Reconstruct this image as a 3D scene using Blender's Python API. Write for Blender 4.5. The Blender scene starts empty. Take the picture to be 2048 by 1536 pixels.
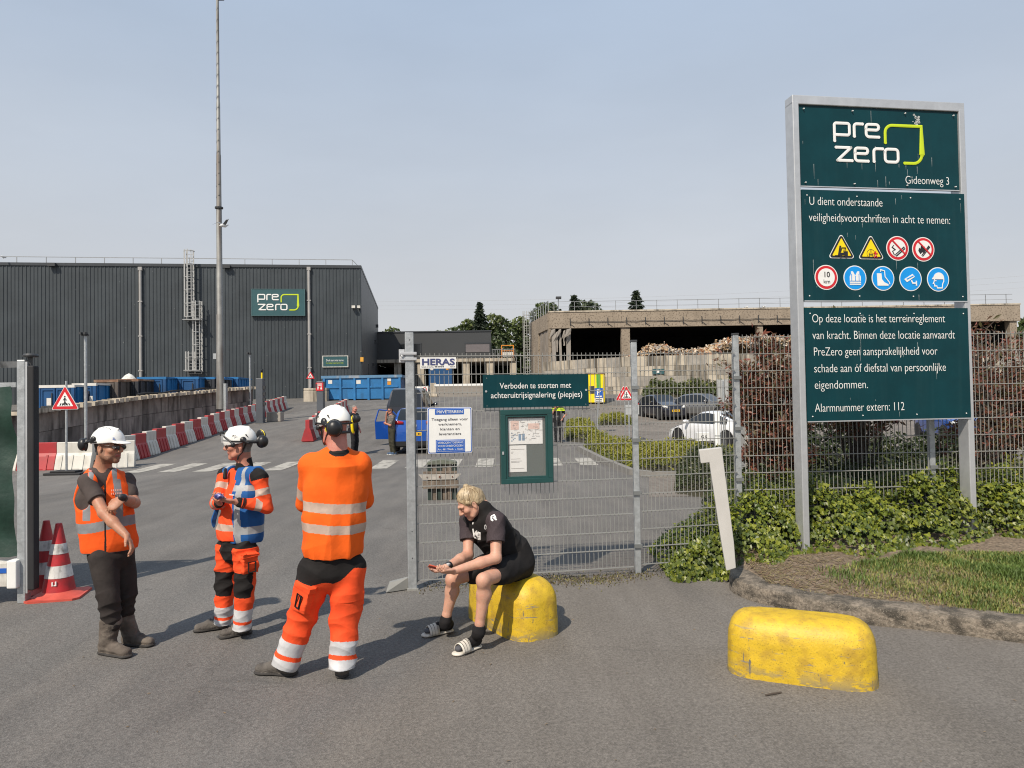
import bpy, math, random
import numpy as np
from mathutils import Vector, Matrix
R = math.radians
rnd = random.Random(11)
SC = bpy.context.scene
COL = SC.collection
# ------------------------------------------------------------------ camera
F, HC = 1420.0, 2.0
PITCH, ROLL = math.atan(32 / F), 0.0168
CR = Matrix.Rotation(math.pi / 2 + PITCH, 3, 'X') @ Matrix.Rotation(-ROLL, 3, 'Z')
cam_data = bpy.data.cameras.new("camera")
cam = bpy.data.objects.new("camera", cam_data)
COL.objects.link(cam)
cam.matrix_world = Matrix.Translation((0, 0, HC)) @ CR.to_4x4()
cam_data.sensor_fit, cam_data.sensor_width = 'HORIZONTAL', 36
cam_data.lens = F / 2048 * 36
cam_data.clip_start, cam_data.clip_end = 0.1, 3000
SC.camera = cam
# ------------------------------------------------------------------ light
SUN_AZ, SUN_EL = R(29), R(47)            # shadows run this far right of +Y
to_sun = Vector((-math.sin(SUN_AZ) * math.cos(SUN_EL), -math.cos(SUN_AZ) * math.cos(SUN_EL), math.sin(SUN_EL)))
sl = bpy.data.lights.new("sun", 'SUN')
sl.energy, sl.angle, sl.color = 4.7, R(0.8), (1.0, 0.90, 0.76)
so = bpy.data.objects.new("sun", sl)
so.rotation_euler = to_sun.to_track_quat('Z', 'Y').to_euler()
so.location = (-20, -30, 40)
COL.objects.link(so)
wd = bpy.data.worlds.new("World")
SC.world = wd
wd.use_nodes = True
wn = wd.node_tree
sky = wn.nodes.new('ShaderNodeTexSky')
sky.sky_type = 'NISHITA'
sky.sun_disc = False
sky.sun_elevation = SUN_EL
sky.sun_rotation = math.atan2(to_sun.x, to_sun.y)
sky.air_density, sky.dust_density, sky.ozone_density = 1.0, 1.0, 3.0
bg = wn.nodes['Background']
bg.inputs['Strength'].default_value = 0.135
# thin summer haze: the sky pales towards the horizon
tcw = wn.nodes.new('ShaderNodeTexCoord')
sx = wn.nodes.new('ShaderNodeSeparateXYZ')
wn.links.new(tcw.outputs['Generated'], sx.inputs[0])
rmp = wn.nodes.new('ShaderNodeValToRGB')
rmp.color_ramp.elements[0].position, rmp.color_ramp.elements[0].color = 0.0, (1, 1, 1, 1)
rmp.color_ramp.elements[1].position, rmp.color_ramp.elements[1].color = 0.75, (0.86, 0.86, 0.86, 1)
e_ = rmp.color_ramp.elements.new(0.22); e_.color = (0.95, 0.95, 0.95, 1)
e_ = rmp.color_ramp.elements.new(0.45); e_.color = (0.90, 0.90, 0.90, 1)
wn.links.new(sx.outputs['Z'], rmp.inputs[0])
nzw = wn.nodes.new('ShaderNodeTexNoise'); nzw.inputs['Scale'].default_value = 2.2; nzw.inputs['Detail'].default_value = 5
mpw = wn.nodes.new('ShaderNodeMapping'); mpw.inputs['Scale'].default_value = (1, 1, 3.5)
wn.links.new(tcw.outputs['Generated'], mpw.inputs[0]); wn.links.new(mpw.outputs[0], nzw.inputs['Vector'])
mulw = wn.nodes.new('ShaderNodeMath'); mulw.operation = 'MULTIPLY_ADD'; mulw.inputs[1].default_value = 0.16; mulw.inputs[2].default_value = -0.08
wn.links.new(nzw.outputs['Fac'], mulw.inputs[0])
addw = wn.nodes.new('ShaderNodeMath'); addw.operation = 'ADD'; addw.use_clamp = True
wn.links.new(rmp.outputs[0], addw.inputs[0]); wn.links.new(mulw.outputs[0], addw.inputs[1])
mxw = wn.nodes.new('ShaderNodeMix'); mxw.data_type = 'RGBA'
wn.links.new(addw.outputs[0], mxw.inputs['Factor'])
wn.links.new(sky.outputs[0], mxw.inputs[6])
rm2 = wn.nodes.new('ShaderNodeValToRGB')                 # milky near the ground, clear blue overhead
rm2.color_ramp.elements[0].position, rm2.color_ramp.elements[0].color = 0.0, (.915, .895, .88, 1)
rm2.color_ramp.elements[1].position, rm2.color_ramp.elements[1].color = 0.62, (.585, .755, 1.0, 1)
e_ = rm2.color_ramp.elements.new(0.25); e_.color = (.79, .85, .935, 1)
wn.links.new(sx.outputs['Z'], rm2.inputs[0])
mu2 = wn.nodes.new('ShaderNodeMix'); mu2.data_type = 'RGBA'; mu2.blend_type = 'MULTIPLY'; mu2.inputs[0].default_value = 1
wn.links.new(rm2.outputs[0], mu2.inputs[6]); mu2.inputs[7].default_value = (4.9, 4.9, 4.9, 1)
wn.links.new(mu2.outputs[2], mxw.inputs[7])
nz3 = wn.nodes.new('ShaderNodeTexNoise'); nz3.inputs['Scale'].default_value = 1.6; nz3.inputs['Detail'].default_value = 6; nz3.inputs['Roughness'].default_value = .55
mp3 = wn.nodes.new('ShaderNodeMapping'); mp3.inputs['Scale'].default_value = (1, 1, 3.2); mp3.inputs['Rotation'].default_value = (.35, .2, 0)
wn.links.new(tcw.outputs['Generated'], mp3.inputs[0]); wn.links.new(mp3.outputs[0], nz3.inputs['Vector'])
mr3 = wn.nodes.new('ShaderNodeMapRange'); mr3.inputs[1].default_value = .35; mr3.inputs[2].default_value = .7; mr3.inputs[3].default_value = .955; mr3.inputs[4].default_value = 1.05
wn.links.new(nz3.outputs['Fac'], mr3.inputs[0])
vs3 = wn.nodes.new('ShaderNodeVectorMath'); vs3.operation = 'SCALE'; wn.links.new(mxw.outputs[2], vs3.inputs[0]); wn.links.new(mr3.outputs[0], vs3.inputs['Scale'])
wn.links.new(vs3.outputs[0], bg.inputs['Color'])
SC.view_settings.view_transform = 'Standard'
SC.view_settings.look = 'None'
SC.view_settings.exposure = 0.14
SC.view_settings.gamma = 1.0
SC.cycles.use_denoising = True
SC.cycles.filter_width = 1.1
SC.cycles.max_bounces = 6
SC.cycles.transparent_max_bounces = 12

# ------------------------------------------------------------------ measuring
def ray(px, py):
    return CR @ Vector(((px - 1024) / F, -(py - 768) / F, -1.0))
def W(px, py, d):
    r = ray(px, py); s = d / r.y
    return Vector((r.x * s, d, HC + r.z * s))
def G(px, py, z=0.0):
    r = ray(px, py); s = (z - HC) / r.z
    return Vector((r.x * s, r.y * s, z))
_A = np.array([(-50, 0), (22, 0), (26, .12), (30, .42), (34, .75), (41, 1.1), (50, 1.6), (58, 2.2), (64, 2.5), (90, 4.0), (140, 5.0), (2000, 5.0)])
_B = np.array([(-50, 0), (28, 0), (34, .12), (40, .45), (44, .72), (50, 1.5), (56, 2.2), (64, 2.5), (90, 4.0), (140, 5.0), (2000, 5.0)])
def GZ(x, y):
    a = np.interp(y, _A[:, 0], _A[:, 1]); b = np.interp(y, _B[:, 0], _B[:, 1])
    t = np.clip((np.asarray(x) + 1) / 6.0, 0, 1); t = t * t * (3 - 2 * t)
    return a * (1 - t) + b * t
class Plane:                                   # an upright plane: u runs along it, z up
    def __init__(s, p, ang):
        s.o = Vector((p[0], p[1], 0)); s.ang = ang
        s.t = Vector((math.cos(ang), math.sin(ang), 0)); s.n = Vector((math.sin(ang), -math.cos(ang), 0))
    def uz(s, px, py):
        r = ray(px, py); c = Vector((0, 0, HC))
        k = (s.o - c).dot(s.n) / r.dot(s.n)
        p = c + r * k
        return (p - s.o).dot(s.t), p.z
    def at(s, u, z=0, off=0):
        return s.o + s.t * u + s.n * off + Vector((0, 0, z))

# ------------------------------------------------------------------ materials
def lin(c):
    c /= 255.0
    return c / 12.92 if c <= 0.04045 else ((c + 0.055) / 1.055) ** 2.4
def C(r, g, b, k=0.8):
    return (lin(r) * k, lin(g) * k, lin(b) * k)
def M(name, col, rough=0.6, metal=0.0, var=0.12, scale=5.0, bump=0.0, bscale=60.0, dirt=None, dirt_amt=0.5, dirt_scale=(6, 6, 0.8),
      dirt_lo=0.5, speck=None, speck_scale=120, speck_lo=0.68, spec=0.5, coat=0.0, alpha=1.0, trans=0.0, emit=0.0, detail=6, bdist=0.02):
    m = bpy.data.materials.new(name); m.use_nodes = True
    nt = m.node_tree; N = nt.nodes; L = nt.links
    bs = N['Principled BSDF']
    bs.inputs['Roughness'].default_value = rough; bs.inputs['Metallic'].default_value = metal
    bs.inputs['Specular IOR Level'].default_value = spec
    if coat: bs.inputs['Coat Weight'].default_value = coat; bs.inputs['Coat Roughness'].default_value = 0.06
    if trans: bs.inputs['Transmission Weight'].default_value = trans
    if alpha < 1: bs.inputs['Alpha'].default_value = alpha
    tc = N.new('ShaderNodeTexCoord')
    nz = N.new('ShaderNodeTexNoise'); nz.inputs['Scale'].default_value = scale; nz.inputs['Detail'].default_value = detail
    nz.inputs['Roughness'].default_value = 0.62
    L.new(tc.outputs['Object'], nz.inputs['Vector'])
    rp = N.new('ShaderNodeValToRGB')
    rp.color_ramp.elements[0].position = 0.3; rp.color_ramp.elements[1].position = 0.7
    rp.color_ramp.elements[0].color = tuple(max(0, c * (1 - var)) for c in col) + (1,)
    rp.color_ramp.elements[1].color = tuple(min(1, c * (1 + var)) for c in col) + (1,)
    L.new(nz.outputs['Fac'], rp.inputs[0])
    out = rp.outputs[0]
    def over(out, colr, fac_scale, lo, hi, amt, mapping=None, det=5):
        n2 = N.new('ShaderNodeTexNoise'); n2.inputs['Scale'].default_value = fac_scale; n2.inputs['Detail'].default_value = det
        if mapping:
            mp = N.new('ShaderNodeMapping'); mp.inputs['Scale'].default_value = mapping; mp.inputs['Location'].default_value = (3.1, 7.7, 1.3)
            L.new(tc.outputs['Object'], mp.inputs[0]); L.new(mp.outputs[0], n2.inputs['Vector'])
        else:
            L.new(tc.outputs['Object'], n2.inputs['Vector'])
        r2 = N.new('ShaderNodeMapRange'); r2.inputs['From Min'].default_value = lo; r2.inputs['From Max'].default_value = hi
        r2.inputs['To Max'].default_value = amt
        L.new(n2.outputs['Fac'], r2.inputs[0])
        mx = N.new('ShaderNodeMix'); mx.data_type = 'RGBA'
        L.new(r2.outputs[0], mx.inputs['Factor']); L.new(out, mx.inputs[6]); mx.inputs[7].default_value = tuple(colr) + (1,)
        return mx.outputs[2]
    if dirt: out = over(out, dirt, 1.0, dirt_lo, dirt_lo + 0.22, dirt_amt, dirt_scale)
    if speck: out = over(out, speck, speck_scale, speck_lo, speck_lo + 0.05, 0.9, None, 2)
    L.new(out, bs.inputs['Base Color'])
    if emit: bs.inputs['Emission Strength'].default_value = emit; L.new(out, bs.inputs['Emission Color'])
    if bump:
        nb = N.new('ShaderNodeTexNoise'); nb.inputs['Scale'].default_value = bscale; nb.inputs['Detail'].default_value = 4
        L.new(tc.outputs['Object'], nb.inputs['Vector'])
        bp = N.new('ShaderNodeBump'); bp.inputs['Strength'].default_value = bump; bp.inputs['Distance'].default_value = bdist
        L.new(nb.outputs['Fac'], bp.inputs['Height']); L.new(bp.outputs[0], bs.inputs['Normal'])
    return m

galv = M('galvanised_steel', (.40, .42, .43), .48, .55, .2, 14, .08, 60, dirt=(.58, .60, .61), dirt_amt=.5, dirt_scale=(22, 22, 22), dirt_lo=.52)
alu = M('dull_aluminium', (.52, .53, .54), .42, .55, .08, 9, dirt=(.68, .69, .7), dirt_amt=.5, dirt_scale=(5, 5, 1.2))
wire_m = M('zinc_wire', (.27, .27, .255), .6, .15, .15, 3)
steel_dk = M('dark_steel', (.05, .052, .055), .5, .3)
sign_green = M('sign_dark_green', (.002, .036, .045), .42, 0, .15, 3, dirt=(.03, .075, .08), dirt_amt=.14, dirt_scale=(14, 14, .5), dirt_lo=.56, spec=.22)
sign_teal = M('sign_teal', (.026, .085, .096), .45, 0, .1, 2)
white_p = M('white_paint', (.74, .74, .72), .5, 0, .05, 8)
white_dirty = M('weathered_white', (.62, .60, .55), .6, 0, .12, 7, dirt=(.22, .2, .16), dirt_amt=.5, dirt_scale=(9, 9, 5))
lime = M('lime_green', (.50, .62, .01), .5, 0, .04)
red_p = M('signal_red', (.55, .012, .02), .45, 0, .06)
black_p = M('black_plastic', (.012, .012, .013), .4, 0, .2)
rubber = M('black_rubber', (.016, .016, .018), .75, 0, .25)
blue_p = M('sign_blue', (.0, .27, .72), .45, 0, .05)
navy_p = M('sign_royal_blue', (.015, .10, .42), .45, 0, .05)
yellow_p = M('sign_yellow', (.85, .62, .0), .5, 0, .04)
plate_y = M('plate_yellow', (.80, .47, .01), .5, 0, .05)
orange_p = M('orange_paint', (.65, .22, .02), .5)
concrete = M('concrete', (.30, .275, .24), .9, 0, .2, 2.5, .25, 45, dirt=(.09, .08, .068), dirt_amt=.55, dirt_scale=(3, 3, .5))
concrete_dk = M('stained_concrete', (.24, .215, .195), .95, 0, .3, 1.6, .3, 30, dirt=(.045, .038, .034), dirt_amt=.85, dirt_scale=(2.6, 2.6, .5), dirt_lo=.42)
conc_pale = M('pale_concrete', (.46, .405, .325), .9, 0, .15, 2.0, .2, 40, dirt=(.10, .088, .07), dirt_amt=.9, dirt_scale=(2.8, 2.8, .3), dirt_lo=.46)
expo = M('exposed_aggregate_concrete', (.29, .24, .185), .95, 0, .12, 1.0, .3, 14, speck=(.14, .11, .085), speck_scale=7, speck_lo=.56, dirt=(.15, .12, .09), dirt_amt=.4, dirt_scale=(1.2, 1.2, .3))
glass_dk = M('dark_glass', (.012, .014, .016), .08, 0, .1, spec=.7)
bay_shade = M('unlit_interior', (.01, .01, .01), .95, 0, .1)  # near-black wall and roof colour standing in for shade inside the bays

# ------------------------------------------------------------------ mesh builder
class MB:
    def __init__(s): s.v = []; s.f = []; s.m = []
    def add(s, vs, fs, mi=0):
        n = len(s.v); s.v.extend(tuple(v) for v in vs)
        for f in fs: s.f.append(tuple(i + n for i in f)); s.m.append(mi)
        return s
    def box(s, x0, x1, y0, y1, z0, z1, mi=0, mat=None):
        vs = [Vector((x, y, z)) for z in (z0, z1) for y in (y0, y1) for x in (x0, x1)]
        if mat is not None: vs = [mat @ v for v in vs]
        return s.add(vs, [(0, 2, 3, 1), (4, 5, 7, 6), (0, 1, 5, 4), (2, 6, 7, 3), (0, 4, 6, 2), (1, 3, 7, 5)], mi)
    def prism(s, poly, ext, mi=0):              # poly: 3-D points of a planar outline, ext: extrusion vector
        n = len(poly); ext = Vector(ext)
        a = [Vector(p) for p in poly]; b = [p + ext for p in a]
        fs = [tuple(range(n)), tuple(range(2 * n - 1, n - 1, -1))]
        fs += [(i, i + n, (i + 1) % n + n, (i + 1) % n) for i in range(n)]
        return s.add(a + b, fs, mi)
    def xz(s, pts, y0, y1, mi=0):               # outline in x-z pulled along y
        return s.prism([(x, y0, z) for x, z in pts], (0, y1 - y0, 0), mi)
    def disc(s, x, z, r, y0, y1, mi=0, seg=28, rx=None):
        rx = rx or r
        return s.xz([(x + rx * math.cos(2 * math.pi * i / seg), z + r * math.sin(2 * math.pi * i / seg)) for i in range(seg)], y0, y1, mi)
    def ring(s, x, z, r0, r1, y0, y1, mi=0, seg=32):
        for i in range(seg):
            a, b = 2 * math.pi * i / seg, 2 * math.pi * (i + 1) / seg
            p = [(x + q * math.cos(t), z + q * math.sin(t)) for q, t in ((r0, a), (r1, a), (r1, b), (r0, b))]
            s.add([(p[k][0], y0, p[k][1]) for k in range(4)] + [(p[k][0], y1, p[k][1]) for k in range(4)],
                  [(0, 1, 2, 3), (7, 6, 5, 4), (1, 5, 6, 2), (0, 3, 7, 4)], mi)
        return s
    def tube(s, path, r, seg=8, mi=0, flat=None, caps=True, up=None):
        path = [Vector(p) for p in path]; n = len(path)
        rs = r if isinstance(r, (list, tuple)) else [r] * n
        prev = None; vs = []
        for i, p in enumerate(path):
            d = (path[min(i + 1, n - 1)] - path[max(i - 1, 0)])
            if d.length < 1e-9: d = Vector((0, 0, 1))
            d.normalize()
            if prev is None:
                a = Vector(up) if up else (Vector((0, 0, 1)) if abs(d.z) < .9 else Vector((1, 0, 0)))
                x = a - d * a.dot(d)
            else: x = prev - d * prev.dot(d)
            if x.length < 1e-6: x = d.orthogonal()
            x.normalize(); prev = x; y = d.cross(x)
            k = 1.0
            if 0 < i < n - 1:
                c = (path[i] - path[i - 1]).normalized().dot((path[i + 1] - path[i]).normalized())
                k = 1 / max(.5, math.sqrt(max(.05, (1 + c) / 2)))
            for j in range(seg):
                t = 2 * math.pi * (j + .5) / seg
                o = x * math.cos(t) * rs[i] * k + y * math.sin(t) * rs[i] * k
                if flat is not None:
                    nn, q = flat; o = o - nn * (o.dot(nn) * (1 - q))
                vs.append(p + o)
        fs = [(i * seg + j, i * seg + (j + 1) % seg, (i + 1) * seg + (j + 1) % seg, (i + 1) * seg + j) for i in range(n - 1) for j in range(seg)]
        if caps: fs += [tuple(range(seg - 1, -1, -1)), tuple((n - 1) * seg + j for j in range(seg))]
        return s.add(vs, fs, mi)
    def lathe(s, prof, c=(0, 0, 0), seg=24, mi=0):
        vs = [(c[0] + r * math.cos(2 * math.pi * j / seg), c[1] + r * math.sin(2 * math.pi * j / seg), c[2] + z) for r, z in prof for j in range(seg)]
        n = len(prof)
        fs = [(i * seg + j, i * seg + (j + 1) % seg, (i + 1) * seg + (j + 1) % seg, (i + 1) * seg + j) for i in range(n - 1) for j in range(seg)]
        if prof[0][0] > 1e-5: fs.append(tuple(range(seg - 1, -1, -1)))
        if prof[-1][0] > 1e-5: fs.append(tuple((n - 1) * seg + j for j in range(seg)))
        return s.add(vs, fs, mi)
    def build(s, name, mats, parent=None, smooth=None, bevel=0, loc=None, rz=0):
        return mesh_obj(name, s.v, s.f, mats, parent, s.m, smooth, bevel, loc, rz)
def mesh_obj(name, v, f, mats, parent=None, mi=None, smooth=None, bevel=0, loc=None, rz=0):
    me = bpy.data.meshes.new(name)
    me.from_pydata(v, [], f); me.update()
    for m in (mats if isinstance(mats, (list, tuple)) else [mats]): me.materials.append(m)
    if mi is not None and len(mi): me.polygons.foreach_set('material_index', np.asarray(mi, dtype=np.int32))
    if smooth is not None:
        me.polygons.foreach_set('use_smooth', np.ones(len(me.polygons), dtype=bool))
        if smooth < 180: me.set_sharp_from_angle(angle=R(smooth))
    o = bpy.data.objects.new(name, me); COL.objects.link(o)
    if parent: o.parent = parent
    if loc is not None: o.location = loc
    o.rotation_euler.z = rz
    if bevel:
        b = o.modifiers.new('bevel', 'BEVEL'); b.width = bevel; b.segments = 2; b.limit_method = 'ANGLE'; b.angle_limit = R(40)
    return o
def np_obj(name, V, Q, mats, parent=None, mi=None, smooth=True, n=4):   # numpy arrays, all faces with n corners
    me = bpy.data.meshes.new(name)
    me.vertices.add(len(V)); me.vertices.foreach_set('co', np.asarray(V, dtype=np.float32).ravel())
    me.loops.add(len(Q) * n); me.loops.foreach_set('vertex_index', np.asarray(Q, dtype=np.int32).ravel())
    me.polygons.add(len(Q)); me.polygons.foreach_set('loop_start', np.arange(0, len(Q) * n, n, dtype=np.int32))
    me.polygons.foreach_set('loop_total', np.full(len(Q), n, dtype=np.int32)) if bpy.app.version < (4, 1, 0) else None
    for m in (mats if isinstance(mats, (list, tuple)) else [mats]): me.materials.append(m)
    if mi is not None: me.polygons.foreach_set('material_index', np.asarray(mi, dtype=np.int32))
    me.polygons.foreach_set('use_smooth', np.full(len(Q), smooth, dtype=bool))
    me.update(calc_edges=True); me.validate()
    o = bpy.data.objects.new(name, me); COL.objects.link(o)
    if parent: o.parent = parent
    return o
def tag(o, label=None, cat=None, group=None, kind=None):
    if label: o['label'] = label
    if cat: o['category'] = cat
    if group: o['group'] = group
    if kind: o['kind'] = kind
    return o
def thing(name, label, cat, loc=(0, 0, 0), rz=0, group=None):
    o = bpy.data.objects.new(name, None); COL.objects.link(o)
    o.empty_display_size = .2; o.location = loc; o.rotation_euler.z = rz
    return tag(o, label, cat, group)
def struct(o): o['kind'] = 'structure'; return o
def copy_tree(o, loc=None, rz=None, label=None, parent=None, scale=None):
    c = o.copy(); COL.objects.link(c)
    if parent: c.parent = parent
    if loc is not None: c.location = loc
    if rz is not None: c.rotation_euler.z = rz
    if scale is not None: c.scale = scale
    if label: c['label'] = label
    for ch in [k for k in bpy.data.objects if k.parent == o and k is not c]: copy_tree(ch, parent=c)
    return c
ORD = 'first second third fourth fifth sixth seventh eighth ninth tenth eleventh twelfth thirteenth fourteenth fifteenth sixteenth seventeenth eighteenth'.split()
def text(parent, s, x, z, h, mat, x1=None, y=-.004, name='lettering', align='LEFT', bold=0.0, xs=1.0, ext=.0008):
    """lettering standing in the x-z plane, facing -y; h = cap height, x1 = right end to fit to"""
    cu = bpy.data.curves.new(name, 'FONT'); cu.body = s; cu.size = h / .72; cu.extrude = ext; cu.align_x = align; cu.offset = bold * h * 1.2
    cu.resolution_u = 4
    o = bpy.data.objects.new(name, cu); COL.objects.link(o)
    me = bpy.data.meshes.new_from_object(o.evaluated_get(bpy.context.evaluated_depsgraph_get()))
    bpy.data.objects.remove(o); bpy.data.curves.remove(cu)
    n = len(me.vertices); co = np.zeros(n * 3, dtype=np.float32); me.vertices.foreach_get('co', co); co = co.reshape(-1, 3)
    if x1 is not None and n: xs = (x1 - x) / max(1e-6, co[:, 0].max()) if align == 'LEFT' else xs
    out = np.stack([co[:, 0] * xs + x, y - co[:, 2], co[:, 1] + z], 1)
    me.vertices.foreach_set('co', out.astype(np.float32).ravel()); me.materials.clear(); me.materials.append(mat); me.update()
    t = bpy.data.objects.new(name, me); COL.objects.link(t)
    if parent: t.parent = parent
    return t
def arc(cx, cy, r, a0, a1, n=6):
    return [(cx + r * math.cos(R(a0 + (a1 - a0) * i / n)), cy + r * math.sin(R(a0 + (a1 - a0) * i / n))) for i in range(n + 1)]
# the two-line wordmark with its open leaf outline, drawn as strokes (x right, y down)
LOGO_W = [
    [(0, 300)] + arc(35, 60, 35, 180, 270) + arc(215, 60, 35, 270, 360) + arc(215, 170, 35, 0, 90) + [(0, 205)],
    [(330, 220)] + arc(375, 70, 45, 180, 270) + [(470, 25)],
    [(530, 100)] + arc(575, 70, 45, 180, 270) + arc(700, 68, 43, 270, 450) + [(545, 111)],
    [(530, 98)] + arc(580, 170, 50, 180, 90) + [(740, 220)],
    [(20, 400), (265, 400)], [(265, 400), (40, 600)], [(40, 600), (280, 600)],
    [(335, 480)] + arc(380, 445, 45, 180, 270) + arc(505, 443, 43, 270, 450) + [(350, 486)],
    [(335, 470)] + arc(385, 550, 50, 180, 90) + [(550, 600)],
    [(650, 600)] + arc(700, 450, 50, 180, 270) + [(800, 400)],
    arc(890, 450, 50, 180, 270) + arc(1010, 450, 50, 270, 360) + arc(1010, 550, 50, 0, 90) + arc(890, 550, 50, 90, 180) + [(840, 449)],
]
LOGO_L = [[(850, 300)] + arc(970, 145, 120, 180, 270) + [(1470, 25), (1470, 470)] + arc(1320, 460, 150, 0, 90) + [(1170, 610)]]
def logo(parent, x, z, s, y=-.006):
    for nm, strokes, m in (('lettering', LOGO_W, white_p), ('leaf_emblem', LOGO_L, lime)):
        b = MB()
        for st in strokes:
            pts = [(x + p[0] * s, y, z - p[1] * s) for p in st]
            b.tube(pts, 24 * s, 8, flat=(Vector((0, 1, 0)), min(1, .004 / (24 * s))), up=(0, 1, 0))
            for e in (pts[0], pts[-1]): b.disc(e[0], e[2], 24 * s, y - .0035, y + .003, seg=12)
        b.build(nm, m, parent)
# ================================================================== GROUND
def asphalt_mat():
    m = bpy.data.materials.new('asphalt'); m.use_nodes = True
    nt = m.node_tree; N = nt.nodes; L = nt.links; bs = N['Principled BSDF']
    bs.inputs['Roughness'].default_value = .88; bs.inputs['Specular IOR Level'].default_value = .35
    tc = N.new('ShaderNodeTexCoord')
    def noise(sc, det=4, mp=None):
        n = N.new('ShaderNodeTexNoise'); n.inputs['Scale'].default_value = sc; n.inputs['Detail'].default_value = det
        if mp:
            q = N.new('ShaderNodeMapping'); q.inputs['Scale'].default_value = mp[:3]; q.inputs['Rotation'].default_value = (0, 0, mp[3])
            L.new(tc.outputs['Object'], q.inputs[0]); L.new(q.outputs[0], n.inputs['Vector'])
        else: L.new(tc.outputs['Object'], n.inputs['Vector'])
        return n.outputs['Fac']
    def mapr(s, a, b, c, d):
        n = N.new('ShaderNodeMapRange'); L.new(s, n.inputs[0])
        for i, v in zip((1, 2, 3, 4), (a, b, c, d)): n.inputs[i].default_value = v
        return n.outputs[0]
    def mix(f, a, b, mode='MIX'):
        n = N.new('ShaderNodeMix'); n.data_type = 'RGBA'; n.blend_type = mode
        if isinstance(f, float): n.inputs[0].default_value = f
        else: L.new(f, n.inputs[0])
        for k, c in ((6, a), (7, b)):
            if isinstance(c, tuple): n.inputs[k].default_value = c + (1,)
            else: L.new(c, n.inputs[k])
        return n.outputs[2]
    # smoother brown asphalt of the entrance patch, split from the coarse road by a wavering seam
    sp = N.new('ShaderNodeSeparateXYZ'); L.new(tc.outputs['Object'], sp.inputs[0])
    a1 = N.new('ShaderNodeMath'); a1.operation = 'MULTIPLY_ADD'; L.new(sp.outputs[1], a1.inputs[0]); a1.inputs[1].default_value = -.42; L.new(sp.outputs[0], a1.inputs[2])
    a2 = N.new('ShaderNodeMath'); a2.operation = 'MULTIPLY_ADD'; L.new(noise(1.3, 5), a2.inputs[0]); a2.inputs[1].default_value = 1.3; L.new(a1.outputs[0], a2.inputs[2])
    patch = mapr(a2.outputs[0], -2.6, -2.0, 0, 1)
    lim = mapr(sp.outputs[1], 9.0, 10.0, 1, 0)
    pm = N.new('ShaderNodeMath'); pm.operation = 'MULTIPLY'; L.new(patch, pm.inputs[0]); L.new(lim, pm.inputs[1])
    base = mix(mapr(noise(.35, 5), .3, .7, 0, 1), (.115, .108, .101), (.150, .142, .133))
    base = mix(pm.outputs[0], base, (.148, .133, .117))
    base = mix(mapr(noise(2.2, 6, (1, .35, 1, .3)), .42, .7, 0, .45), base, (.190, .174, .157))
    base = mix(mapr(noise(1.1, 6, (1, .22, 1, -.2)), .55, .75, 0, .55), base, (.094, .086, .080))
    pv = N.new('ShaderNodeTexVoronoi'); pv.inputs['Scale'].default_value = .16; pv.distance = 'CHEBYCHEV'; L.new(tc.outputs['Object'], pv.inputs['Vector'])
    pvm = mapr(pv.outputs['Color'], 0, 1, .90, 1.09); cm5 = N.new('ShaderNodeCombineColor'); [L.new(pvm, cm5.inputs[i]) for i in range(3)]
    base = mix(1.0, base, cm5.outputs[0], 'MULTIPLY')
    tym = mapr(noise(1.0, 4, (3.2, .10, 1, .12)), .35, .68, 1.05, .92); cm6 = N.new('ShaderNodeCombineColor'); [L.new(tym, cm6.inputs[i]) for i in range(3)]
    base = mix(1.0, base, cm6.outputs[0], 'MULTIPLY')
    spot = mapr(noise(2.6, 3), .70, .76, 0, .55); base = mix(spot, base, (.055, .050, .046))
    gr = N.new('ShaderNodeTexVoronoi'); gr.inputs['Scale'].default_value = 110; L.new(tc.outputs['Object'], gr.inputs['Vector'])
    g1 = mapr(gr.outputs['Color'], .1, .9, .70, 1.32)
    cmb = N.new('ShaderNodeCombineColor'); [L.new(g1, cmb.inputs[i]) for i in range(3)]
    base = mix(.85, base, cmb.outputs[0], 'MULTIPLY')
    g2 = mapr(noise(38, 4), .35, .65, .82, 1.18)
    cm2 = N.new('ShaderNodeCombineColor'); [L.new(g2, cm2.inputs[i]) for i in range(3)]
    base = mix(.8, base, cm2.outputs[0], 'MULTIPLY')
    # hairline cracks
    vo = N.new('ShaderNodeTexVoronoi'); vo.feature = 'DISTANCE_TO_EDGE'; vo.inputs['Scale'].default_value = .28
    ad = N.new('ShaderNodeVectorMath'); ad.operation = 'MULTIPLY_ADD'
    nc = N.new('ShaderNodeTexNoise'); nc.inputs['Scale'].default_value = 1.5; nc.inputs['Detail'].default_value = 6; L.new(tc.outputs['Object'], nc.inputs['Vector'])
    L.new(nc.outputs['Color'], ad.inputs[0]); ad.inputs[1].default_value = (.9, .9, 0); L.new(tc.outputs['Object'], ad.inputs[2]); L.new(ad.outputs[0], vo.inputs['Vector'])
    crack = mapr(vo.outputs['Distance'], .0, .0028, .28, 0)
    base = mix(crack, base, (.045, .042, .04))
    L.new(base, bs.inputs['Base Color'])
    bp = N.new('ShaderNodeBump'); bp.inputs['Strength'].default_value = .55; bp.inputs['Distance'].default_value = .006
    L.new(gr.outputs['Distance'], bp.inputs['Height']); L.new(bp.outputs[0], bs.inputs['Normal'])
    return m
asphalt = asphalt_mat()
def grid_obj(name, xs, ys, zf, mat):
    X, Y = np.meshgrid(xs, ys); Z = zf(X, Y)
    V = np.stack([X.ravel(), Y.ravel(), Z.ravel()], 1); nx, ny = len(xs), len(ys)
    i = (np.arange(ny - 1)[:, None] * nx + np.arange(nx - 1)[None, :]).ravel()
    return np_obj(name, V, np.stack([i, i + 1, i + nx + 1, i + nx], 1), mat)
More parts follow.
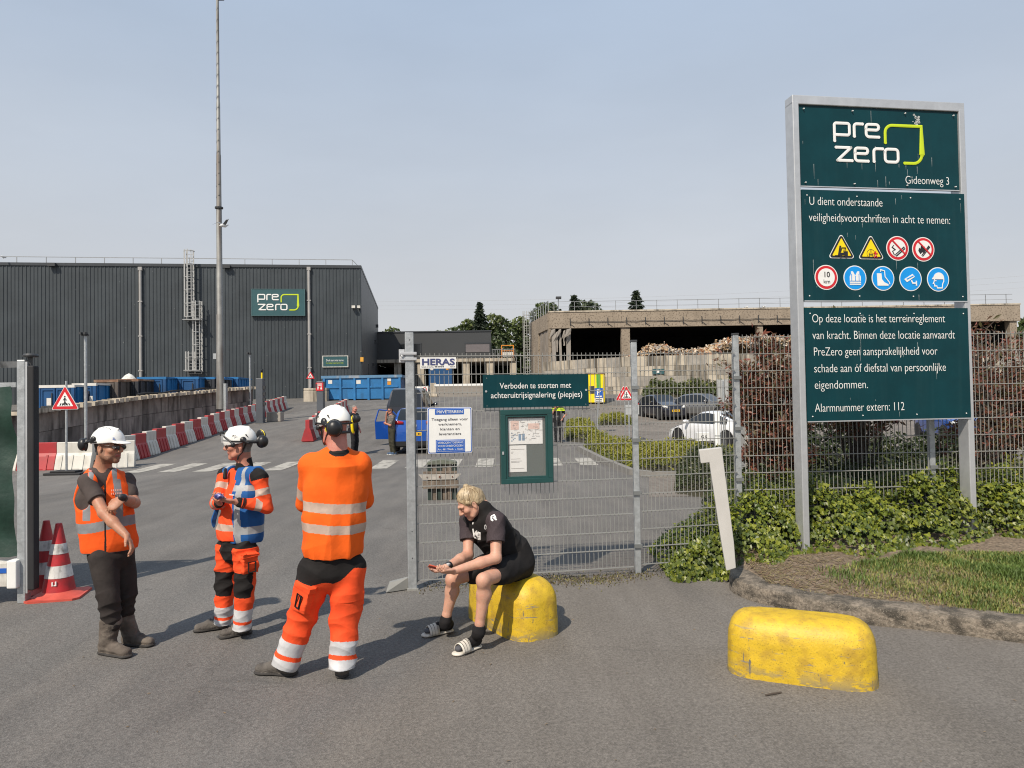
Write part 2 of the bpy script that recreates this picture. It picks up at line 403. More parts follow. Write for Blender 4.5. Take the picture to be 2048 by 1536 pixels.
xs = np.concatenate([np.linspace(-900, -60, 22), np.linspace(-56, 56, 113), np.linspace(60, 900, 22)])
ys = np.concatenate([np.linspace(-40, 0, 10), np.linspace(1, 100, 100), np.linspace(104, 160, 12), np.linspace(180, 1500, 20)])
struct(grid_obj('ground', xs, ys, lambda X, Y: GZ(X, Y), asphalt))
pav_m = M('brick_paving_brown', (.205, .180, .155), .9, 0, .2, 1.2, .3, 25, dirt=(.10, .09, .08), dirt_amt=.5, dirt_scale=(.6, .9, 1))
def pavers():
    nt = pav_m.node_tree; N = nt.nodes; L = nt.links; bs = N['Principled BSDF']
    src = bs.inputs['Base Color'].links[0].from_socket
    tc = N.new('ShaderNodeTexCoord'); br = N.new('ShaderNodeTexBrick'); br.inputs['Scale'].default_value = 1
    mp = N.new('ShaderNodeMapping'); mp.inputs['Rotation'].default_value = (0, 0, R(45)); L.new(tc.outputs['Object'], mp.inputs[0]); L.new(mp.outputs[0], br.inputs['Vector'])
    br.inputs['Color1'].default_value = (1, 1, 1, 1); br.inputs['Color2'].default_value = (.78, .76, .75, 1); br.inputs['Mortar'].default_value = (.5, .48, .46, 1)
    br.inputs['Brick Width'].default_value = .21; br.inputs['Row Height'].default_value = .105; br.inputs['Mortar Size'].default_value = .008
    mx = N.new('ShaderNodeMix'); mx.data_type = 'RGBA'; mx.blend_type = 'MULTIPLY'; mx.inputs[0].default_value = 1
    L.new(src, mx.inputs[6]); L.new(br.outputs[0], mx.inputs[7]); L.new(mx.outputs[2], bs.inputs['Base Color'])
pavers()
def grid_warp(name, mat):
    ys = np.linspace(14.3, 50, 60); t = np.linspace(0, 1, 36); V = []
    for y in ys:
        x0 = y * (.19 if y < 21 else .19 - .07 * min(1, (y - 21) / 5))
        for k in t: x = x0 + (30 - x0) * k; V.append((x, y, float(GZ(x, y)) + .006))
    i = (np.arange(59)[:, None] * 36 + np.arange(35)[None, :]).ravel()
    return np_obj(name, V, np.stack([i, i + 1, i + 37, i + 36], 1), mat)
struct(grid_warp('parking_pavement', pav_m))
struct(grid_obj('yard_pavement', np.linspace(-9, 26, 36), np.linspace(61, 89.5, 40), lambda X, Y: GZ(X, Y) + .008, M('pale_yard_paving', (.20, .172, .14), .9, 0, .2, .5, .2, 8)))
cw = MB()
for k in range(15):
    c = W(300 + 67 * k, 900, 22.6)
    x0 = c.x - .27; x1 = c.x + .27
    ysq = np.linspace(21.4, 23.8, 7)
    for a, b in zip(ysq[:-1], ysq[1:]):
        cw.add([(x0, a, GZ(x0, a) + .006), (x1, a, GZ(x1, a) + .006), (x1, b, GZ(x1, b) + .006), (x0, b, GZ(x0, b) + .006)], [(0, 1, 2, 3)])
struct(cw.build('crosswalk', M('worn_road_paint', (.37, .35, .31), .8, 0, .12, 6, .2, 80, dirt=(.15, .14, .125), dirt_amt=.8, dirt_scale=(5, 2.2, 5), dirt_lo=.47)))
# ------------------------------------------------------------------ raised bed, kerb
KB = [(1474, 1133), (1458, 1160), (1459, 1183), (1490, 1198), (1534, 1211), (1632, 1234), (1730, 1250), (1858, 1262), (1964, 1276), (2060, 1289)]
kb = [G(*p) for p in KB]; kb.append(kb[-1] + Vector((1.6, -.22, 0)))
def densify(pts, step):
    out = [pts[0].copy()]
    for a, b in zip(pts[:-1], pts[1:]):
        n = max(1, int((b - a).length / step))
        out += [a.lerp(b, (i + 1) / n) for i in range(n)]
    return out
def smooth_path(p, it=6):
    for _ in range(it): p = [p[0]] + [(p[i - 1] + p[i] * 2 + p[i + 1]) / 4 for i in range(1, len(p) - 1)] + [p[-1]]
    return p
kp = smooth_path(densify(kb, .04), 8)
kerb_m = M('weathered_kerb_stone', (.185, .155, .122), .95, 0, .55, 38, 1.0, 60, dirt=(.032, .028, .022), dirt_amt=.85, dirt_scale=(7, 7, 14), dirt_lo=.42, speck=(.30, .27, .22), speck_scale=150, speck_lo=.62, bdist=.012)
joint = min(range(len(kp)), key=lambda i: (kp[i] - G(1858, 1262)).length)
def kerb_run(pts, name):
    b = MB(); n = len(pts)
    prof = [(0, 0), (.003, .06), (.006, .118), (.016, .142), (.034, .152), (.15, .158), (.275, .158), (.295, .15), (.30, .05)]
    for i, p in enumerate(pts):
        d = (pts[min(i + 1, n - 1)] - pts[max(i - 1, 0)]).normalized(); nr = Vector((-d.y, d.x, 0))
        e = min(i, n - 1 - i); sh = .007 if e == 0 else 0
        for q, z in prof:
            j = rnd.uniform(-1, 1) * (.005 if z > .02 else .004)
            b.v.append((p.x + nr.x * (q + j + sh), p.y + nr.y * (q + j + sh), max(-.02, z + rnd.uniform(-1, 1) * .003 - sh - (.02 if z == 0 else 0))))
    k = len(prof)
    b.f = [(i * k + j, i * k + k + j, i * k + k + j + 1, i * k + j + 1) for i in range(n - 1) for j in range(k - 1)]
    b.f += [tuple(range(k)), tuple(range(n * k - 1, n * k - k - 1, -1))]; b.m = [0] * len(b.f)
    return struct(b.build(name, kerb_m, smooth=60))
kerb_run(kp[:joint + 1], 'kerb'); kerb_run(kp[joint:], 'kerb')
kback = [p + Vector((-(kp[min(i + 1, len(kp) - 1)] - kp[max(i - 1, 0)]).normalized().y, (kp[min(i + 1, len(kp) - 1)] - kp[max(i - 1, 0)]).normalized().x, 0)) * .26 for i, p in enumerate(kp)]
_i0 = min(range(len(kp)), key=lambda i: kp[i].x); kbx = np.array([p.x for p in kp[_i0:]]); kby = np.array([p.y + .24 for p in kp[_i0:]])
def bed_edge(x): return np.interp(x, kbx, kby)
def bed_z(x, y):
    t = np.clip((y - bed_edge(x)) / 1.7, 0, 1.6)
    return .145 + .15 * t + .012 * np.sin(x * 5.1 + y * 3) * np.cos(y * 6.3 - x)
soil_m = M('dry_soil', (.165, .125, .088), 1, 0, .6, 26, 1.0, 34, dirt=(.28, .225, .165), dirt_amt=.7, dirt_scale=(30, 30, 30), dirt_lo=.5, bdist=.03)
bx = np.linspace(2.30, 12, 130); v = []; q = []
NT = 26
for i, x in enumerate(bx):
    y0 = bed_edge(x) - .12
    for j in range(NT):
        y = y0 + (9.0 + 3.2 * min(1, max(0, (x - 2.7) / .9)) - y0) * (j / (NT - 1)) ** 1.6
        v.append((x, y, (bed_z(x, y) if x > 2.5 else .02 + (bed_z(x, y) - .02) * max(0, (x - 2.3) / .2)) - (.012 if j == 0 else 0)))
for i in range(len(bx) - 1):
    for j in range(NT - 1): a = i * NT + j; q.append((a, a + NT, a + NT + 1, a + 1))
struct(np_obj('soil_bed', v, q, soil_m))
# weedy strip at the foot of the fence
grass_m = [M('grass_green', (.085, .135, .022), .6, 0, .3, 3), M('grass_yellow', (.20, .20, .05), .7, 0, .25, 3), M('grass_dry', (.26, .215, .10), .8, 0, .2, 3)]
ga = np.random.default_rng(5)
def blades(name, P, H, mats, pick, lean=.55, w=.004):
    n = len(P); a = ga.uniform(0, 2 * np.pi, n); l = ga.uniform(.1, lean, n) * H
    dx, dy = np.cos(a), np.sin(a); ww = w * ga.uniform(.7, 1.3, n)
    b0 = P + np.stack([-dy * ww, dx * ww, 0 * a], 1); b1 = P - np.stack([-dy * ww, dx * ww, 0 * a], 1)
    mid = P + np.stack([dx * l * .35, dy * l * .35, H * .6], 1)
    tip = P + np.stack([dx * l, dy * l, H], 1)
    s = np.stack([-dy * ww * .8, dx * ww * .8, 0 * a], 1)
    V = np.stack([b0, b1, mid - s, mid + s, tip], 1).reshape(-1, 3)
    i = np.arange(n) * 5
    T = np.concatenate([np.stack([i, i + 1, i + 2], 1), np.stack([i, i + 2, i + 3], 1), np.stack([i + 3, i + 2, i + 4], 1)])
    o = np_obj(name, V, T, mats, mi=np.concatenate([pick] * 3), n=3); o['kind'] = 'stuff'
    return o
n = 105000
gx = ga.uniform(2.75, 7.2, n); ge = bed_edge(gx)
gy = ge + .02 + ga.uniform(0, 1, n) ** .8 * 1.75
front_soil = np.clip((gx - 3.0) / 1.1, 0, 1)            # bare earth towards the left tip
cl = np.sin(gx * 3.3 + 1) * np.cos(gy * 4.1) + .5 * np.sin(gx * 9.1 + gy * 7.7)
keep = (ga.uniform(0, 1, n) < front_soil * (.75 + .25 * cl)) & (gy < 7.72 + .05 * cl - .42 * np.clip((5.2 - gx) / 2, 0, 1)) & (gy > ge + .1 * ga.uniform(0, 1, n) + .12 * np.clip(-cl, 0, 1))
gx, gy, cl = gx[keep], gy[keep], cl[keep]
edge = np.clip((gy - bed_edge(gx)) / .8, 0, 1)
pr = ga.uniform(0, 1, len(gx)) + .35 * cl
pick = np.where(pr > .30 + .75 * (1 - edge), 0, np.where(pr > -.05 + .55 * (1 - edge), 1, 2))
blades('grass', np.stack([gx, gy, bed_z(gx, gy)], 1), ga.uniform(.010, .030, len(gx)) * (1 + .8 * edge) * (1 + .3 * cl), grass_m, pick, .95)['label'] = 'short patchy green and straw coloured grass'
n = 5200; gx = ga.uniform(-1.0, 2.5, n); gy = 7.62 + .16 * (gx + 1.1) + ga.normal(0, .13, n) + .05 * np.sin(gx * 5); kk = ga.uniform(0, 1, n) < .25 + .75 * np.clip(np.sin(gx * 2.3 + .5) + .4 + .3 * gx, 0, 1); gx, gy = gx[kk], gy[kk]
blades('weed_strip', np.stack([gx, gy, 0 * gx + .002], 1), ga.uniform(.006, .022, len(gx)), [M('moss_olive', (.12, .115, .04), .9, 0, .3, 3), grass_m[2], M('moss_brown', (.10, .075, .05), .9, 0, .3, 3)], ga.choice(3, len(gx), p=(.45, .15, .4)), .9, .006)['label'] = 'thin strip of moss and dry weeds along the foot of the gate mesh'
n = 7000; gx = 2.5 + ga.uniform(0, 1, n) ** 1.5 * 4.3; gy = bed_edge(gx) + .02 + ga.uniform(0, 1, n) * 1.7; a_ = ga.uniform(0, 6.28, n); l_ = ga.uniform(.012, .045, n); w_ = .0028
Pz = bed_z(gx, gy) + .006; dx, dy = np.cos(a_) * l_, np.sin(a_) * l_; ex, ey = -np.sin(a_) * w_, np.cos(a_) * w_
Vs = np.stack([np.stack([gx - dx - ex, gy - dy - ey, Pz], 1), np.stack([gx + dx - ex, gy + dy - ey, Pz + .006], 1), np.stack([gx + dx + ex, gy + dy + ey, Pz + .006], 1), np.stack([gx - dx + ex, gy - dy + ey, Pz], 1)], 1).reshape(-1, 3); i = np.arange(n) * 4
so_ = np_obj('straw_litter', Vs, np.stack([i, i + 1, i + 2, i + 3], 1), [grass_m[2], M('dead_leaf', (.20, .13, .08), .9)], mi=ga.integers(0, 2, n), smooth=False); so_['kind'] = 'stuff'
# ================================================================== BUILDINGS
clad = M('dark_grey_cladding', (.047, .056, .063), .42, .15, .22, .35, dirt=(.075, .083, .09), dirt_amt=.4, dirt_scale=(5, 5, .12), dirt_lo=.55, speck=(.22, .23, .23), speck_scale=5.5, speck_lo=.73)
clad_flat = M('grey_wall_panels', (.052, .055, .058), .45, .1, .06, .4)
trim_m = M('roof_trim', (.055, .06, .066), .4, .3)
pipe_m = M('grey_downpipe', (.34, .33, .32), .5, .1, .1, 2)
rail_m = M('rail_steel', (.28, .29, .30), .5, .4)
FB = Plane(W(725, 800, 64), math.atan(.135))
LB = FB.uz(-70, 640)[0]; ZB = 2.3; ZT = FB.uz(725, 531)[1]
hall = thing('industrial_hall', 'long dark grey corrugated warehouse with roof railing and caged ladders on its front', 'warehouse', FB.at(0), FB.ang)
b = MB(); pts = []
u = LB
while u < -.3:
    pts += [(u, 0), (u + .19, 0), (u + .215, -.045), (u + .275, -.045)]; u += .3
pts.append((0, 0))
z1 = ZT - .25
for (a, ya), (c, yc) in zip(pts[:-1], pts[1:]): b.add([(a, ya, ZB), (c, yc, ZB), (c, yc, z1), (a, ya, z1)], [(0, 1, 2, 3)])
b.build('front_wall', clad, hall)
b = MB()
for k in range(9): b.box(-.05, .0, .02 + k * 3.2, 3.19 + k * 3.2, ZB - .4, ZT - .25)
b.build('side_wall', clad_flat, hall)
MB().box(LB, -.06, .1, 28.7, ZT - .5, ZT - .3).build('roof', trim_m, hall)
MB().box(LB, .02, -.1, .02, ZT - .25, ZT).box(-.06, .04, .02, 28.8, ZT - .25, ZT - .0).build('roof_trim', trim_m, hall)
b = MB(); u = -.8; k = 0
while u > LB: b.box(u - .025, u + .025, .5, .55, ZT - .3, ZT + .62); u -= 2.35
b.box(LB, -.8, .505, .545, ZT + .58, ZT + .63)
b.tube([(-.8, .5, ZT + .6), (-.15, .5, ZT - .1)], .03, 5)
b.build('railing', rail_m, hall)
for px in (282, 618):
    u, zt = FB.uz(px, 536); b = MB()
    b.box(u - .16, u + .16, -.3, -.06, zt - .25, zt + .05)
    b.tube([(u, -.17, zt - .2), (u, -.17, ZB + 1)], .13, 10)
    for z in (zt - 3, zt - 6, zt - 9): b.box(u - .17, u + .17, -.31, -.03, z, z + .09)
    b.build('downpipe', pipe_m, hall, smooth=40)
b = MB()
def cage(b, u0, u1, z0, z1, y=-.25):
    for u in (u0, u1): b.box(u - .035, u + .035, y - .04, y + .02, z0, z1)
    z = z0
    while z < z1: b.box(u0, u1, y - .03, y, z, z + .035); z += .3
    z = z0 + .2
    while z < z1:
        h = [((u0 + u1) / 2 + .42 * math.cos(t), y - .1 - .62 * math.sin(t), z) for t in [math.pi * i / 8 for i in range(9)]]
        b.tube(h, .035, 4); z += 1.15
    for t in (.3, .9, 1.57, 2.24, 2.84):
        p = ((u0 + u1) / 2 + .42 * math.cos(t), y - .1 - .62 * math.sin(t)); b.box(p[0] - .03, p[0] + .03, p[1] - .015, p[1] + .015, z0 + .2, z1)
for xa, xb, ya, yb in ((375, 389, 502, 640), (392, 405, 604, 748), (378, 391, 704, 748)):
    (ua, zb), (ub, za) = FB.uz(xa, ya), FB.uz(xb, yb); cage(b, ua, ub, za, zb)
for xa, xb, y in ((373, 407, 641), (375, 407, 741)):
    (ua, z), (ub, _) = FB.uz(xa, y), FB.uz(xb, y); b.box(ua, ub, -1.1, -.1, z - .06, z)
b.build('caged_ladder', M('ladder_aluminium', (.42, .42, .41), .45, .4), hall)
for px, py in ((107, 530), (455, 534)):
    u, z = FB.uz(px, py); f = MB().box(u - .3, u + .3, -.45, -.15, z - .16, z + .12).build('flood_lamp', steel_dk, hall); MB().box(u - .04, u + .04, -.15, .02, z - .04, z + .04).build('bracket', steel_dk, f)
u, z = FB.uz(712, 615); MB().box(u - .35, u - .05, -.5, -.1, z - .1, z + .12).box(u + .15, u + .4, -.5, -.1, z - .1, z + .12).build('security_camera', white_dirty, hall)
u, z = FB.uz(724, 719); MB().box(u - .14, u + .14, -.2, -.05, z - .2, z + .2).build('alarm_lamp', M('amber_lens', (.7, .35, .05), .3), hall)
d = MB().box(-.02, .04, 8.5, 9.6, ZB + .6, ZB + 3.6).build('door', steel_dk, hall)
for yy, zz in ((15, 6), (20, 9), (24, 11.3), (26.5, 8.5)): MB().box(.0, .25, yy, yy + .5, zz, zz + .35).build('wall_lamp', steel_dk, hall)
def board(name, label, cat, plane, x0, y0, x1, y1, off, m, edge=None, thick=.12):
    ua, zt = plane.uz(x0, y0); ub, zb = plane.uz(x1, y1)
    o = thing(name, label, cat, plane.at(ua, zb, off), plane.ang); w, h = ub - ua, zt - zb
    MB().box(0, w, 0, thick, 0, h).build('panel', m, o)
    if edge:
        e = MB(); t = edge[1]
        e.box(-t, 0, -.02, thick, -t, h + t).box(w, w + t, -.02, thick, -t, h + t).box(0, w, -.02, thick, h, h + t).box(0, w, -.02, thick, -t, 0)
        e.build('frame', edge[0], o)
    return o, w, h
o, w, h = board('company_sign', 'large teal company sign with white wordmark high on the warehouse wall', 'sign', FB, 505, 580, 610, 631, .3, sign_teal, (M('teal_edge', (.05, .11, .12), .5), .06), .3)
logo(o, w * .115, h * .83, w * .78 / 1500, -.02)
o, w, h = board('notice_board', 'small dark green board asking to mind the neighbours on the warehouse wall', 'sign', FB, 646.5, 713, 695.5, 733, .12, sign_teal, (white_dirty, .06))
text(o, 'Denk aan onze buren.', w * .12, h * .52, .2, white_p, w * .85, -.012)
text(o, 'Hou rekening met geluid op deze locatie', w * .12, h * .30, .11, lime, w * .83, -.012)
# ---- far two-storey building behind the yard
FM = Plane(W(760, 800, 90), R(2))
um = lambda px, py: FM.uz(px, py)
mid = thing('storage_building', 'low dark clad building over open concrete bays behind the yard', 'building', FM.at(0), FM.ang)
u0, zt = um(745, 666); u1, zb = um(983, 717); _, zg = um(900, 776)
MB().box(u0 - 2, u1, 0, 14, zb, zt).build('upper_wall', clad_flat, mid)
MB().box(u0 - 2, u1 + .1, -.1, .02, zt, zt + .15).build('roof_trim', trim_m, mid)
sh = M('roller_shutter', (.15, .135, .14), .5, .1, .1, 2)
for xa, ya, xb, yb in ((801, 689, 841, 709), (931, 688, 979, 704)):
    (a, z1), (c, z0) = um(xa, ya), um(xb, yb)
    f = MB().box(a - .1, c + .1, -.10, .02, z1, z1 + .2).box(a - .1, a, -.08, .02, z0, z1).box(c, c + .1, -.08, .02, z0, z1).build('window', trim_m, mid)
    MB().box(a, c, -.05, .02, z0, z1).build('pane', sh if xa > 900 else glass_dk, f)
ue = um(1029, 720)[0]
MB().box(u0, ue, -1.2, 12, zb - .42, zb - .02).build('floor_slab', conc_pale, mid)
for px in (797, 843, 887, 933, 980, 1026):
    u = um(px, 740)[0]; MB().box(u - .42, u + .42, -1.0, -.2, 2.5, zb - .43).build('column', conc_pale, mid)
MB().box(u0, ue, 11, 11.3, 2.5, zb - .43).box(u0 - .3, u0, -.2, 11, 2.5, zb - .43).build('back_wall', bay_shade, mid)
b = MB()
for i in range(14):
    u = um(984, 700)[0] + i * .22; b.box(u, u + .05, -1.1, -1.05, zb, zb + 1.1)
b.box(um(984, 700)[0], ue, -1.12, -1.04, zb + 1.05, zb + 1.12).build('railing', rail_m, mid)
ua, z1 = um(1003, 693); ub, z0 = um(1027, 717)
k = thing('work_cage', 'rusty orange steel cage standing on the slab of the low building', 'cage', FM.at(ua, z0 + .15, .3), FM.ang); b = MB(); w_, h_ = ub - ua, z1 - z0
for x in (0, w_): b.box(x - .06, x + .06, -.06, .06, 0, h_); b.box(x - .06, x + .06, .9, 1.0, 0, h_ * .7)
b.box(0, w_, -.05, .05, h_ - .1, h_).box(0, w_, -.05, .05, h_ * .5, h_ * .56); b.build('frame', orange_p, k)
MB().box(.06, w_ - .06, -.02, .04, .1, h_ * .42).build('panel', white_dirty, k)
# ---- big concrete shed
HS = Plane(W(1100, 800, 70), 0.0)
hs = lambda px, py: HS.uz(px, py)
shed = thing('concrete_shed', 'open fronted concrete shed with a deep fascia and a long roof railing', 'building', HS.at(0), 0)
_, zr = hs(1100, 625); _, zf = hs(1100, 657); ur = hs(2041, 640)[0]; UL = hs(1100, 640)[0]
LW = W(1061, 700, 79.5); lx, ly = LW.x - HS.o.x, LW.y - HS.o.y
b = MB()
b.box(0, ur, 0, .35, zf, zr).box(ur - .35, ur, .36, 26, zf, zr); b.build('fascia', expo, shed); MB().prism([(.1, .36, zr - .5), (ur - .36, .36, zr - .5), (ur - .36, 26, zr - .5), (lx + .5, 26, zr - .5), (lx + .1, ly, zr - .5)], (0, 0, .4)).build('roof', bay_shade, shed)
# parapet cap
MB().box(-.05, ur + .05, -.06, .5, zr, zr + .14).build('parapet_cap', conc_pale, shed)
b = MB(); side = Vector((lx, ly, 0)); sl_ = side.length; sd = side.normalized(); sn = Vector((-sd.y, sd.x, 0))
def sbox(b, a, c, z0, z1, t=.25, off=0, mi=0):
    p = sd * a + sn * off; q = sd * c + sn * off
    b.prism([(p.x, p.y, z0), (q.x, q.y, z0), (q.x, q.y, z1), (p.x, p.y, z1)], (-sn.x * t, -sn.y * t, 0), mi)
sbox(b, sl_ * .55, sl_ - .02, 2.3, zf - .02); sbox(b, 0.02, .5, 2.3, zf - .02); sbox(b, .36, sl_ - .02, zf - .015, zr); b.build('side_wall', expo, shed)
b = MB()
for i in range(6): sbox(b, .5 + i * .75, 1.2 + i * .75, 2.6 + (1.8 if i == 1 else 0), zf - .05, .1, -.1 - .04 * (i % 2))
b.build('strip_cladding', M('grey_strip_panels', (.25, .215, .18), .8, 0, .2, 1.5, dirt=(.1, .09, .075), dirt_amt=.5, dirt_scale=(3, 3, .3)), shed)
for px, wd_ in ((1252, 17), (1522, 11), (1800, 13), (2030, 14)):
    ua = hs(px - wd_ / 2, 680)[0]; ub = hs(px + wd_ / 2, 680)[0]; MB().box(ua, ub, .15, .9, 2, zf - .01).build('column', expo, shed)
MB().box(lx + .6, ur - .4, 24, 24.3, 2, zr - .51).box(ur - .7, ur - .4, 1.2, 23.9, 2, zf - .02).build('back_wall', bay_shade, shed)
MB().box(.9, 1.3, 1.0, 23, 2, zr - .51).build('inner_wall', bay_shade, shed)
b = MB(); u = .6
for i in range(40):
    if u < ur: b.box(u - .022, u + .022, .6, .65, zr + .05, zr + 1.15); u += 2.05 if u > 4 else .0 + 2.05
b.box(.3, ur - .3, .6, .65, zr + 1.11, zr + 1.15).box(.3, ur - .3, .6, .64, zr + .6, zr + .625)
for i in range(9):
    p = sd * (i * sl_ / 8) ; b.box(p.x - .04, p.x + .04, p.y + .2, p.y + .28, zr, zr + 1.2)
p = sd * sl_; b.tube([(0, .2, zr + 1.15), (p.x, p.y + .2, zr + 1.15)], .04, 4)
b.build('railing', rail_m, shed)
b = MB(); u0_ = hs(1140, 640)[0]
zw = hs(1300, 641)[1]; prevp = None
for i in range(17):
    x = u0_ + i * 1.86
    if x > ur - 1: break
    b.box(x - .03, x + .03, -.09, -.005, zw - .35, zw + .35); b.tube([(x, -.05, zw - .2), (x + .45, -.03, zf + .1)], .025, 4)
    if i: b.tube([(x - 1.86, -.08, zw), (x - .9, -.08, zw - .05), (x, -.08, zw + rnd.uniform(-.05, .05))], .028, 4)
b.build('cable', steel_dk, shed)
b = MB()
for i, (px, ya, yb, w_) in enumerate(((1107, 660, 735, 9), (1114, 665, 704, 5), (1120, 660, 722, 6), (1129, 662, 691, 4), (1138, 659, 724, 10))):
    ua, z1 = hs(px - w_ / 2, ya); ub, z0 = hs(px + w_ / 2, yb); j = rnd.uniform(-.1, .1)
    b.prism([(ua, -.1 + .1 * i, z1), (ub, -.15 + .1 * i, z1), (ub + j, -.2 + .1 * i, z0), (ua + j, -.1 + .1 * i, z0)], (0, .05, 0))
    b.prism([(ua - .25, -.2, z1 - .9), (ub, -.2, z1 - .2), (ub, -.25, z1 + .1), (ua, -.2, z1)], (0, .05, 0))
b.build('strip_curtain', M('torn_strip_curtain', (.25, .225, .20), .7, 0, .15, 2), shed)
b = MB(); cu = W(1057, 700, 79) - HS.o; cage(b, cu.x - .45, cu.x + .1, 3, zr + 1.2, cu.y - .5); b.build('caged_ladder', M('ladder_zinc', (.36, .36, .34), .5, .3), shed)
# ---- block walls
def block_wall(name, label, runs, bh, rows, mats, cap=None, bl=1.6, th=.8):
    """runs: list of plan points with base height; concrete blocks laid in stretcher courses"""
    b = MB(); r2 = random.Random(3)
    for (p, zp), (q, zq) in zip(runs[:-1], runs[1:]):
        p, q = Vector((p[0], p[1], 0)), Vector((q[0], q[1], 0)); L = (q - p).length; d = (q - p).normalized(); nrm = Vector((-d.y, d.x, 0))
        for r_ in range(rows):
            s = -(bl / 2 if r_ % 2 else 0)
            while s < L - .05:
                a, c = max(0, s), min(L, s + bl) - .014
                za, zc = zp + (zq - zp) * a / L, zp + (zq - zp) * c / L
                j = r2.uniform(-.012, .012); e = .03
                A, Cc = p + d * a + nrm * j, p + d * c + nrm * j
                z0, z1 = r_ * bh, (r_ + 1) * bh - .016
                o = [(A, za, z0), (Cc, zc, z0), (Cc, zc, z1), (A, za, z1)]
                fr = [(P.x, P.y, zz + z) for P, zz, z in o]
                b.prism(fr, tuple(nrm * th), r2.randrange(len(mats)))
                s += bl
    o = tag(b.build(name, mats, bevel=0), label, 'wall')
    return o
yard_runs = [((-30, 24.0), -.02), ((-17.6, 24.6), .0), ((-17.2, 33), .62), ((-16.6, 40), 1.02), ((-16.25, 44.5), 1.22)]
blockm = [concrete_dk, M('stained_concrete_b', (.20, .18, .165), .95, 0, .25, 1.8, .3, 30, dirt=(.04, .034, .03), dirt_amt=.85, dirt_scale=(2, 2, .4), dirt_lo=.40),
          M('stained_concrete_c', (.27, .24, .22), .95, 0, .25, 1.4, .3, 30, dirt=(.05, .043, .038), dirt_amt=.85, dirt_scale=(3, 3, .6), dirt_lo=.46)]
block_wall('block_wall', 'long stained wall of big concrete blocks behind the red and white barrier row', [(p, z - .62) for p, z in yard_runs], .8, 3, blockm)
b = MB(); cpts = densify([Vector((p[0], p[1], z + 1.83)) for p, z in yard_runs], .36)
for i, p in enumerate(cpts[:-1]):
    d = (cpts[i + 1] - p).normalized(); m4 = Matrix.Translation(p + Vector((.12, .35, 0))) @ Matrix.Rotation(math.atan2(d.y, d.x) + rnd.uniform(-.2, .2), 4, 'Z')
    b.box(-.13, .13, -.3, .3, -.08, .05 + rnd.uniform(0, .05), 0, m4)
tag(b.build('coping_row', conc_pale), 'row of pale rubbly coping blocks along the top of the stained yard wall', 'coping')
b = MB(); b.tube([cpts[int(len(cpts) * .62) + i] + Vector((-.05, .45, .14 + .04 * math.sin(i * .9))) for i in range(0, int(len(cpts) * .3), 2)], .05, 6)
tag(b.build('black_hose', rubber), 'black hose lying along the top of the stained yard wall', 'hose')
bunk = [concrete, conc_pale, conc_pale, M('bunker_concrete_b', (.38, .335, .27), .9, 0, .2, 1.5, .2, 30, dirt=(.07, .06, .048), dirt_amt=.95, dirt_scale=(3, 3, .28), dirt_lo=.41)]
B0, B1, B2, B3, B4 = W(1085, 750, 66), W(1200, 750, 61), W(1272, 750, 57.5), W(1480, 750, 56), W(2140, 750, 56.5)
block_wall('bunker_wall', 'pale streaked wall of stacked concrete blocks holding back the waste heap', [((B0.x, B0.y), 2.2), ((B1.x, B1.y), 2.2), ((B2.x, B2.y), 2.1), ((B3.x, B3.y), 2.1), ((B4.x, B4.y), 2.1)], .82, 4, bunk)
PB = Plane(B2, math.atan2(B3.y - B2.y, B3.x - B2.x))
o, w, h = board('bunker_sign', 'tiny green sign fixed to the pale bunker wall', 'sign', PB, 1304, 738, 1328, 748, .1, sign_teal, None, .05)
MB().box(w * .36, w * .6, -.01, 0, h * .25, h * .8).build('lettering', white_p, o)
# ---- waste heap
chips = [M('waste_wood', (.42, .29, .17), .85, 0, .3, 1), M('waste_pale', (.52, .45, .36), .85, 0, .2, 1), M('waste_dark', (.12, .085, .06), .9, 0, .4, 1), M('waste_rust', (.33, .15, .07), .9, 0, .3, 1), M('waste_grey', (.33, .31, .29), .85, 0, .2, 1)]
kx = [1262, 1283, 1300, 1330, 1355, 1385, 1415, 1440, 1475, 1520, 1560, 1600, 1700, 1900, 2100]
ky = [714, 708, 691, 690, 700, 701, 697, 684, 676, 673, 673, 675, 680, 700, 705]
hp = [W(x, y, 59) for x, y in zip(kx, ky)]
hx = np.array([p.x for p in hp]); hz = np.array([p.z for p in hp])
V = []; Q = []; MI = []
def heap_z(x, y): return np.interp(x, hx, hz) - .35 * abs(y - 59.8) - .1
for i in range(8000):
    x = ga.uniform(hx[0], hx[-1]); y = 58.3 + ga.uniform(0, 1) ** 1.2 * 3.6; z = heap_z(x, y) + ga.uniform(-.1, .22)
    if z < 2.5: continue
    l, w_, t = ga.uniform(.06, .42), ga.uniform(.025, .10), ga.uniform(.012, .035)
    e = Matrix.Rotation(ga.uniform(0, 6.3), 3, 'Z') @ Matrix.Rotation(ga.normal(0, .55), 3, 'Y') @ Matrix.Rotation(ga.normal(0, .6), 3, 'X')
    n0 = len(V)
    for sx_ in (-l, l):
        for sy_ in (-w_, w_):
            for sz_ in (-t, t): V.append(Vector((x, y, z)) + e @ Vector((sx_, sy_, sz_)))
    Q += [tuple(n0 + k for k in f) for f in ((0, 1, 3, 2), (4, 6, 7, 5), (0, 4, 5, 1), (2, 3, 7, 6), (0, 2, 6, 4), (1, 5, 7, 3))]
    MI += [int(ga.choice(5, p=(.34, .28, .14, .12, .12)))] * 6
n0 = len(V); gxs = np.linspace(hx[0], hx[-1], 90); gys = np.linspace(58.5, 64, 12)
for y in gys:
    for x in gxs: V.append((x, y, max(2.2, heap_z(x, y) + .12 * math.sin(x * 4 + y * 3))))
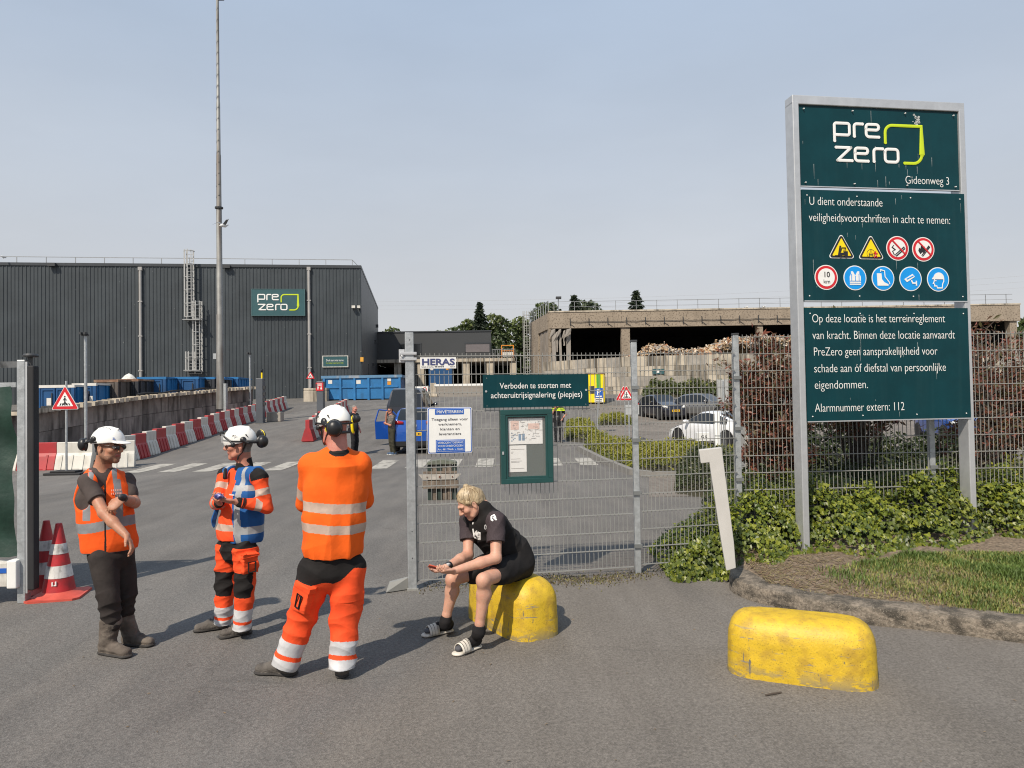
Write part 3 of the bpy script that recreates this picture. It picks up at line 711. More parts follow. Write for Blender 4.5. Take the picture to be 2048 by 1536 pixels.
for j in range(11):
    for i in range(89): a = n0 + j * 90 + i; Q.append((a, a + 1, a + 91, a + 90)); MI.append(0 if (i * 7 + j * 3) % 3 else 2)
hpo = np_obj('waste_heap', [tuple(p) for p in V], Q, chips, mi=MI, smooth=False); hpo['kind'] = 'stuff'; hpo['label'] = 'heap of splintered waste wood and rubble behind the bunker wall'
# ================================================================== BIG SIGN BOARD
SP = Plane(W(1590, 1080, 7.85), math.atan(.146))
su = lambda px, py: SP.uz(px, py)
sign = thing('sign_board', 'tall dark green entrance sign with safety pictograms between two aluminium posts', 'sign', SP.at(0), SP.ang)
uL, _ = su(1592, 1000); uR, _ = su(1957, 1000); zT = su(1592, 189)[1]; pw = .075
uL0 = su(1590, 210)[0]; uL = uL0 - .0; uRt = su(1929, 215)[0]
uL, uR = uL0 - .03, uRt
b = MB().box(uL, uL + pw, 0, .165, .05, zT - pw); b.build('post', alu, sign, bevel=.008)
MB().box(uR - pw, uR, 0, .165, .05, zT - pw).build('post', alu, sign, bevel=.008)
MB().box(uL, uR, .001, .164, zT - pw * 1.4 + .001, zT).build('top_beam', alu, sign, bevel=.008)
pan = []
for ya, yb in ((208, 372), (379, 603), (615.5, 845)):
    z1, z0 = su(1600, ya)[1], su(1600, yb)[1]
    full = ya > 210
    ua, ub = uL + pw + .004, uR - pw * (.55 if full else 1) - .004
    p = MB().box(ua, ub, (.0 if full else .03) - .006, (.02 if full else .045), z0, z1).build('panel', sign_green, sign)
    MB().box(ua, ub, -.009 if full else .02, -.0065 if full else .0235, z0 - .0, z0 + .012).build('trim', alu, p)
    pan.append((ua, ub, z0, z1))
    bl = MB()
    for fx in (.03, .33, .66, .97):
        for fz in (.05, .95): bl.disc(ua + (ub - ua) * fx, z0 + (z1 - z0) * fz, .007, -.012 if full else .018, 0, seg=8)
    bl.build('rivet', white_p, p)
ux = lambda x, y: su(x, y)[0]; uzz = lambda x, y: su(x, y)[1]
a = su(1667, 238); c_ = su(1846, 250)
logo(sign, a[0] + .02, uzz(1667, 241), (c_[0] - a[0] - .01) / 1495, .020)
YT = -.0075
def line(s, xa, ya, xb, h=17.5, bold=-.014, yy=YT):
    u0, z0 = su(xa, ya); u1, _ = su(xb, ya); text(sign, s, u0, z0, h * 7.95 / F, white_p, u1, yy, bold=bold)
line('Gideonweg 3', 1813, 366, 1901, 17, yy=.0225)
line('U dient onderstaande', 1617, 410, 1764)
line('veiligheidsvoorschriften in acht te nemen:', 1617, 442.5, 1899)
for s, xa, y, xb in (('Op deze locatie is het terreinreglement', 1623, 645, 1889), ('van kracht. Binnen deze locatie aanvaardt', 1624, 678.5, 1909), ('PreZero geen aansprakelijkheid voor', 1626, 711.5, 1874),
                     ('schade aan óf diefstal van persoonlijke', 1627, 745, 1891), ('eigendommen.', 1628, 778, 1735), ('Alarmnummer extern: 112', 1629, 824, 1808)): line(s, xa, y, xb)
pk = F / 7.95
def picto(cx, cy):
    u, z = su(cx, cy); o = bpy.data.objects.new('pictogram', None); COL.objects.link(o); o.parent = sign; o.location = (u, -.007, z); o.empty_display_size = .05
    return o
S1 = .0056                                       # metres per picture pixel on the board
def rtri(r, rc=.12, n=4):
    pts = []
    for k in range(3):
        t = 90 + 120 * k; c = ((r - 2 * rc * r) * math.cos(R(t)), (r - 2 * rc * r) * math.sin(R(t)))
        pts += [(c[0] + rc * r * math.cos(R(t - 60 + 120 * i / n)), c[1] + rc * r * math.sin(R(t - 60 + 120 * i / n))) for i in range(n + 1)]
    return pts
def strokes(par, name, mat, lines, w, y=-.012, k=1.0):
    b = MB()
    for ln in lines:
        b.tube([(p[0] * k, y, p[1] * k) for p in ln], w, 6, flat=(Vector((0, 1, 0)), .0012 / w if w > .0012 else 1), up=(0, 1, 0))
    return b.build(name, mat, par)
for cx, cy, kind in ((1682, 500, 'lift'), (1741, 502, 'crush')):
    o = picto(cx, cy); r = 34 * S1
    MB().xz(rtri(r), -.002, .004).build('edge', white_p, o); MB().xz(rtri(r * .93), -.004, -.0015).build('border', black_p, o)
    MB().xz([(x, z) for x, z in rtri(r * .70, .04)], -.006, -.0035).build('face', yellow_p, o)
    q = r / 34
    if kind == 'lift':
        b = MB(); b.xz([(-5 * q, -11 * q), (13 * q, -11 * q), (13 * q, -3 * q), (6 * q, -3 * q), (3 * q, -6 * q), (-5 * q, -6 * q)], -.009, -.0055)
        for x in (-3, 9): b.disc(x * q, -12 * q, 3.4 * q, -.010, -.0055, seg=14)
        b.xz([(-15 * q, -12.6 * q), (-6 * q, -12.6 * q), (-6 * q, -11 * q), (-15 * q, -11 * q)], -.0095, -.0055)
        for p in ([(-8, -11), (-4, 8)], [(-6, -11), (-2, 8)], [(-3, -5), (0, 4), (8, 4), (9, -3)], [(4, -4), (5, 1)]): b.tube([(x * q, -.0085, z * q) for x, z in p], .9 * q, 5)
        b.build('symbol', black_p, o)
    else:
        b = MB(); b.ring(-1 * q, -6 * q, 8.3 * q, 9 * q, -.008, -.0055, seg=26)
        for p in ([(-5, -12), (-5, -4)], [(3, -12), (3, -4)], [(-5, -8), (3, -8)], [(-1, -9), (-1, 3)]): b.tube([(x * q, -.0085, z * q) for x, z in p], .7 * q, 5)
        b.build('symbol', black_p, o)
        b = MB()
        for p in ([(6, -14), (9, -9), (12, -14)], [(9, -9), (9, -4)], [(5, -5), (9, -6), (13, -5)]): b.tube([(x * q, -.0095, z * q) for x, z in p], 1.1 * q, 5)
        b.disc(9 * q, -2.5 * q, 1.6 * q, -.011, -.0055, seg=10).build('figure', red_p, o)
for cx, cy, kind in ((1794, 497, 'smoke'), (1845.5, 499, 'fire'), (1651.5, 555, 'speed'), (1709, 556, 'vest'), (1765, 557, 'boot'), (1820, 558, 'camera'), (1875, 559, 'helmet')):
    o = picto(cx, cy); r = 25.0 * S1; q = r / 25
    red = kind in ('smoke', 'fire', 'speed')
    MB().disc(0, 0, r, -.002, .004, seg=36).build('edge', white_p, o)
    MB().disc(0, 0, r * .925, -.004, -.0015, seg=36).build('border', red_p if red else blue_p, o)
    if red: MB().disc(0, 0, r * .72, -.006, -.0035, seg=36).build('face', white_p, o)
    P = lambda pts, m, n='symbol', y0=-.0085: MB().xz([(x * q, z * q) for x, z in pts], y0, y0 + .003).build(n, m, o)
    if kind == 'speed':
        text(o, '10', -7 * q, .5 * q, 11 * q, black_p, 7.5 * q, -.008, bold=.012); text(o, 'km', -7 * q, -12 * q, 8 * q, black_p, 7.5 * q, -.008)
    elif kind == 'smoke':
        strokes(o, 'symbol', black_p, [[(-6, -13), (14, 3), (16, 0), (-4, -16), (-6, -13)], [(-8, -14), (-12, -6), (-6, -3), (-13, 2), (-9, 6)]], .9 * q, -.0085, q)
        b = MB(); b.xz([(-13 * q, 15 * q), (-11 * q, 17 * q), (17 * q, -11 * q), (15 * q, -13 * q)], -.012, -.0075); b.build('bar', red_p, o)
    elif kind == 'fire':
        P([(-8, -10), (-12, -3), (-10, 3), (-7, 1), (-5, 10), (-1, 4), (2, 6), (4, 0), (2, -8), (-3, -6)], black_p)
        strokes(o, 'match', black_p, [[(-3, -15), (14, 5), (12, 7), (-5, -13)]], .9 * q, -.0085, q)
        b = MB(); b.xz([(-13 * q, 15 * q), (-11 * q, 17 * q), (17 * q, -11 * q), (15 * q, -13 * q)], -.012, -.0075); b.build('bar', red_p, o)
    elif kind == 'vest':
        P([(-12, -6), (-12, 2), (-9, 8), (-9, 13), (-5, 13), (0, 4), (5, 13), (9, 13), (9, 8), (12, 2), (12, -6)], white_p)
        for z in (-9, -13): P([(-12, z - 1.3), (12, z - 1.3), (12, z + 1.3), (-12, z + 1.3)], white_p)
        strokes(o, 'seam', blue_p, [[(-8, 8), (-8, -6)], [(8, 8), (8, -6)], [(0, 4), (0, -6)]], .8 * q, -.009, q)
    elif kind == 'boot':
        P([(-14, 10), (-4, 10), (-3, -2), (2, -8), (11, -12), (11, -15), (-13, -15)], white_p)
        strokes(o, 'boot_outline', white_p, [[(-6, 13), (-6, 17), (3, 15), (4, 3), (13, -8), (14, -12)]], 1.0 * q, -.0085, q)
    elif kind == 'camera':
        P([(-15, -1), (4, 10), (9, 4), (-9, -7)], white_p); P([(-10, 0), (5, 7), (6, 5), (-9, -2)], blue_p, 'seam', -.0105)
        strokes(o, 'arm', white_p, [[(1, -3), (4, -9), (12, -9)], [(12, -4), (12, -14)]], 1.5 * q, -.0085, q)
    else:
        P([(-14, 2)] + [(12 * math.cos(R(t)) + 1, 2 + 12 * math.sin(R(t))) for t in range(165, -1, -15)] + [(13, 0), (-14, 0)], white_p)
        strokes(o, 'face_outline', white_p, [[(-9, 0), (-10, -5), (-12, -9), (-9, -10), (-9, -14), (-4, -14), (-3, -18), (8, -18), (9, -10), (12, -4), (12, 0)]], 1.1 * q, -.0085, q)
        MB().disc(-6 * q, -3 * q, 1.4 * q, -.0085, -.0055, seg=10).build('eye', white_p, o)
# pale bird-lime runs on the boards: real marks of dried dirt
bm_ = M('dried_lime_stain', (.33, .36, .36), .9, 0, .5, 60)
b = MB()
for k in range(46):
    ua, ub, z0, z1 = pan[rnd.choice((0, 0, 1, 1, 2))]; u = rnd.uniform(ua + .03, ub - .03); z = rnd.uniform(z0 + .05, z1 - .02); l = min(rnd.uniform(.01, .17), z - z0 - .02) ; w_ = rnd.uniform(.0009, .0028)
    yy = .0228 if z0 > 4 else -.0072
    b.xz([(u - w_, z), (u + w_, z), (u + w_ * .3, z - l), (u - w_ * .3, z - l)], yy, yy + .001)
b.build('stain', bm_, sign); uu, zz = su(1837, 238); bb = MB()
for k in range(26): bb.disc(uu + rnd.gauss(0, .022), zz + rnd.gauss(0, .035), rnd.uniform(.005, .016), .021, .0225 + .0004 * k * .1, seg=7)
bb.build('stain', M('bird_lime', (.45, .46, .45), .9), sign)
# ================================================================== FENCE
gp = W(825, 1180, 7.62); q1 = W(1278, 1150, 8.10); q2 = W(1483, 1100, 8.38); q3 = W(1870, 1000, 8.46); q4 = Vector((8.9, 8.5, 0))
def run(p, q): return Plane(p, math.atan2(q.y - p.y, q.x - p.x)), (Vector((q.x, q.y, 0)) - Vector((p.x, p.y, 0))).length
def wire_panel(parent, L, z0, z1, u0=.05, spikes=True, name='wire_panel', offz=0):
    b = MB(); t = .0028; u = u0 + .02
    while u < L - .05: b.box(u - t, u + t, -t, t, z0, z1 + (.03 if spikes else 0)); u += .05
    z = z1
    while z > z0 - .01: 
        for s in (-.007, .007): b.box(u0, L - .03, s - .004, s + .004, z - .004, z + .004)
        z -= .2
    return b.build(name, wire_m, parent)
A0, LA = run(gp, q1); ZF = 2.49
leaf = thing('gate_leaf', 'wire mesh gate leaf hung with signs, right of the galvanised gate post', 'gate', A0.at(0), A0.ang)
wire_panel(leaf, LA - .03, .09, ZF)
MB().box(.045, .06, -.012, .012, .07, ZF + .02).build('edge_bar', wire_m, leaf)
gpost = thing('gate_post', 'galvanised square gate post with a clamp, at the open end of the mesh gate', 'post', A0.at(0, 0, .0), A0.ang)
MB().box(-.045, .045, -.05, .04, .0, 2.74).build('post', galv, gpost, bevel=.006)
b = MB().box(-.10, .075, -.065, .06, 2.44, 2.47).box(-.10, .075, -.065, .06, 2.50, 2.53).box(-.11, -.05, -.03, .05, 2.42, 2.56); b.disc(-.08, 2.485, .012, -.08, -.05, seg=8); b.build('clamp', alu, gpost, bevel=.003)
b = MB()
for z in (2.66, .62, .34): b.disc(.002, z, .006, -.0515, -.046, seg=8)
b.build('bolt_hole', black_p, gpost)
fo = MB(); fo.prism([(-.05, -.02, .13), (-.05, -.02, .01), (-.28, -.10, .01), (-.24, -.05, .10)], (0, .05, 0)); fo.box(-.06, .06, -.06, .05, -.01, .02); fo.build('foot', wire_m, gpost)
def fpost(p, z0, z1, lab):
    o = thing('fence_post', lab, 'post', (p.x, p.y, 0), .05)
    MB().box(-.033, .033, .012, .075, z0, z1).build('post', galv, o, bevel=.006)
    MB().box(-.037, .037, .008, .079, z1, z1 + .025).build('cap', steel_dk, o, bevel=.004)
    b = MB(); z = z0 + .3
    while z < z1 - .1: b.box(-.045, .045, -.014, .012, z, z + .04); z += .6
    b.build('clip', M('clip_zinc', (.2, .21, .21), .5, .4), o)
    return o
fpost(q1, 0, W(1272, 684, q1.y).z, 'grey fence post carrying the gate mesh, left of the leaning white bracket')
fpost(q2, .1, W(1477, 670, q2.y).z, 'grey fence post behind the ivy, right of the leaning white bracket')
fpost(q3, .2, 2.75, 'grey fence post seen below the big sign, near its far leg')
B0_, LB_ = run(q1, q2)
f1 = thing('mesh_fence', 'short section of grey wire mesh fence between two posts above the ivy', 'fence', B0_.at(0), B0_.ang); wire_panel(f1, LB_ - .0, .1, ZF + .02)
C0_, LC_ = run(q2, q3)
f2 = thing('mesh_fence', 'raised section of grey wire mesh fence passing behind the big sign', 'fence', C0_.at(0), C0_.ang); wire_panel(f2, LC_, .27, W(1540, 674, 8.42).z)
D0_, LD_ = run(q3, q4)
f3 = thing('mesh_fence', 'grey wire mesh fence running out of frame past the far sign leg', 'fence', D0_.at(0), D0_.ang); wire_panel(f3, LD_, .27, W(1990, 667, 8.47).z)
# ---- signs hung on the gate mesh
def hung(name, label, cat, x0, y0, x1, y1, off=.035, thick=.006, m=sign_green, slant=0.0):
    ua, z1 = A0.uz(x0, y0); ub, z0 = A0.uz(x1, y1)
    o = thing(name, label, cat, A0.at(ua, z0, off), A0.ang); w, h = ub - ua, z1 - z0
    MB().box(0, w, 0, thick, 0, h).build('panel', m, o, bevel=.001)
    return o, w, h
o, w, h = hung('dumping_sign', 'dark green sign lettered white in two lines, hung across the gate mesh', 'sign', 964.5, 750, 1176, 812)
text(o, 'Verboden te storten met', w * .155, h * .575, .066, white_p, w * .83); text(o, 'achteruitrijsignalering (piepjes)', w * .07, h * .29, .066, white_p, w * .935)
for x in (.028, .975): MB().disc(w * x, h * .5, .012, -.006, 0, seg=12).build('bolt', alu, o)
for x, z in ((.035, .9), (.035, .06), (.97, .06)): MB().disc(w * x, h * z, .004, -.003, 0, seg=8).build('screw', alu, o)
o, w, h = hung('maker_sign', 'small white maker sign wired to the top of the gate mesh', 'sign', 840, 715, 912, 737, .02, .004, white_p)
text(o, 'HERAS', w * .035, h * .33, h * .56, M('maker_navy', (.05, .06, .16), .5), w * .96, -.003, bold=.035); text(o, 'Schade of storing', w * .03, h * .13, h * .09, black_p, w * .36, -.003); text(o, '088 378 08 78', w * .4, h * .13, h * .1, black_p, w * .65, -.003, bold=.02); text(o, 'heras.nl', w * .83, h * .13, h * .09, black_p, w * .96, -.003)
ua, z1 = A0.uz(854, 815.5); ub, z0 = A0.uz(944, 905)
o = thing('private_sign', 'white and blue private premises sign on the gate mesh beside the gate post', 'sign', A0.at(ua, z0, .03), A0.ang); w, h = ub - ua, z1 - z0
def rrect(x0, x1, z0, z1, r, n=5):
    return arc(x1 - r, z1 - r, r, 0, 90, n) + arc(x0 + r, z1 - r, r, 90, 180, n) + arc(x0 + r, z0 + r, r, 180, 270, n) + arc(x1 - r, z0 + r, r, 270, 360, n)
MB().xz(rrect(0, w, 0, h, .02), 0, .004).build('panel', white_p, o); MB().xz(rrect(.006, w - .006, .006, h - .006, .017), -.002, .0005).build('border', navy_p, o); MB().xz(rrect(.015, w - .015, .015, h - .015, .012), -.0035, -.0015).build('face', white_p, o)
MB().box(w * .17, w * .82, -.005, -.003, h * .845, h * .965).build('heading_band', navy_p, o); text(o, 'PRIVÉTERREIN', w * .205, h * .875, h * .062, white_p, w * .79, -.0065, bold=.01)
for s, z, a, c in (('Toegang alleen voor', .715, .09, .91), ('werknemers,', .61, .24, .765), ('klanten en', .505, .28, .715), ('leveranciers', .40, .25, .75)): text(o, s, w * a, h * z, h * .058, M('print_dark', (.03, .03, .04), .6) if z > .7 else bpy.data.materials['print_dark'], w * c, -.005)
MB().box(w * .18, w * .835, -.005, -.003, h * .03, h * .30).build('notice_band', navy_p, o)
MB().box(w * .20, w * .815, -.0062, -.0046, h * .045, h * .285).build('band_outline', white_p, o); MB().box(w * .206, w * .809, -.0076, -.0058, h * .052, h * .278).build('band_face', navy_p, o)
for s, z, a, c in (('VERBODEN TOEGANG', .215, .225, .79), ('VOOR ONBEVOEGDEN', .145, .225, .79), ('Art. 461 Wetb. v. Strafr.', .072, .22, .80)): text(o, s, w * a, h * z, h * .044, white_p, w * c, -.009)
# ---- notice cabinet
o, w, h = hung('notice_cabinet', 'green framed glazed notice cabinet with a site plan and a letter inside', 'notice cabinet', 998, 820, 1103, 963, .045, .05, M('cabinet_back', (.035, .05, .042), .6, 0, .1, 4))
gfr = M('cabinet_green', (.012, .06, .058), .4, 0, .1, 6); t = .055
f = MB(); f.box(0, w, -.05, -.001, h - t, h).box(0, w, -.05, -.001, 0, t).box(0, t, -.05, -.001, t, h - t).box(w - t, w, -.05, -.001, t, h - t); f.build('frame', gfr, o, bevel=.004)
f = MB(); e = t + .0; t2 = .022; f.box(e, w - e, -.04, -.003, h - e - t2, h - e - .001).box(e, w - e, -.04, -.003, e + .001, e + t2).box(e + .001, e + t2, -.04, -.003, e + t2, h - e - t2).box(w - e - t2, w - e - .001, -.04, -.003, e + t2, h - e - t2); f.build('door_frame', gfr, o)
MB().box(.01, .03, -.058, -.05, h * .40, h * .44).build('lock', alu, o)
pap = M('paper', (.66, .65, .63), .8, 0, .03); plan = M('plan_print_pink', (.60, .42, .36), .8, 0, .1, 40)
pp = MB().box(w * .16, w * .82, -.008, -.005, h * .53, h * .88).build('site_plan', pap, o)
b = MB(); r4 = random.Random(8); b.box(w * .20, w * .36, -.0095, -.0075, h * .73, h * .85, 0); b.box(w * .54, w * .76, -.0095, -.0075, h * .73, h * .81, 0)
for k in range(7): x = w * (.21 + .03 * (k % 3)); b.box(x, x + w * .022, -.0095, -.0075, h * (.57 + .035 * k * .5), h * (.585 + .035 * k * .5), 1)
for x in (.35, .42): b.box(w * x, w * (x + .05), -.0095, -.0075, h * .58, h * .67, 1)
for k in range(70): x = w * r4.uniform(.2, .78); z = h * r4.uniform(.58, .86); v_ = r4.random() < .5; b.box(x, x + (w * r4.uniform(.02, .08) if v_ else .0025), -.0115, -.009, z, z + (.0025 if v_ else h * r4.uniform(.01, .035)), 2)
b.build('plan_drawing', [plan, M('plan_print_blue', (.12, .2, .30), .8), M('plan_print_grey', (.25, .23, .22), .8)], pp)
pp = MB().box(w * .165, w * .50, -.007, -.005, h * .155, h * .515).build('letter', pap, o); b = MB()
for z, x in ((.46, .46), (.425, .25), (.41, .24), (.33, .38), (.30, .41), (.285, .36), (.2, .45)): b.box(w * .20, w * x, -.0085, -.0065, h * z, h * z + .004)
b.build('print', bpy.data.materials['plan_print_grey'], pp)
gl = M('cabinet_glass', (1, 1, 1), .03, 0, 0, alpha=.05, spec=.5)
MB().box(t + .02, w - t - .02, -.026, -.024, t + .02, h - t - .02).build('glass', gl, o)
# ================================================================== LEFT GATE
lp = G(52, 1204); LG = Plane(lp, R(4)); lgo = thing('gate_post', 'tall galvanised post with a dark rubber buffer strip at the left frame edge', 'post', LG.at(0), LG.ang)
MB().box(-.06, .02, -.05, .05, 0, 2.50).build('post', galv, lgo, bevel=.006); MB().box(.022, .04, -.045, .045, .1, 2.48).build('edge_rail', alu, lgo)
MB().box(.042, .108, -.05, .05, .13, 2.44).build('buffer_strip', rubber, lgo, bevel=.012)
b = MB(); b.lathe([(.0, .10), (.06, .095), (.075, .075), (.07, .06), (.0, .06)], (.05, 0, 2.47), 16); b.box(.03, .06, -.02, .02, 2.44, 2.53); b.build('antenna', steel_dk, lgo, smooth=40)
gl_ = thing('sliding_gate', 'sliding gate leaf with ragged green tarpaulin and white bottom beam, cut by the frame', 'gate', LG.at(0), LG.ang)
b = MB(); n = 40; rows = 26; tv = []; r6 = random.Random(4)
for j in range(rows + 1):
    z = .50 + (2.24 - .50) * j / rows; re = -.05 - .035 + .05 * math.sin(z * 4.4 + 1) - .02 * math.sin(z * 11) - (.08 * math.exp(-((z - 1.5) / .25) ** 2)) + .03 * math.exp(-((z - .75) / .2) ** 2)
    for i in range(n + 1):
        x = -3.2 + (re + 3.2) * i / n
        tv.append((x, -.02 + .018 * math.sin(x * 17 + z * 3) + .012 * math.sin(z * 13 + x * 6) - .03 * math.exp(-((i - n) / 5) ** 2) * math.sin(z * 7), z + (.03 * math.sin(x * 9) if j == 0 else 0) - (.02 * abs(math.sin(x * 5)) if j == rows else 0)))
MB().add(tv, [(j * (n + 1) + i, j * (n + 1) + i + 1, (j + 1) * (n + 1) + i + 1, (j + 1) * (n + 1) + i) for j in range(rows) for i in range(n)]).build('tarpaulin', M('green_tarpaulin', (.008, .033, .022), .5, 0, .25, 5, .25, 14, dirt=(.03, .06, .045), dirt_amt=.4), gl_, smooth=180)
MB().box(-3.2, -.10, .0, .04, 2.22, 2.27).box(-3.2, -.1, .0, .04, .5, .54).build('frame', galv, gl_)
bm = MB().box(-3.2, -.13, -.10, .06, .185, .43).build('bottom_beam', white_dirty, gl_, bevel=.008); MB().box(-3.2, -.13, -.105, -.1005, .325, .375).build('stripe', navy_p, bm)
MB().box(-.128, -.03, -.11, .07, .165, .45).build('end_cap', white_p, gl_, bevel=.012); MB().box(-.3, -.27, -.03, .0, .03, .19).build('roller_pin', steel_dk, gl_); MB().box(-.33, -.3, -.02, .02, .43, .55).build('hanger', galv, gl_)
sh_ = W(20, 730, 24); o = thing('bin_shelter', 'small shelter with a pale corrugated sheet roof behind the tarpaulin', 'shelter', (sh_.x - 3.4, 24, GZ(sh_.x, 24)))
b = MB(); zz = sh_.z; 
for i in range(22): a = i * .17; b.prism([(a, 0, zz - .1 - GZ(sh_.x, 24)), (a + .085, 0, zz + .12 - GZ(sh_.x, 24)), (a + .17, 0, zz - .1 - GZ(sh_.x, 24))], (0, 1.5, .1)) if a < 2.62 else None
b.build('roof', conc_pale, o); MB().box(0, 2.7, -.04, 0, zz - .38 - GZ(sh_.x, 24), zz - .1 - GZ(sh_.x, 24)).build('fascia', conc_pale, o); MB().tube([(2.3, .2, 0), (2.3, .2, zz - .4)], .09, 10).build('post', pipe_m, o)
# ================================================================== CONES
def cone(loc, label, rz, lean, h=.75):
    o = thing('traffic_cone', label, 'traffic cone', loc, rz, 'traffic cones beside the gate post'); o.rotation_euler.x = lean
    rubber_red = M('cone_base_red', (.50, .075, .05), .6, 0, .15, 8) if 'cone_base_red' not in bpy.data.materials else bpy.data.materials['cone_base_red']
    b = MB(); s = .255; c = .05
    b.prism([(-s + c, -s, .0), (s - c, -s, .0), (s, -s + c, .0), (s, s - c, .0), (s - c, s, .0), (-s + c, s, .0), (-s, s - c, 0), (-s, -s + c, 0)], (0, 0, .022)); b.lathe([(.24, .02), (.19, .045), (.165, .06), (.155, .07)], seg=28); b.build('base', rubber_red, o, smooth=40)
    cr = M('cone_red', (.40, .02, .025), .5, 0, .2, 9, dirt=(.16, .03, .03), dirt_amt=.6, dirt_scale=(7, 7, 7), dirt_lo=.5) if 'cone_red' not in bpy.data.materials else bpy.data.materials['cone_red']
    cw_ = M('cone_white', (.58, .57, .55), .5, 0, .1, 9, dirt=(.12, .11, .10), dirt_amt=.85, dirt_scale=(16, 16, 9), dirt_lo=.49) if 'cone_white' not in bpy.data.materials else bpy.data.materials['cone_white']
    zs = [.06, .21, .335, .455, .56, h]; rr = lambda z: .158 - (.158 - .034) * (z - .06) / (h - .06)
    b = MB()
    for i, (a, c) in enumerate(zip(zs[:-1], zs[1:])):
        k = .003 if i % 2 else 0
        b.lathe([(rr(a) + k, a), (rr(c) + k, c)], seg=28, mi=i % 2)
    b.lathe([(rr(h), h), (.03, h + .02), (.022, h + .022)], seg=20); b.build('body', [cr, cw_], o, smooth=40)
    return o
cA, cB = G(118, 1192), G(88, 1176)
ca = cone((cA.x, cA.y, 0), 'scuffed red and white traffic cone in front, with a white mark', .25, 0)
mk = MB(); mk.xz([(-.02, .14), (-.008, .14), (-.008, .18), (-.02, .18)], -.152, -.14).xz([(.0, .14), (.024, .14), (.024, .185), (.012, .185), (.012, .15), (0, .15)], -.152, -.14); mk.build('sticker', white_p, ca)
cBp = W(93, 1180, 7.78)
cone((cBp.x, 7.78, 0), 'red and white traffic cone behind the other one, close against the gate post', .6, 0)
# ================================================================== YELLOW BLOCKS
ym = M('chipped_yellow_paint', (.58, .385, .02), .55, 0, .12, 5, .45, 45, dirt=(.33, .20, .03), dirt_amt=.65, dirt_scale=(11, 11, 11), dirt_lo=.46, speck=(.06, .05, .03), speck_scale=170, speck_lo=.635, bdist=.006)
def add_wear(m):
    nt = m.node_tree; N = nt.nodes; L = nt.links; bs = N['Principled BSDF']; src = bs.inputs['Base Color'].links[0].from_socket
    tc = N.new('ShaderNodeTexCoord')
    def scr(scale, lo, col, src, zmax):
        mp = N.new('ShaderNodeMapping'); mp.inputs['Scale'].default_value = scale; L.new(tc.outputs['Object'], mp.inputs[0])
        n = N.new('ShaderNodeTexNoise'); n.inputs['Scale'].default_value = 1; n.inputs['Detail'].default_value = 7; n.inputs['Roughness'].default_value = .7; L.new(mp.outputs[0], n.inputs['Vector'])
        r = N.new('ShaderNodeMapRange'); r.inputs[1].default_value = lo; r.inputs[2].default_value = lo + .035; L.new(n.outputs['Fac'], r.inputs[0])
        sp = N.new('ShaderNodeSeparateXYZ'); L.new(tc.outputs['Object'], sp.inputs[0]); h = N.new('ShaderNodeMapRange'); h.inputs[1].default_value = zmax; h.inputs[2].default_value = zmax - .12; L.new(sp.outputs[2], h.inputs[0])
        mu = N.new('ShaderNodeMath'); mu.operation = 'MULTIPLY'; L.new(r.outputs[0], mu.inputs[0]); L.new(h.outputs[0], mu.inputs[1])
        mx = N.new('ShaderNodeMix'); mx.data_type = 'RGBA'; L.new(mu.outputs[0], mx.inputs[0]); L.new(src, mx.inputs[6]); mx.inputs[7].default_value = col + (1,)
        return mx.outputs[2]
    o = scr((4, 4, 34), .605, (.20, .185, .16), src, .40); o = scr((26, 26, 5), .635, (.13, .12, .10), o, .34); o = scr((5, 5, 13), .50, (.25, .20, .10), o, .12)
    L.new(o, bs.inputs['Base Color'])
add_wear(ym)
def yblock(label, c, rz, L, Wd, H):
    V = []; Q = []; NU, NVv = 64, 26
    for j in range(NVv + 1):
        t = j / NVv
        if t < .45: z = H * .56 * t / .45; k = 1.0 - .03 * t / .45
        else: a = (t - .45) / .55 * math.pi / 2; z = H * (.56 + .44 * math.sin(a)); k = .97 * (.22 + .78 * math.cos(a) ** .8) if a < 1.57 else .2
        for i in range(NU):
            p = 2 * math.pi * i / NU; e = .42
            cx, cy = math.cos(p), math.sin(p)
            sx_ = math.copysign(abs(cx) ** e, cx); sy_ = math.copysign(abs(cy) ** .7, cy)
            hl = L / 2 - (Wd / 2) * (1 - k) * 1.0
            V.append((hl * sx_ + rnd.gauss(0, .0012), Wd / 2 * k * sy_ + rnd.gauss(0, .0012), z - (.012 if j == 0 else 0) + rnd.gauss(0, .001)))
    V.append((0, 0, H * 1.0)); top = len(V) - 1
    for j in range(NVv):
        for i in range(NU): Q.append((j * NU + i, j * NU + (i + 1) % NU, (j + 1) * NU + (i + 1) % NU, (j + 1) * NU + i))
    o = mesh_obj('yellow_block', V, Q + [(NVv * NU + i, NVv * NU + (i + 1) % NU, top) for i in range(NU)], ym, smooth=180)
    o.location = c; o.rotation_euler.z = rz
    return tag(o, label, 'traffic block', 'yellow traffic blocks')
pa, pb = G(1480, 1352), G(1755, 1388); ctr = (pa + pb) / 2 + Vector((.04, .20, 0))
yblock('long rounded yellow concrete block with scraped paint, standing free before the kerb', ctr, math.atan2(pb.y - pa.y, pb.x - pa.x) + .02, 1.0, .47, .43)
SEAT = G(1064, 1282) + Vector((-.17, .46, 0))
yblock('chipped yellow concrete block under the seated man', SEAT, R(122), 1.02, .50, .475)
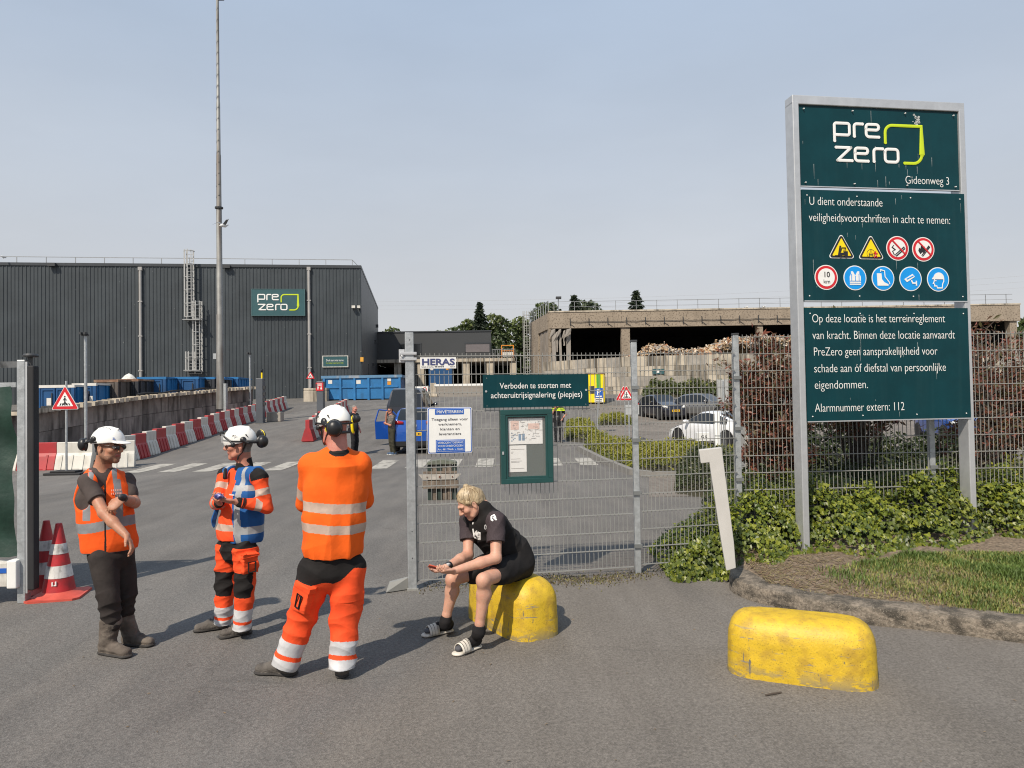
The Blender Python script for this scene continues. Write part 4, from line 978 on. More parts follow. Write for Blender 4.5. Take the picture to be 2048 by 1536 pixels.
# ================================================================== LEANING WHITE BRACKET
o = thing('leaning_bracket', 'leaning white hooked steel post at the tip of the kerb in front of the ivy', 'post', (0, 0, 0)); d_ = 7.15
pf = [W(x, y, d_) for x, y in ((1398, 900), (1443.5, 895), (1468, 1085), (1472, 1136), (1453, 1142), (1443, 1085), (1419, 925), (1402, 927))]
b = MB(); b.prism(pf, (.02, .10, 0)); b.build('body', M('bracket_white', (.50, .485, .46), .5, 0, .06, 4, dirt=(.45, .43, .4), dirt_amt=.5), o, bevel=.006)
# ================================================================== BARRIERS
pl_red = M('barrier_red', (.36, .028, .032), .5, 0, .15, 2, dirt=(.22, .05, .05), dirt_amt=.5, dirt_scale=(4, 4, 2)); pl_wh = M('barrier_white', (.56, .54, .49), .5, 0, .08, 2, dirt=(.33, .30, .25), dirt_amt=.55, dirt_scale=(5, 5, 1.5), dirt_lo=.48)
def barrier_proto(m, label):
    o = thing('barrier_block', label, 'road barrier', (0, 0, 0), 0, 'red and white road barrier blocks')
    L = .5; b = MB(); pr = [(-.24, 0), (-.24, .07), (-.13, .46), (-.085, .56), (-.085, .885), (-.075, .90), (.075, .90), (.085, .885), (.085, .56), (.13, .46), (.24, .07), (.24, 0)]
    b.prism([(-L + .006, y, z) for y, z in pr], (2 * L - .012, 0, 0)); b.build('body', m, o, bevel=.012)
    for sy in (-1, 1):
        b = MB()
        for x in (-.25, .05, .35):                 # moulded ribs on the sloping foot
            b.prism([(x - .13, sy * .245, .03), (x - .05, sy * .245, .03), (x - .05, sy * .11, .50), (x - .10, sy * .11, .50)], (0, sy * .03, 0))
        b.build('foot_rib', m, o)
    return o
pr_ = barrier_proto(pl_red, 'x'); pw_ = barrier_proto(pl_wh, 'x'); used = set()
def place_barrier(red, p, rz, L, label):
    pro = pr_ if red else pw_
    if red not in used:
        used.add(red); pro.location = p; pro.rotation_euler.z = rz; pro.scale = (L, 1, 1); pro['label'] = label; return
    copy_tree(pro, p, rz, label, scale=(L, 1, 1))
rowp = smooth_path(densify([Vector(p) for p in ((-13.55, 24.6, 0), (-13.75, 28, 0), (-13.9, 32, 0), (-14.9, 41, 0), (-16.4, 51.5, 0))], .2), 10)
dist = [0]
for a, c in zip(rowp[:-1], rowp[1:]): dist.append(dist[-1] + (c - a).length)
bl = .86; n = int(dist[-1] / bl); cnt = {True: 0, False: 0}
for k in range(n):
    s = (k + .5) * bl; j = max(0, min(len(dist) - 2, next((i for i, d in enumerate(dist) if d > s), 1) - 1)); p = rowp[j].lerp(rowp[j + 1], (s - dist[j]) / (dist[j + 1] - dist[j])); d = rowp[min(j + 3, len(rowp) - 1)] - rowp[max(0, j - 3)]
    red = k % 2 == 1; cnt[red] += 1; w_ = ORD[cnt[red] - 1] if cnt[red] <= len(ORD) else 'last'
    place_barrier(red, (p.x, p.y, float(GZ(p.x, p.y)) - .01), math.atan2(d.y, d.x) + rnd.uniform(-.02, .02), bl, f"{w_} {'red' if red else 'white'} barrier block, counted from the near end of the long left row")
for i, (xa, xb, red) in enumerate(((186, 250, False), (113, 184, False), (38, 112, True), (-34, 36, False))):
    a, c = W(xa, 940, 22.7), W(xb, 940, 22.7)
    place_barrier(red, ((a.x + c.x) / 2, 22.8 + (.4 if i == 0 else 0), -.01), .03 + (.35 if i == 0 else 0), (c - a).length * (1.0), ['white barrier block at the bend behind the bearded worker in the orange vest', 'white barrier block behind the foot of the left crossing sign', 'red barrier block facing us just right of the rubber strip of the left gate post', 'white barrier block seen behind the left gate post and tarpaulin'][i])
ra, rb = Vector((-8.55, 29.6, 0)), Vector((-10.7, 46, 0)); n = 18; d = (rb - ra)
for k in range(n):
    p = ra + d * ((k + .5) / n); red = k % 2 == 0
    place_barrier(red, (p.x, p.y, float(GZ(p.x, p.y)) - .01), math.atan2(d.y, d.x), d.length / n, f"{ORD[k // 2]} {'red' if red else 'white'} barrier block, counted from the near end of the short middle row")
# ================================================================== SIGNS ON POLES
def warn_tri(par, x, z, s, y=0.0):
    """s = side length; crossing pictogram"""
    r = s / math.sqrt(3) * 1.06
    q = MB().xz([(x + a, z + c) for a, c in rtri(r, .06)], y, y + .02).build('plate', white_p, par); MB().xz([(x + a, z + c) for a, c in rtri(r * .955, .06)], y - .004, y + .001).build('border', red_p, q)
    MB().xz([(x + a, z + c) for a, c in rtri(r * .60, .03)], y - .008, y - .003).build('face', white_p, q)
    b = MB(); k = r * .60
    for i in range(5): a = (-.56 + .28 * i); b.xz([(x + a * k * .9 - .07 * k, z - .42 * k), (x + a * k * .9 + .07 * k, z - .42 * k), (x + a * k * .72 + .05 * k, z - .18 * k), (x + a * k * .72 - .05 * k, z - .18 * k)], y - .011, y - .007)
    b.disc(x, z + .50 * k, .085 * k, y - .012, y - .007, seg=10)
    for pth, w_ in (([(0, .38), (0, .02)], .075), ([(0, .02), (.08, -.14), (.16, -.36)], .05), ([(0, .02), (-.06, -.16), (-.17, -.34)], .05), ([(0, .36), (.14, .2), (.2, .1)], .035), ([(0, .36), (-.13, .2), (-.2, .12)], .035)):
        b.tube([(x + p[0] * k, y - .0125, z + p[1] * k) for p in pth], w_ * k, 6, flat=(Vector((0, 1, 0)), .05))
    b.build('pictogram', black_p, q)
    return q
a = W(133, 950, 21.2); z0 = float(GZ(a.x, 21.2)); o = thing('crossing_sign', 'red triangle pedestrian crossing sign on a thin pole with a black rubber foot', 'road sign', (a.x, 21.2, z0))
s_ = (155 - 103) * 21.2 / F; zc = W(129, 803, 21.2).z - z0
warn_tri(o, 0, zc, s_, -.06); MB().tube([(0, 0, .05), (0, 0, W(131, 762, 21.2).z - z0)], .033, 10).build('pole', galv, o, smooth=40); MB().box(-.55, .55, -.25, .25, 0, .07).box(-.38, .38, -.2, .2, .0701, .13).build('foot', rubber, o, bevel=.02)
for px, dd, ddx, lab in ((1252.5, 31.5, 0, 'red triangle crossing sign in front of its twin, beside the gate fence post'), (1247, 32.3, 0, 'red triangle crossing sign half hidden behind its twin')):
    a = W(px, 790, dd); z0 = float(GZ(a.x, dd)); o = thing('crossing_sign', lab, 'road sign', (a.x, dd, z0)); zc = a.z - z0 - .02
    warn_tri(o, 0, zc, 32 * dd / F, -.06)
    if 'twin, ' in lab: MB().tube([(.1, 0, .0), (.1, 0, zc + .2)], .035, 8).build('pole', galv, o); MB().box(-.05, .55, -.03, -.0, zc - .85, zc - .42).build('back_plate', M('plate_grey', (.38, .39, .39), .5), o)
    else: MB().tube([(.05, 0, .0), (.05, 0, zc)], .03, 8).build('pole', galv, o)
a = W(1197.5, 800, 36); z0 = float(GZ(a.x, 36)); o = thing('parking_sign', 'blue parking sign with a white plate below on a slanting thin pole', 'road sign', (a.x, 36, z0)); k = 36 / F; zc = W(1197, 776, 36).z - z0
MB().box(-8.5 * k, 8.5 * k, -.05, -.03, zc - 20 * k, zc).build('plate', navy_p, o); text(o, 'P', -4.5 * k, zc - 13.5 * k, 11 * k, white_p, 4 * k, -.055, bold=.02); MB().box(-6 * k, 6 * k, -.056, -.051, zc - 18 * k, zc - 15.5 * k).build('pictogram', white_p, o)
pl = MB().box(-8.5 * k, 8.5 * k, -.05, -.03, zc - 28.5 * k, zc - 20.6 * k).build('lower_plate', white_p, o); MB().box(-6 * k, 6 * k, -.054, -.051, zc - 27 * k, zc - 25.5 * k).box(-6 * k, 6 * k, -.054, -.051, zc - 24 * k, zc - 22.5 * k).build('print', steel_dk, pl); MB().tube([(-.1, 0, 0), (0, 0, zc)], .03, 8).build('pole', galv, o)
a = W(1446, 780, 27); z0 = float(GZ(a.x, 27)); o = thing('blank_sign', 'bare grey back of a rectangular sign on a pole in front of the grey saloon', 'road sign', (a.x, 27, z0), R(-12)); k = 27 / F
MB().box(-10.5 * k, 10.5 * k, -.02, .0, W(1446, 802, 27).z - z0, W(1446, 759, 27).z - z0).build('plate', M('plate_back', (.36, .37, .37), .5, .2), o); MB().box(-10.6 * k, -9.6 * k, -.04, .01, W(1446, 802.5, 27).z - z0, W(1446, 758.5, 27).z - z0).box(9.6 * k, 10.6 * k, -.04, .01, W(1446, 802.5, 27).z - z0, W(1446, 758.5, 27).z - z0).build('edge', alu, o); MB().tube([(0, -.05, 0), (0, -.05, W(1446, 762, 27).z - z0)], .035, 8).build('pole', galv, o)
a = W(621.5, 752, 57.5); z0 = float(GZ(a.x, 57.5)); blk = thing('concrete_bollard_block', 'pale square concrete block at the corner of the big blue container', 'concrete block', (a.x - .55, 57.3, z0 - .1)); MB().box(0, 1.9, 0, 1.2, 0, .95).box(0.01, 1.89, .01, 1.19, .965, W(621, 774, 57.5).z - z0).build('body', conc_pale, blk, bevel=.03)
o = thing('roundabout_sign', 'small red triangle warning sign on a pole rising from the pale concrete block', 'road sign', (a.x, 57.5, W(621, 774, 57.5).z - .02)); r = 17 * 57.5 / F / math.sqrt(3); zc = W(621, 752, 57.5).z - W(621, 774, 57.5).z
MB().xz([(c, zc + e) for c, e in rtri(r, .06)], -.1, -.08).build('plate', red_p, o); MB().xz([(c, zc + e) for c, e in rtri(r * .6, .03)], -.11, -.098).build('face', white_p, o); MB().tube([(0, -.02, 0), (0, -.02, zc + .3)], .05, 8).build('pole', galv, o)
MB().tube([(-.1, -.113, zc - .08), (0, -.113, zc + .05), (.1, -.113, zc - .08)], .025, 5).build('pictogram', black_p, o)
# access posts
acc = M('access_post_grey', (.085, .095, .11), .45, .1, .08, 2)
def acc_post(px, yt, d, wpx, label, redtop):
    p = W(px, yt, d); z0 = float(GZ(p.x, d)); h = p.z - z0; w_ = wpx * d / F
    o = thing('access_post', label, 'access post', (p.x, d, z0), R(0))
    MB().box(-w_ / 2, w_ / 2, -.15, .22, 0, h).build('body', acc, o, bevel=.015); MB().box(-w_ / 2 - .04, w_ / 2 + .04, -.2, .27, 0, .05).build('foot', acc, o)
    return o, w_, h
o, w_, h = acc_post(520, 757, 38.6, 13.5, 'tall grey access post with a yellow tube on top, beside the barrier row', False)
MB().tube([(.1, 0, h), (.1, 0, h + .36)], .045, 8).build('tube', yellow_p, o); MB().tube([(.1, 0, h + .34), (.12, -.03, h + .45), (.17, -.05, h + .46)], .06, 8).build('cap', black_p, o)
b = MB()
for z in (.95, 1.2, 1.5, 1.85): b.box(w_ / 2, w_ / 2 + .1, -.1, .1, z, z + .16)
b.build('reader', steel_dk, o)
o, w_, h = acc_post(641, 763, 33.5, 13, 'grey access post topped by a red sign with two white arrows', True)
MB().box(-w_ / 2 - .02, w_ / 2 + .02, -.175, -.152, h - .44, h - .06).build('plate', red_p, o); MB().box(-w_ / 2, -w_ / 2 + .04, -.2, .1, h - .3, h - .12).build('reader', steel_dk, o)
b = MB()
for s, x in ((1, -.075), (-1, .075)):
    z = h - .31; b.xz([(x - .02, z - .07), (x + .02, z - .07), (x + .02, z + .07), (x - .02, z + .07)], -.180, -.1755); b.xz([(x - .05, z + s * .02), (x + .05, z + s * .02), (x, z + s * .09)], -.182, -.1765)
b.box(-.12, .12, -.18, -.1755, h - .14, h - .105).box(-.11, .11, -.18, -.1755, h - .195, h - .165); b.build('arrow', white_p, o)
a = G(0, 0) if False else W(548, 835, 40.6); o = tag(MB().box(-.40, .40, -.3, .3, 0, .55).build('small_concrete_block', concrete, bevel=.04), 'small weathered concrete block at the foot of the tall access post', 'concrete block'); o.location = (W(549, 830, 39.5).x, 39.6, float(GZ(-13, 39.6)) - .02)
# lamp mast
mp = W(441, 815, 37.5); z0 = float(GZ(mp.x, 37.5)); o = thing('lamp_mast', 'very tall stained galvanised lamp mast rising out of the top of the frame', 'lamp mast', (mp.x, 37.5, z0))
k = 37.5 / F; lv = [(818, 7.6), (630, 6.6), (628, 5.8), (420, 5.3), (419, 4.9), (310, 4.5), (309, 3.9), (205, 3.6), (204, 3.1), (0, 2.6), (-30, 2.5)]
mast_m = M('stained_mast', (.25, .25, .24), .6, .3, .2, 2, dirt=(.085, .06, .045), dirt_amt=.9, dirt_scale=(4, 4, .22), dirt_lo=.44)
b = MB(); b.lathe([(r * k, W(436, y, 37.5).z - z0) for y, r in lv], seg=18); b.build('pole', mast_m, o, smooth=40); zb_ = W(436, 418, 37.5).z - z0
MB().lathe([(.14, zb_), (.21, zb_ + .02), (.21, zb_ + .1), (.14, zb_ + .12)], seg=18).build('collar', steel_dk, o); zt_ = W(436, -1, 37.5).z - z0
MB().box(-.05, .33, -.08, .08, zt_ - .02, zt_ + .14).build('lamp_head', steel_dk, o); MB().box(.22, .34, -.15, .1, .1, 2.2).build('cable_duct', galv, o); MB().box(-.33, -.17, -.1, .1, W(436, 718, 37.5).z - z0, W(436, 707, 37.5).z - z0).build('junction_box', galv, o)
b = MB()
for y in range(20, 410, 22): z = W(436, y, 37.5).z - z0; r = np.interp(y, [0, 410], [2.6, 5.2]) * k; b.tube([(-r * .8, -r * .75, z - .05), (r * .6, -r * .95, z + .09)], .012, 4)
b.build('step', steel_dk, o)
for px, dd, yt, lab in ((171, 25.2, 672, 'thin grey camera pole standing against the stained wall behind the bearded worker'), (499.5, 43, 709, 'thin grey camera pole near the far end of the stained wall')):
    p = W(px, yt, dd); z0 = float(GZ(p.x, dd)); o = thing('camera_pole', lab, 'pole', (p.x, dd, z0)); h = p.z - z0
    MB().tube([(0, 0, 0), (0, 0, h)], .055 if px < 200 else .05, 10).build('pole', galv, o, smooth=40); MB().box(-.1, .1, -.12, .05, h, h + .06).box(-.09, -.02, -.25, -.05, h + .04, h + .12).box(.03, .1, -.2, -.02, h + .04, h + .12).build('camera', steel_dk, o)
# boom barrier + white rules board
p = W(867, 790, 62); z0 = float(GZ(p.x, 62)); o = thing('boom_barrier', 'white boom barrier lowered across the yard behind the gate mesh', 'barrier', (p.x, 62, z0)); MB().box(-.25, .25, -.2, .2, 0, W(867, 766, 62).z - z0).box(-.35, .35, -.3, .3, 0, .25).build('post', conc_pale, o, bevel=.04); zz = W(867, 771, 62).z - z0; MB().box(.1, W(985, 770, 62).x - p.x, -.28, -.2, zz - .08, zz + .1).build('arm', white_p, o)
a, c = W(829, 773, 48), W(856, 785, 48); z0 = float(GZ(a.x, 48)); o = thing('rules_board', 'small white board with a red crossed circle above the dark car roof', 'sign', (a.x, 48, z0)); w_ = c.x - a.x; MB().box(0, w_, 0, .03, c.z - z0, a.z - z0).build('plate', white_p, o); MB().tube([(w_ * .5, .05, 0), (w_ * .5, .05, a.z - z0)], .04, 8).build('pole', galv, o)
zz = (a.z + c.z) / 2 - z0; MB().ring(w_ * .76, zz, .11, .15, -.01, 0, seg=18).build('pictogram', red_p, o); text(o, 'BIJ ONS', .05, zz - .02, .1, black_p, w_ * .55, -.005)
# timber buffer
p = G(884, 1000); o = thing('timber_buffer', 'squat weathered timber buffer of dark planks with a pale steel plate bolted across', 'buffer', (p.x, p.y, 0), .05); tim = M('weathered_timber', (.17, .135, .105), .9, 0, .35, 4, .5, 40, dirt=(.07, .055, .045), dirt_amt=.6, dirt_scale=(14, 14, 1.2)); tdk = M('tarred_timber', (.022, .036, .03), .8, 0, .3, 5); k = p.y / F
for i in range(6): x = -.29 + i * .1; MB().box(x + .004, x + .093, .0 + .02 * (i % 2), .3, 0, .72 - .02 * (i in (0, 5))).build('plank', tim if i in (1, 3, 4) else tdk, o, bevel=.008)
b = MB(); b.lathe([(.0, .0)], seg=3) if False else None
cp = MB(); 
for i in range(12): a = math.pi * i / 11; 
cp.xz([(-.31, .725)] + [(-.29 + .58 * i / 10, .76 + .05 * math.sin(math.pi * i / 10)) for i in range(11)] + [(.31, .725)], -.04, .34).build('cap', M('mossy_cap', (.13, .14, .11), .95, 0, .4, 18), o)
MB().xz([(-.46, .53), (.40, .53), (.28, .42), (-.37, .42)], -.075, -.045).build('steel_plate', M('plate_pale', (.40, .37, .33), .7, .1, .2, 9), o); MB().box(-.37, .31, -.04, -.002, .54, .585).box(-.39, .34, -.06, -.002, .24, .40).build('rail', tim, o)
for x in (-.29, -.03, .22): MB().disc(x, .475, .024 if x == -.03 else .014, -.09, -.07, seg=12).build('bolt', M('rust_bolt', (.12, .05, .03), .8) if x == -.29 else bpy.data.materials['rust_bolt'], o)
# utility pieces behind the mesh on the right
p = W(1510, 935, 12.6); o = thing('utility_cabinet', 'dark grey upright cabinet half hidden by the red leaved shrub behind the fence', 'cabinet', (p.x, 12.6, .0)); k = 12.6 / F; MB().box(-13 * k, 20 * k, 0, .5, 0, W(1510, 832, 12.6).z).build('body', M('cabinet_dark', (.035, .038, .042), .5), o, bevel=.01); MB().box(-20 * k, -13.2 * k, -.03, .5, 0, W(1510, 838, 12.6).z).build('side_post', M('cabinet_frame', (.36, .35, .33), .6), o)
p = W(1435, 855, 20.5); z0 = float(GZ(p.x, 20.5)); o = thing('charging_post', 'white round charging post with grey bands in front of the white car', 'post', (p.x, 20.5, z0)); k = 20.5 / F; hh = W(1435, 824, 20.5).z - z0; b = MB(); b.lathe([(5.5 * k, 0), (5.5 * k, hh - .02), (4.8 * k, hh), (0, hh + .01)], seg=18); b.build('post', white_p, o, smooth=40); b = MB()
for z in (hh * .55, hh * .8): b.lathe([(5.6 * k, z), (5.6 * k, z + .03)], seg=18)
b.build('band', galv, o)
p = W(1407, 873, 17.5); o = thing('meter_box', 'small white box with black marks above the yellow green hedge', 'box', (p.x, 17.5, 0)); k = 17.5 / F; zt, zb2 = W(1407, 865, 17.5).z, W(1407, 882, 17.5).z; MB().box(-12 * k, 12 * k, 0, .2, zb2, zt).build('body', white_p, o, bevel=.006); MB().tube([(0, .1, 0), (0, .1, zb2)], .04, 8).build('post', galv, o); text(o, 'G $', -5 * k, (zt + zb2) / 2 - .03, .07, black_p, 7 * k, -.004, bold=.02)
# light pole on the shed roof, gulls, far wires
p = W(1117, 630, 72); o = thing('roof_lamp', 'lamp on a thin pole above the corner of the concrete shed', 'lamp', (p.x, 72, p.z - .5)); MB().tube([(0, 0, 0), (0, 0, W(1117, 598, 72).z - p.z + .5)], .05, 6).build('pole', rail_m, o); zz = W(1117, 596, 72).z - p.z + .5; MB().box(-.25, .3, -.3, .1, zz - .1, zz + .12).build('lamp_head', steel_dk, o)
gm = M('gull_white', (.70, .70, .69), .7); gg = M('gull_grey', (.16, .17, .18), .7)
def gull(loc, label, rz=0, fly=False):
    o = MB(); b = MB()
    b.tube([(-.2, 0, .0), (-.1, 0, .03), (.06, 0, .04), (.14, 0, .09), (.2, 0, .1)], [.02, .07, .07, .045, .02], 8)
    g = tag(b.build('gull', gm, smooth=180), label, 'gull', 'gulls'); g.location = loc; g.rotation_euler.z = rz
    w = MB()
    if fly: w.add([(.08, 0, .06), (-.08, 0, .06), (-.1, .35, .22), (0, .4, .26), (-.22, .62, .12)], [(0, 1, 2, 3), (3, 2, 4)]); w.add([(.08, 0, .06), (-.08, 0, .06), (-.1, -.35, .22), (0, -.4, .26), (-.22, -.62, .12)], [(1, 0, 3, 2), (2, 3, 4)])
    else: w.tube([(.06, .05, .06), (-.25, .03, .04)], [.035, .01], 6); w.tube([(.06, -.05, .06), (-.25, -.03, .04)], [.035, .01], 6); w.tube([(0, .02, -.1), (0, .02, 0)], .008, 4); w.tube([(0, -.02, -.1), (0, -.02, 0)], .008, 4)
    w.build('wing', gg, g)
    return g
gull(W(448, 453, 30), 'grey and white gull flying just right of the lamp mast', .9, True)
for x, y, d, lab in ((7, 515, 59.6, 'gull perched on the railing at the far left of the warehouse roof'), (1493, 615, 70.7, 'left one of two gulls on the shed roof railing near the big sign'), (1528, 614, 70.7, 'right one of two gulls on the shed roof railing near the big sign'), (1265, 625, 70.2, 'gull standing on the shed roof below the lone spruce'), (528, 737, 38.8, 'black capped gull perched over the tall access post') ):
    if x != 528: gull(W(x, y, d), lab, rnd.uniform(0, 6))
b = MB()
pwm = M('far_wire', (.35, .36, .38), .8)
for i, (ya, yb) in enumerate(((612, 560), (620, 572), (604, 548))):
    pts = [W(700 + 1400 * t, ya + (yb - ya) * t + 14 * math.sin(math.pi * t), 260) for t in [k / 14 for k in range(15)]]
    tag(MB().tube(pts, .035, 4).build('power_line', pwm), ['lowest', 'middle', 'uppermost'][[1, 0, 2][i]] + ' of the faint power lines crossing the sky behind the trees', 'power line', 'power lines')
# ================================================================== CONTAINERS
def paint_worn(name, col, rust=(.12, .06, .035), amt=.55):
    return M(name, col, .5, .1, .18, 1.2, .15, 12, dirt=rust, dirt_amt=amt, dirt_scale=(1.6, 1.6, .6), dirt_lo=.54)
c_blue = paint_worn('container_blue', (.022, .155, .37), (.02, .06, .12), .7); c_blue_shaded = paint_worn('container_dark_blue', (.012, .07, .19), (.03, .035, .05)); c_dark = paint_worn('container_dark', (.03, .033, .04), (.09, .06, .045)); c_brown = paint_worn('container_brown', (.10, .085, .075), (.06, .03, .02))  # same blue paint, with sun and shade put into a light and dark copy
rust_m = M('rusty_rim', (.20, .11, .07), .85, .1, .35, 2.5, dirt=(.36, .30, .22), dirt_amt=.8, dirt_scale=(2, 2, 2)); label_m = M('white_label', (.62, .60, .56), .7, 0, .1, 3)
def container(label, p, w, l, h, m, side_m=None, rim=None, rz=0, doors=2, stickers=0, group='skip containers in the yard'):
    """open steel container: origin at the middle of its near end, door end facing -y"""
    z0 = float(GZ(p[0], p[1])) - .05
    o = thing('skip_container', label, 'container', (p[0], p[1], z0), rz, group); side_m = side_m or m
    w2 = w / 2
    for s in (-1, 1):
        x = s * w2
        b = MB().box(min(x, x - s * .06), max(x, x - s * .06), .12, l, .15, h - .1)
        for k in range(int(l / .75)): b.box(min(x, x + s * .07), max(x, x + s * .07), .3 + k * .75, .42 + k * .75, .16, h - .12)
        b.build('side_wall', side_m, o)
    MB().box(-w2 + .06, w2 - .06, l - .08, l - .01, .15, h - .1).build('back_wall', m, o); MB().box(-w2 + .06, w2 - .06, .1, l - .09, .12, .2).build('floor', steel_dk, o)
    b = MB().box(-w2 - .07, w2 + .07, .0, .14, h - .14, h).box(-w2 - .07, -w2 + .08, .14, l, h - .1, h).box(w2 - .08, w2 + .07, .14, l, h - .1, h).box(-w2 + .08, w2 - .08, l - .12, l, h - .1, h)
    b.build('rim', rim or m, o); MB().box(-w2 - .05, -w2 + .12, .0, .13, .0, h - .141).build('corner_post', m, o); MB().box(w2 - .12, w2 + .05, .0, .13, .0, h - .141).build('corner_post', m, o)
    n = doors
    for k in range(n):
        a = -w2 + .125 + (w - .25) / n * k; c = a + (w - .25) / n - .02
        d = MB().box(a, c, .04, .1, .14, h - .15).build('door', m, o); b = MB()
        b.box(a + .02, a + .1, .0, .039, .16, h - .17).box(c - .1, c - .02, .0, .039, .16, h - .17).box(a + .1, c - .1, .0, .039, .16, .26).box(a + .1, c - .1, .0, .039, h - .27, h - .17).box(a + .1, c - .1, .005, .039, h * .48, h * .54); b.build('door_rib', m, d)
        MB().box(c - .16, c - .12, -.06, -.002, .3, h - .4).box(c - .24, c - .05, -.08, -.061, h * .5, h * .56).build('locking_bar', steel_dk, d)
    for k in range(stickers): x = (-.25 + .45 * k) * w; MB().box(x, x + .22, -.012, -.003, h * .56, h * .72).build('sticker', label_m, o)
    return o
def cpos(px, d): p = W(px, 800, d); return (p.x, d)
yard = [(111, 36, 1.72, 4, 2.35, c_blue_shaded, c_blue, label_m, 'dark blue skip container with a pale worn rim, nearest behind the stained wall', 2, 2, .06),
        (168, 37, 1.1, 4, 2.40, c_blue_shaded, c_blue, label_m, 'blue skip container with white stickers, second from the left behind the wall', 2, 2, .05),
        (212, 38.5, 1.15, 4, 2.55, c_brown, None, rust_m, 'grey brown skip container with a rusty rim and a square sticker', 2, 1, .05),
        (255, 40, 1.05, 4, 2.55, c_dark, None, rust_m, 'dark skip container heaped with a white bag, between the brown and bright blue ones', 2, 0, .05),
        (303, 42, 1.5, 4, 2.62, c_blue_shaded, c_blue, c_blue, 'blue skip container with one bright sunlit side, first right of the dark ones', 2, 0, .12),
        (363, 44, 1.9, 4, 2.56, c_blue_shaded, c_blue, c_blue, 'blue skip container with two doors, just left of the lamp mast', 2, 0, .12),
        (411, 45.5, 1.0, 4, 2.5, c_dark, None, c_blue, 'flat dark fronted skip container beside the lamp mast', 1, 0, .1),
        (437, 48, .7, 4, 2.45, c_blue_shaded, c_blue, c_blue, 'bright blue skip container mostly hidden by the lamp mast', 1, 0, .1),
        (463, 50, .8, 4, 2.4, c_blue_shaded, c_blue, c_blue, 'blue skip container farthest right, between mast and far camera pole', 1, 0, .12)]
for px, d, w, l, h, m, sm, rim, lab, dr, st, rz in yard: container(lab, cpos(px, d), w, l, h, m, sm, rim, rz, dr, st)
b = MB(); p = W(258, 757, 41); b.lathe([(.0, .45), (.2, .35), (.4, .12), (.5, -.1), (.5, -.3)], (p.x, p.y, p.z - .15), 9); tag(b.build('white_bag', white_dirty, smooth=180), 'white bag heaped on top of the dark skip container', 'bag')
a, c = W(646, 800, 58), W(803, 800, 58.4); z0 = float(GZ(a.x, 58)) - .02; Lc = c.x - a.x; hc = W(700, 751, 58).z - z0
o = thing('skip_container', 'long blue skip container with a scuffed rim and stickers in front of the warehouse', 'container', (a.x, 58, z0), .01, 'skip containers in the yard')
b = MB(); b.prism([(0, 0, .12), (Lc, 0, .12), (Lc + .02, 0, hc - .2), (-.02, 0, hc - .2)], (0, .07, 0)); b.build('front_side', c_blue, o)
MB().box(0, .07, .08, 2.3, .12, hc - .2).build('end_wall', c_blue, o); MB().box(Lc - .07, Lc, .08, 2.3, .12, hc - .2).build('end_wall', c_blue_shaded, o); MB().box(.08, Lc - .08, 2.2, 2.3, .12, hc - .2).build('back_side', c_blue, o); MB().box(.08, Lc - .08, .08, 2.2, .12, .2).build('floor', steel_dk, o)
MB().box(-.12, Lc + .12, -.1, .1, hc - .22, hc).box(-.12, .08, .1, 2.4, hc - .22, hc).box(Lc - .08, Lc + .12, .1, 2.4, hc - .22, hc).box(.08, Lc - .08, 2.2, 2.4, hc - .22, hc).build('rim', M('scuffed_rim', (.09, .20, .33), .6, 0, .2, 1, dirt=(.50, .42, .32), dirt_amt=.95, dirt_scale=(1.1, 1, .3), dirt_lo=.52), o)
for f in (0.02, .27, .405, .555, .705, .98) if False else (.005, .215, .395, .575, .755, .975): MB().box(Lc * f, Lc * f + .17, -.12, -.005, .0, hc - .23).build('rib', c_blue, o)
MB().box(.2, Lc - .2, -.07, -.003, hc * .50, hc * .56).build('rail', c_blue, o)
for f, z, w_, m_ in ((.07, .68, .32, label_m), (.43, .66, .36, label_m), (.83, .72, .3, label_m), (.83, .60, .3, M('orange_label', (.6, .25, .02), .6))): MB().box(Lc * f, Lc * f + w_, -.02, -.004, hc * z, hc * z + .3).build('sticker', m_, o)
MB().box(.1, Lc - .1, .3, 2.1, .0, .115).build('skid', steel_dk, o)
p = W(885, 772, 86); o = thing('skip_container', 'small blue container inside the open bay under the low building', 'container', (p.x - 1.7, 86.5, float(GZ(p.x, 86.5))), 0, 'skip containers in the yard'); MB().box(0, 2.8, 0, 2, 0.05, 2.9).build('body', c_blue_shaded, o); MB().box(.15, .55, -.02, -.002, 2.0, 2.4).build('sticker', label_m, o); MB().box(2.1, 2.5, -.02, -.002, 2.0, 2.4).build('sticker', bpy.data.materials['orange_label'], o)
a, c = W(1172, 800, 51), W(1209, 800, 51); z0 = float(GZ(a.x, 51)); h_ = W(1190, 748, 51).z - z0; w_ = c.x - a.x
o = thing('recycling_container', 'bright yellow container with a green stripe beside the parking sign', 'container', (a.x, 51, z0), -.15); MB().box(0, w_, 0, 2, .1, h_).build('body', yellow_p, o, bevel=.03); MB().box(w_ * .58, w_ * .80, -.03, -.003, h_ * .3, h_ * .98).build('stripe', M('stripe_green', (.05, .30, .03), .5), o); MB().box(w_ * .2, w_ * .45, -.03, -.003, h_ * .35, h_ * .6).build('label', steel_dk, o); MB().box(-.03, w_ + .03, -.04, 2.05, h_ + .002, h_ + .1).build('rim', rust_m, o)
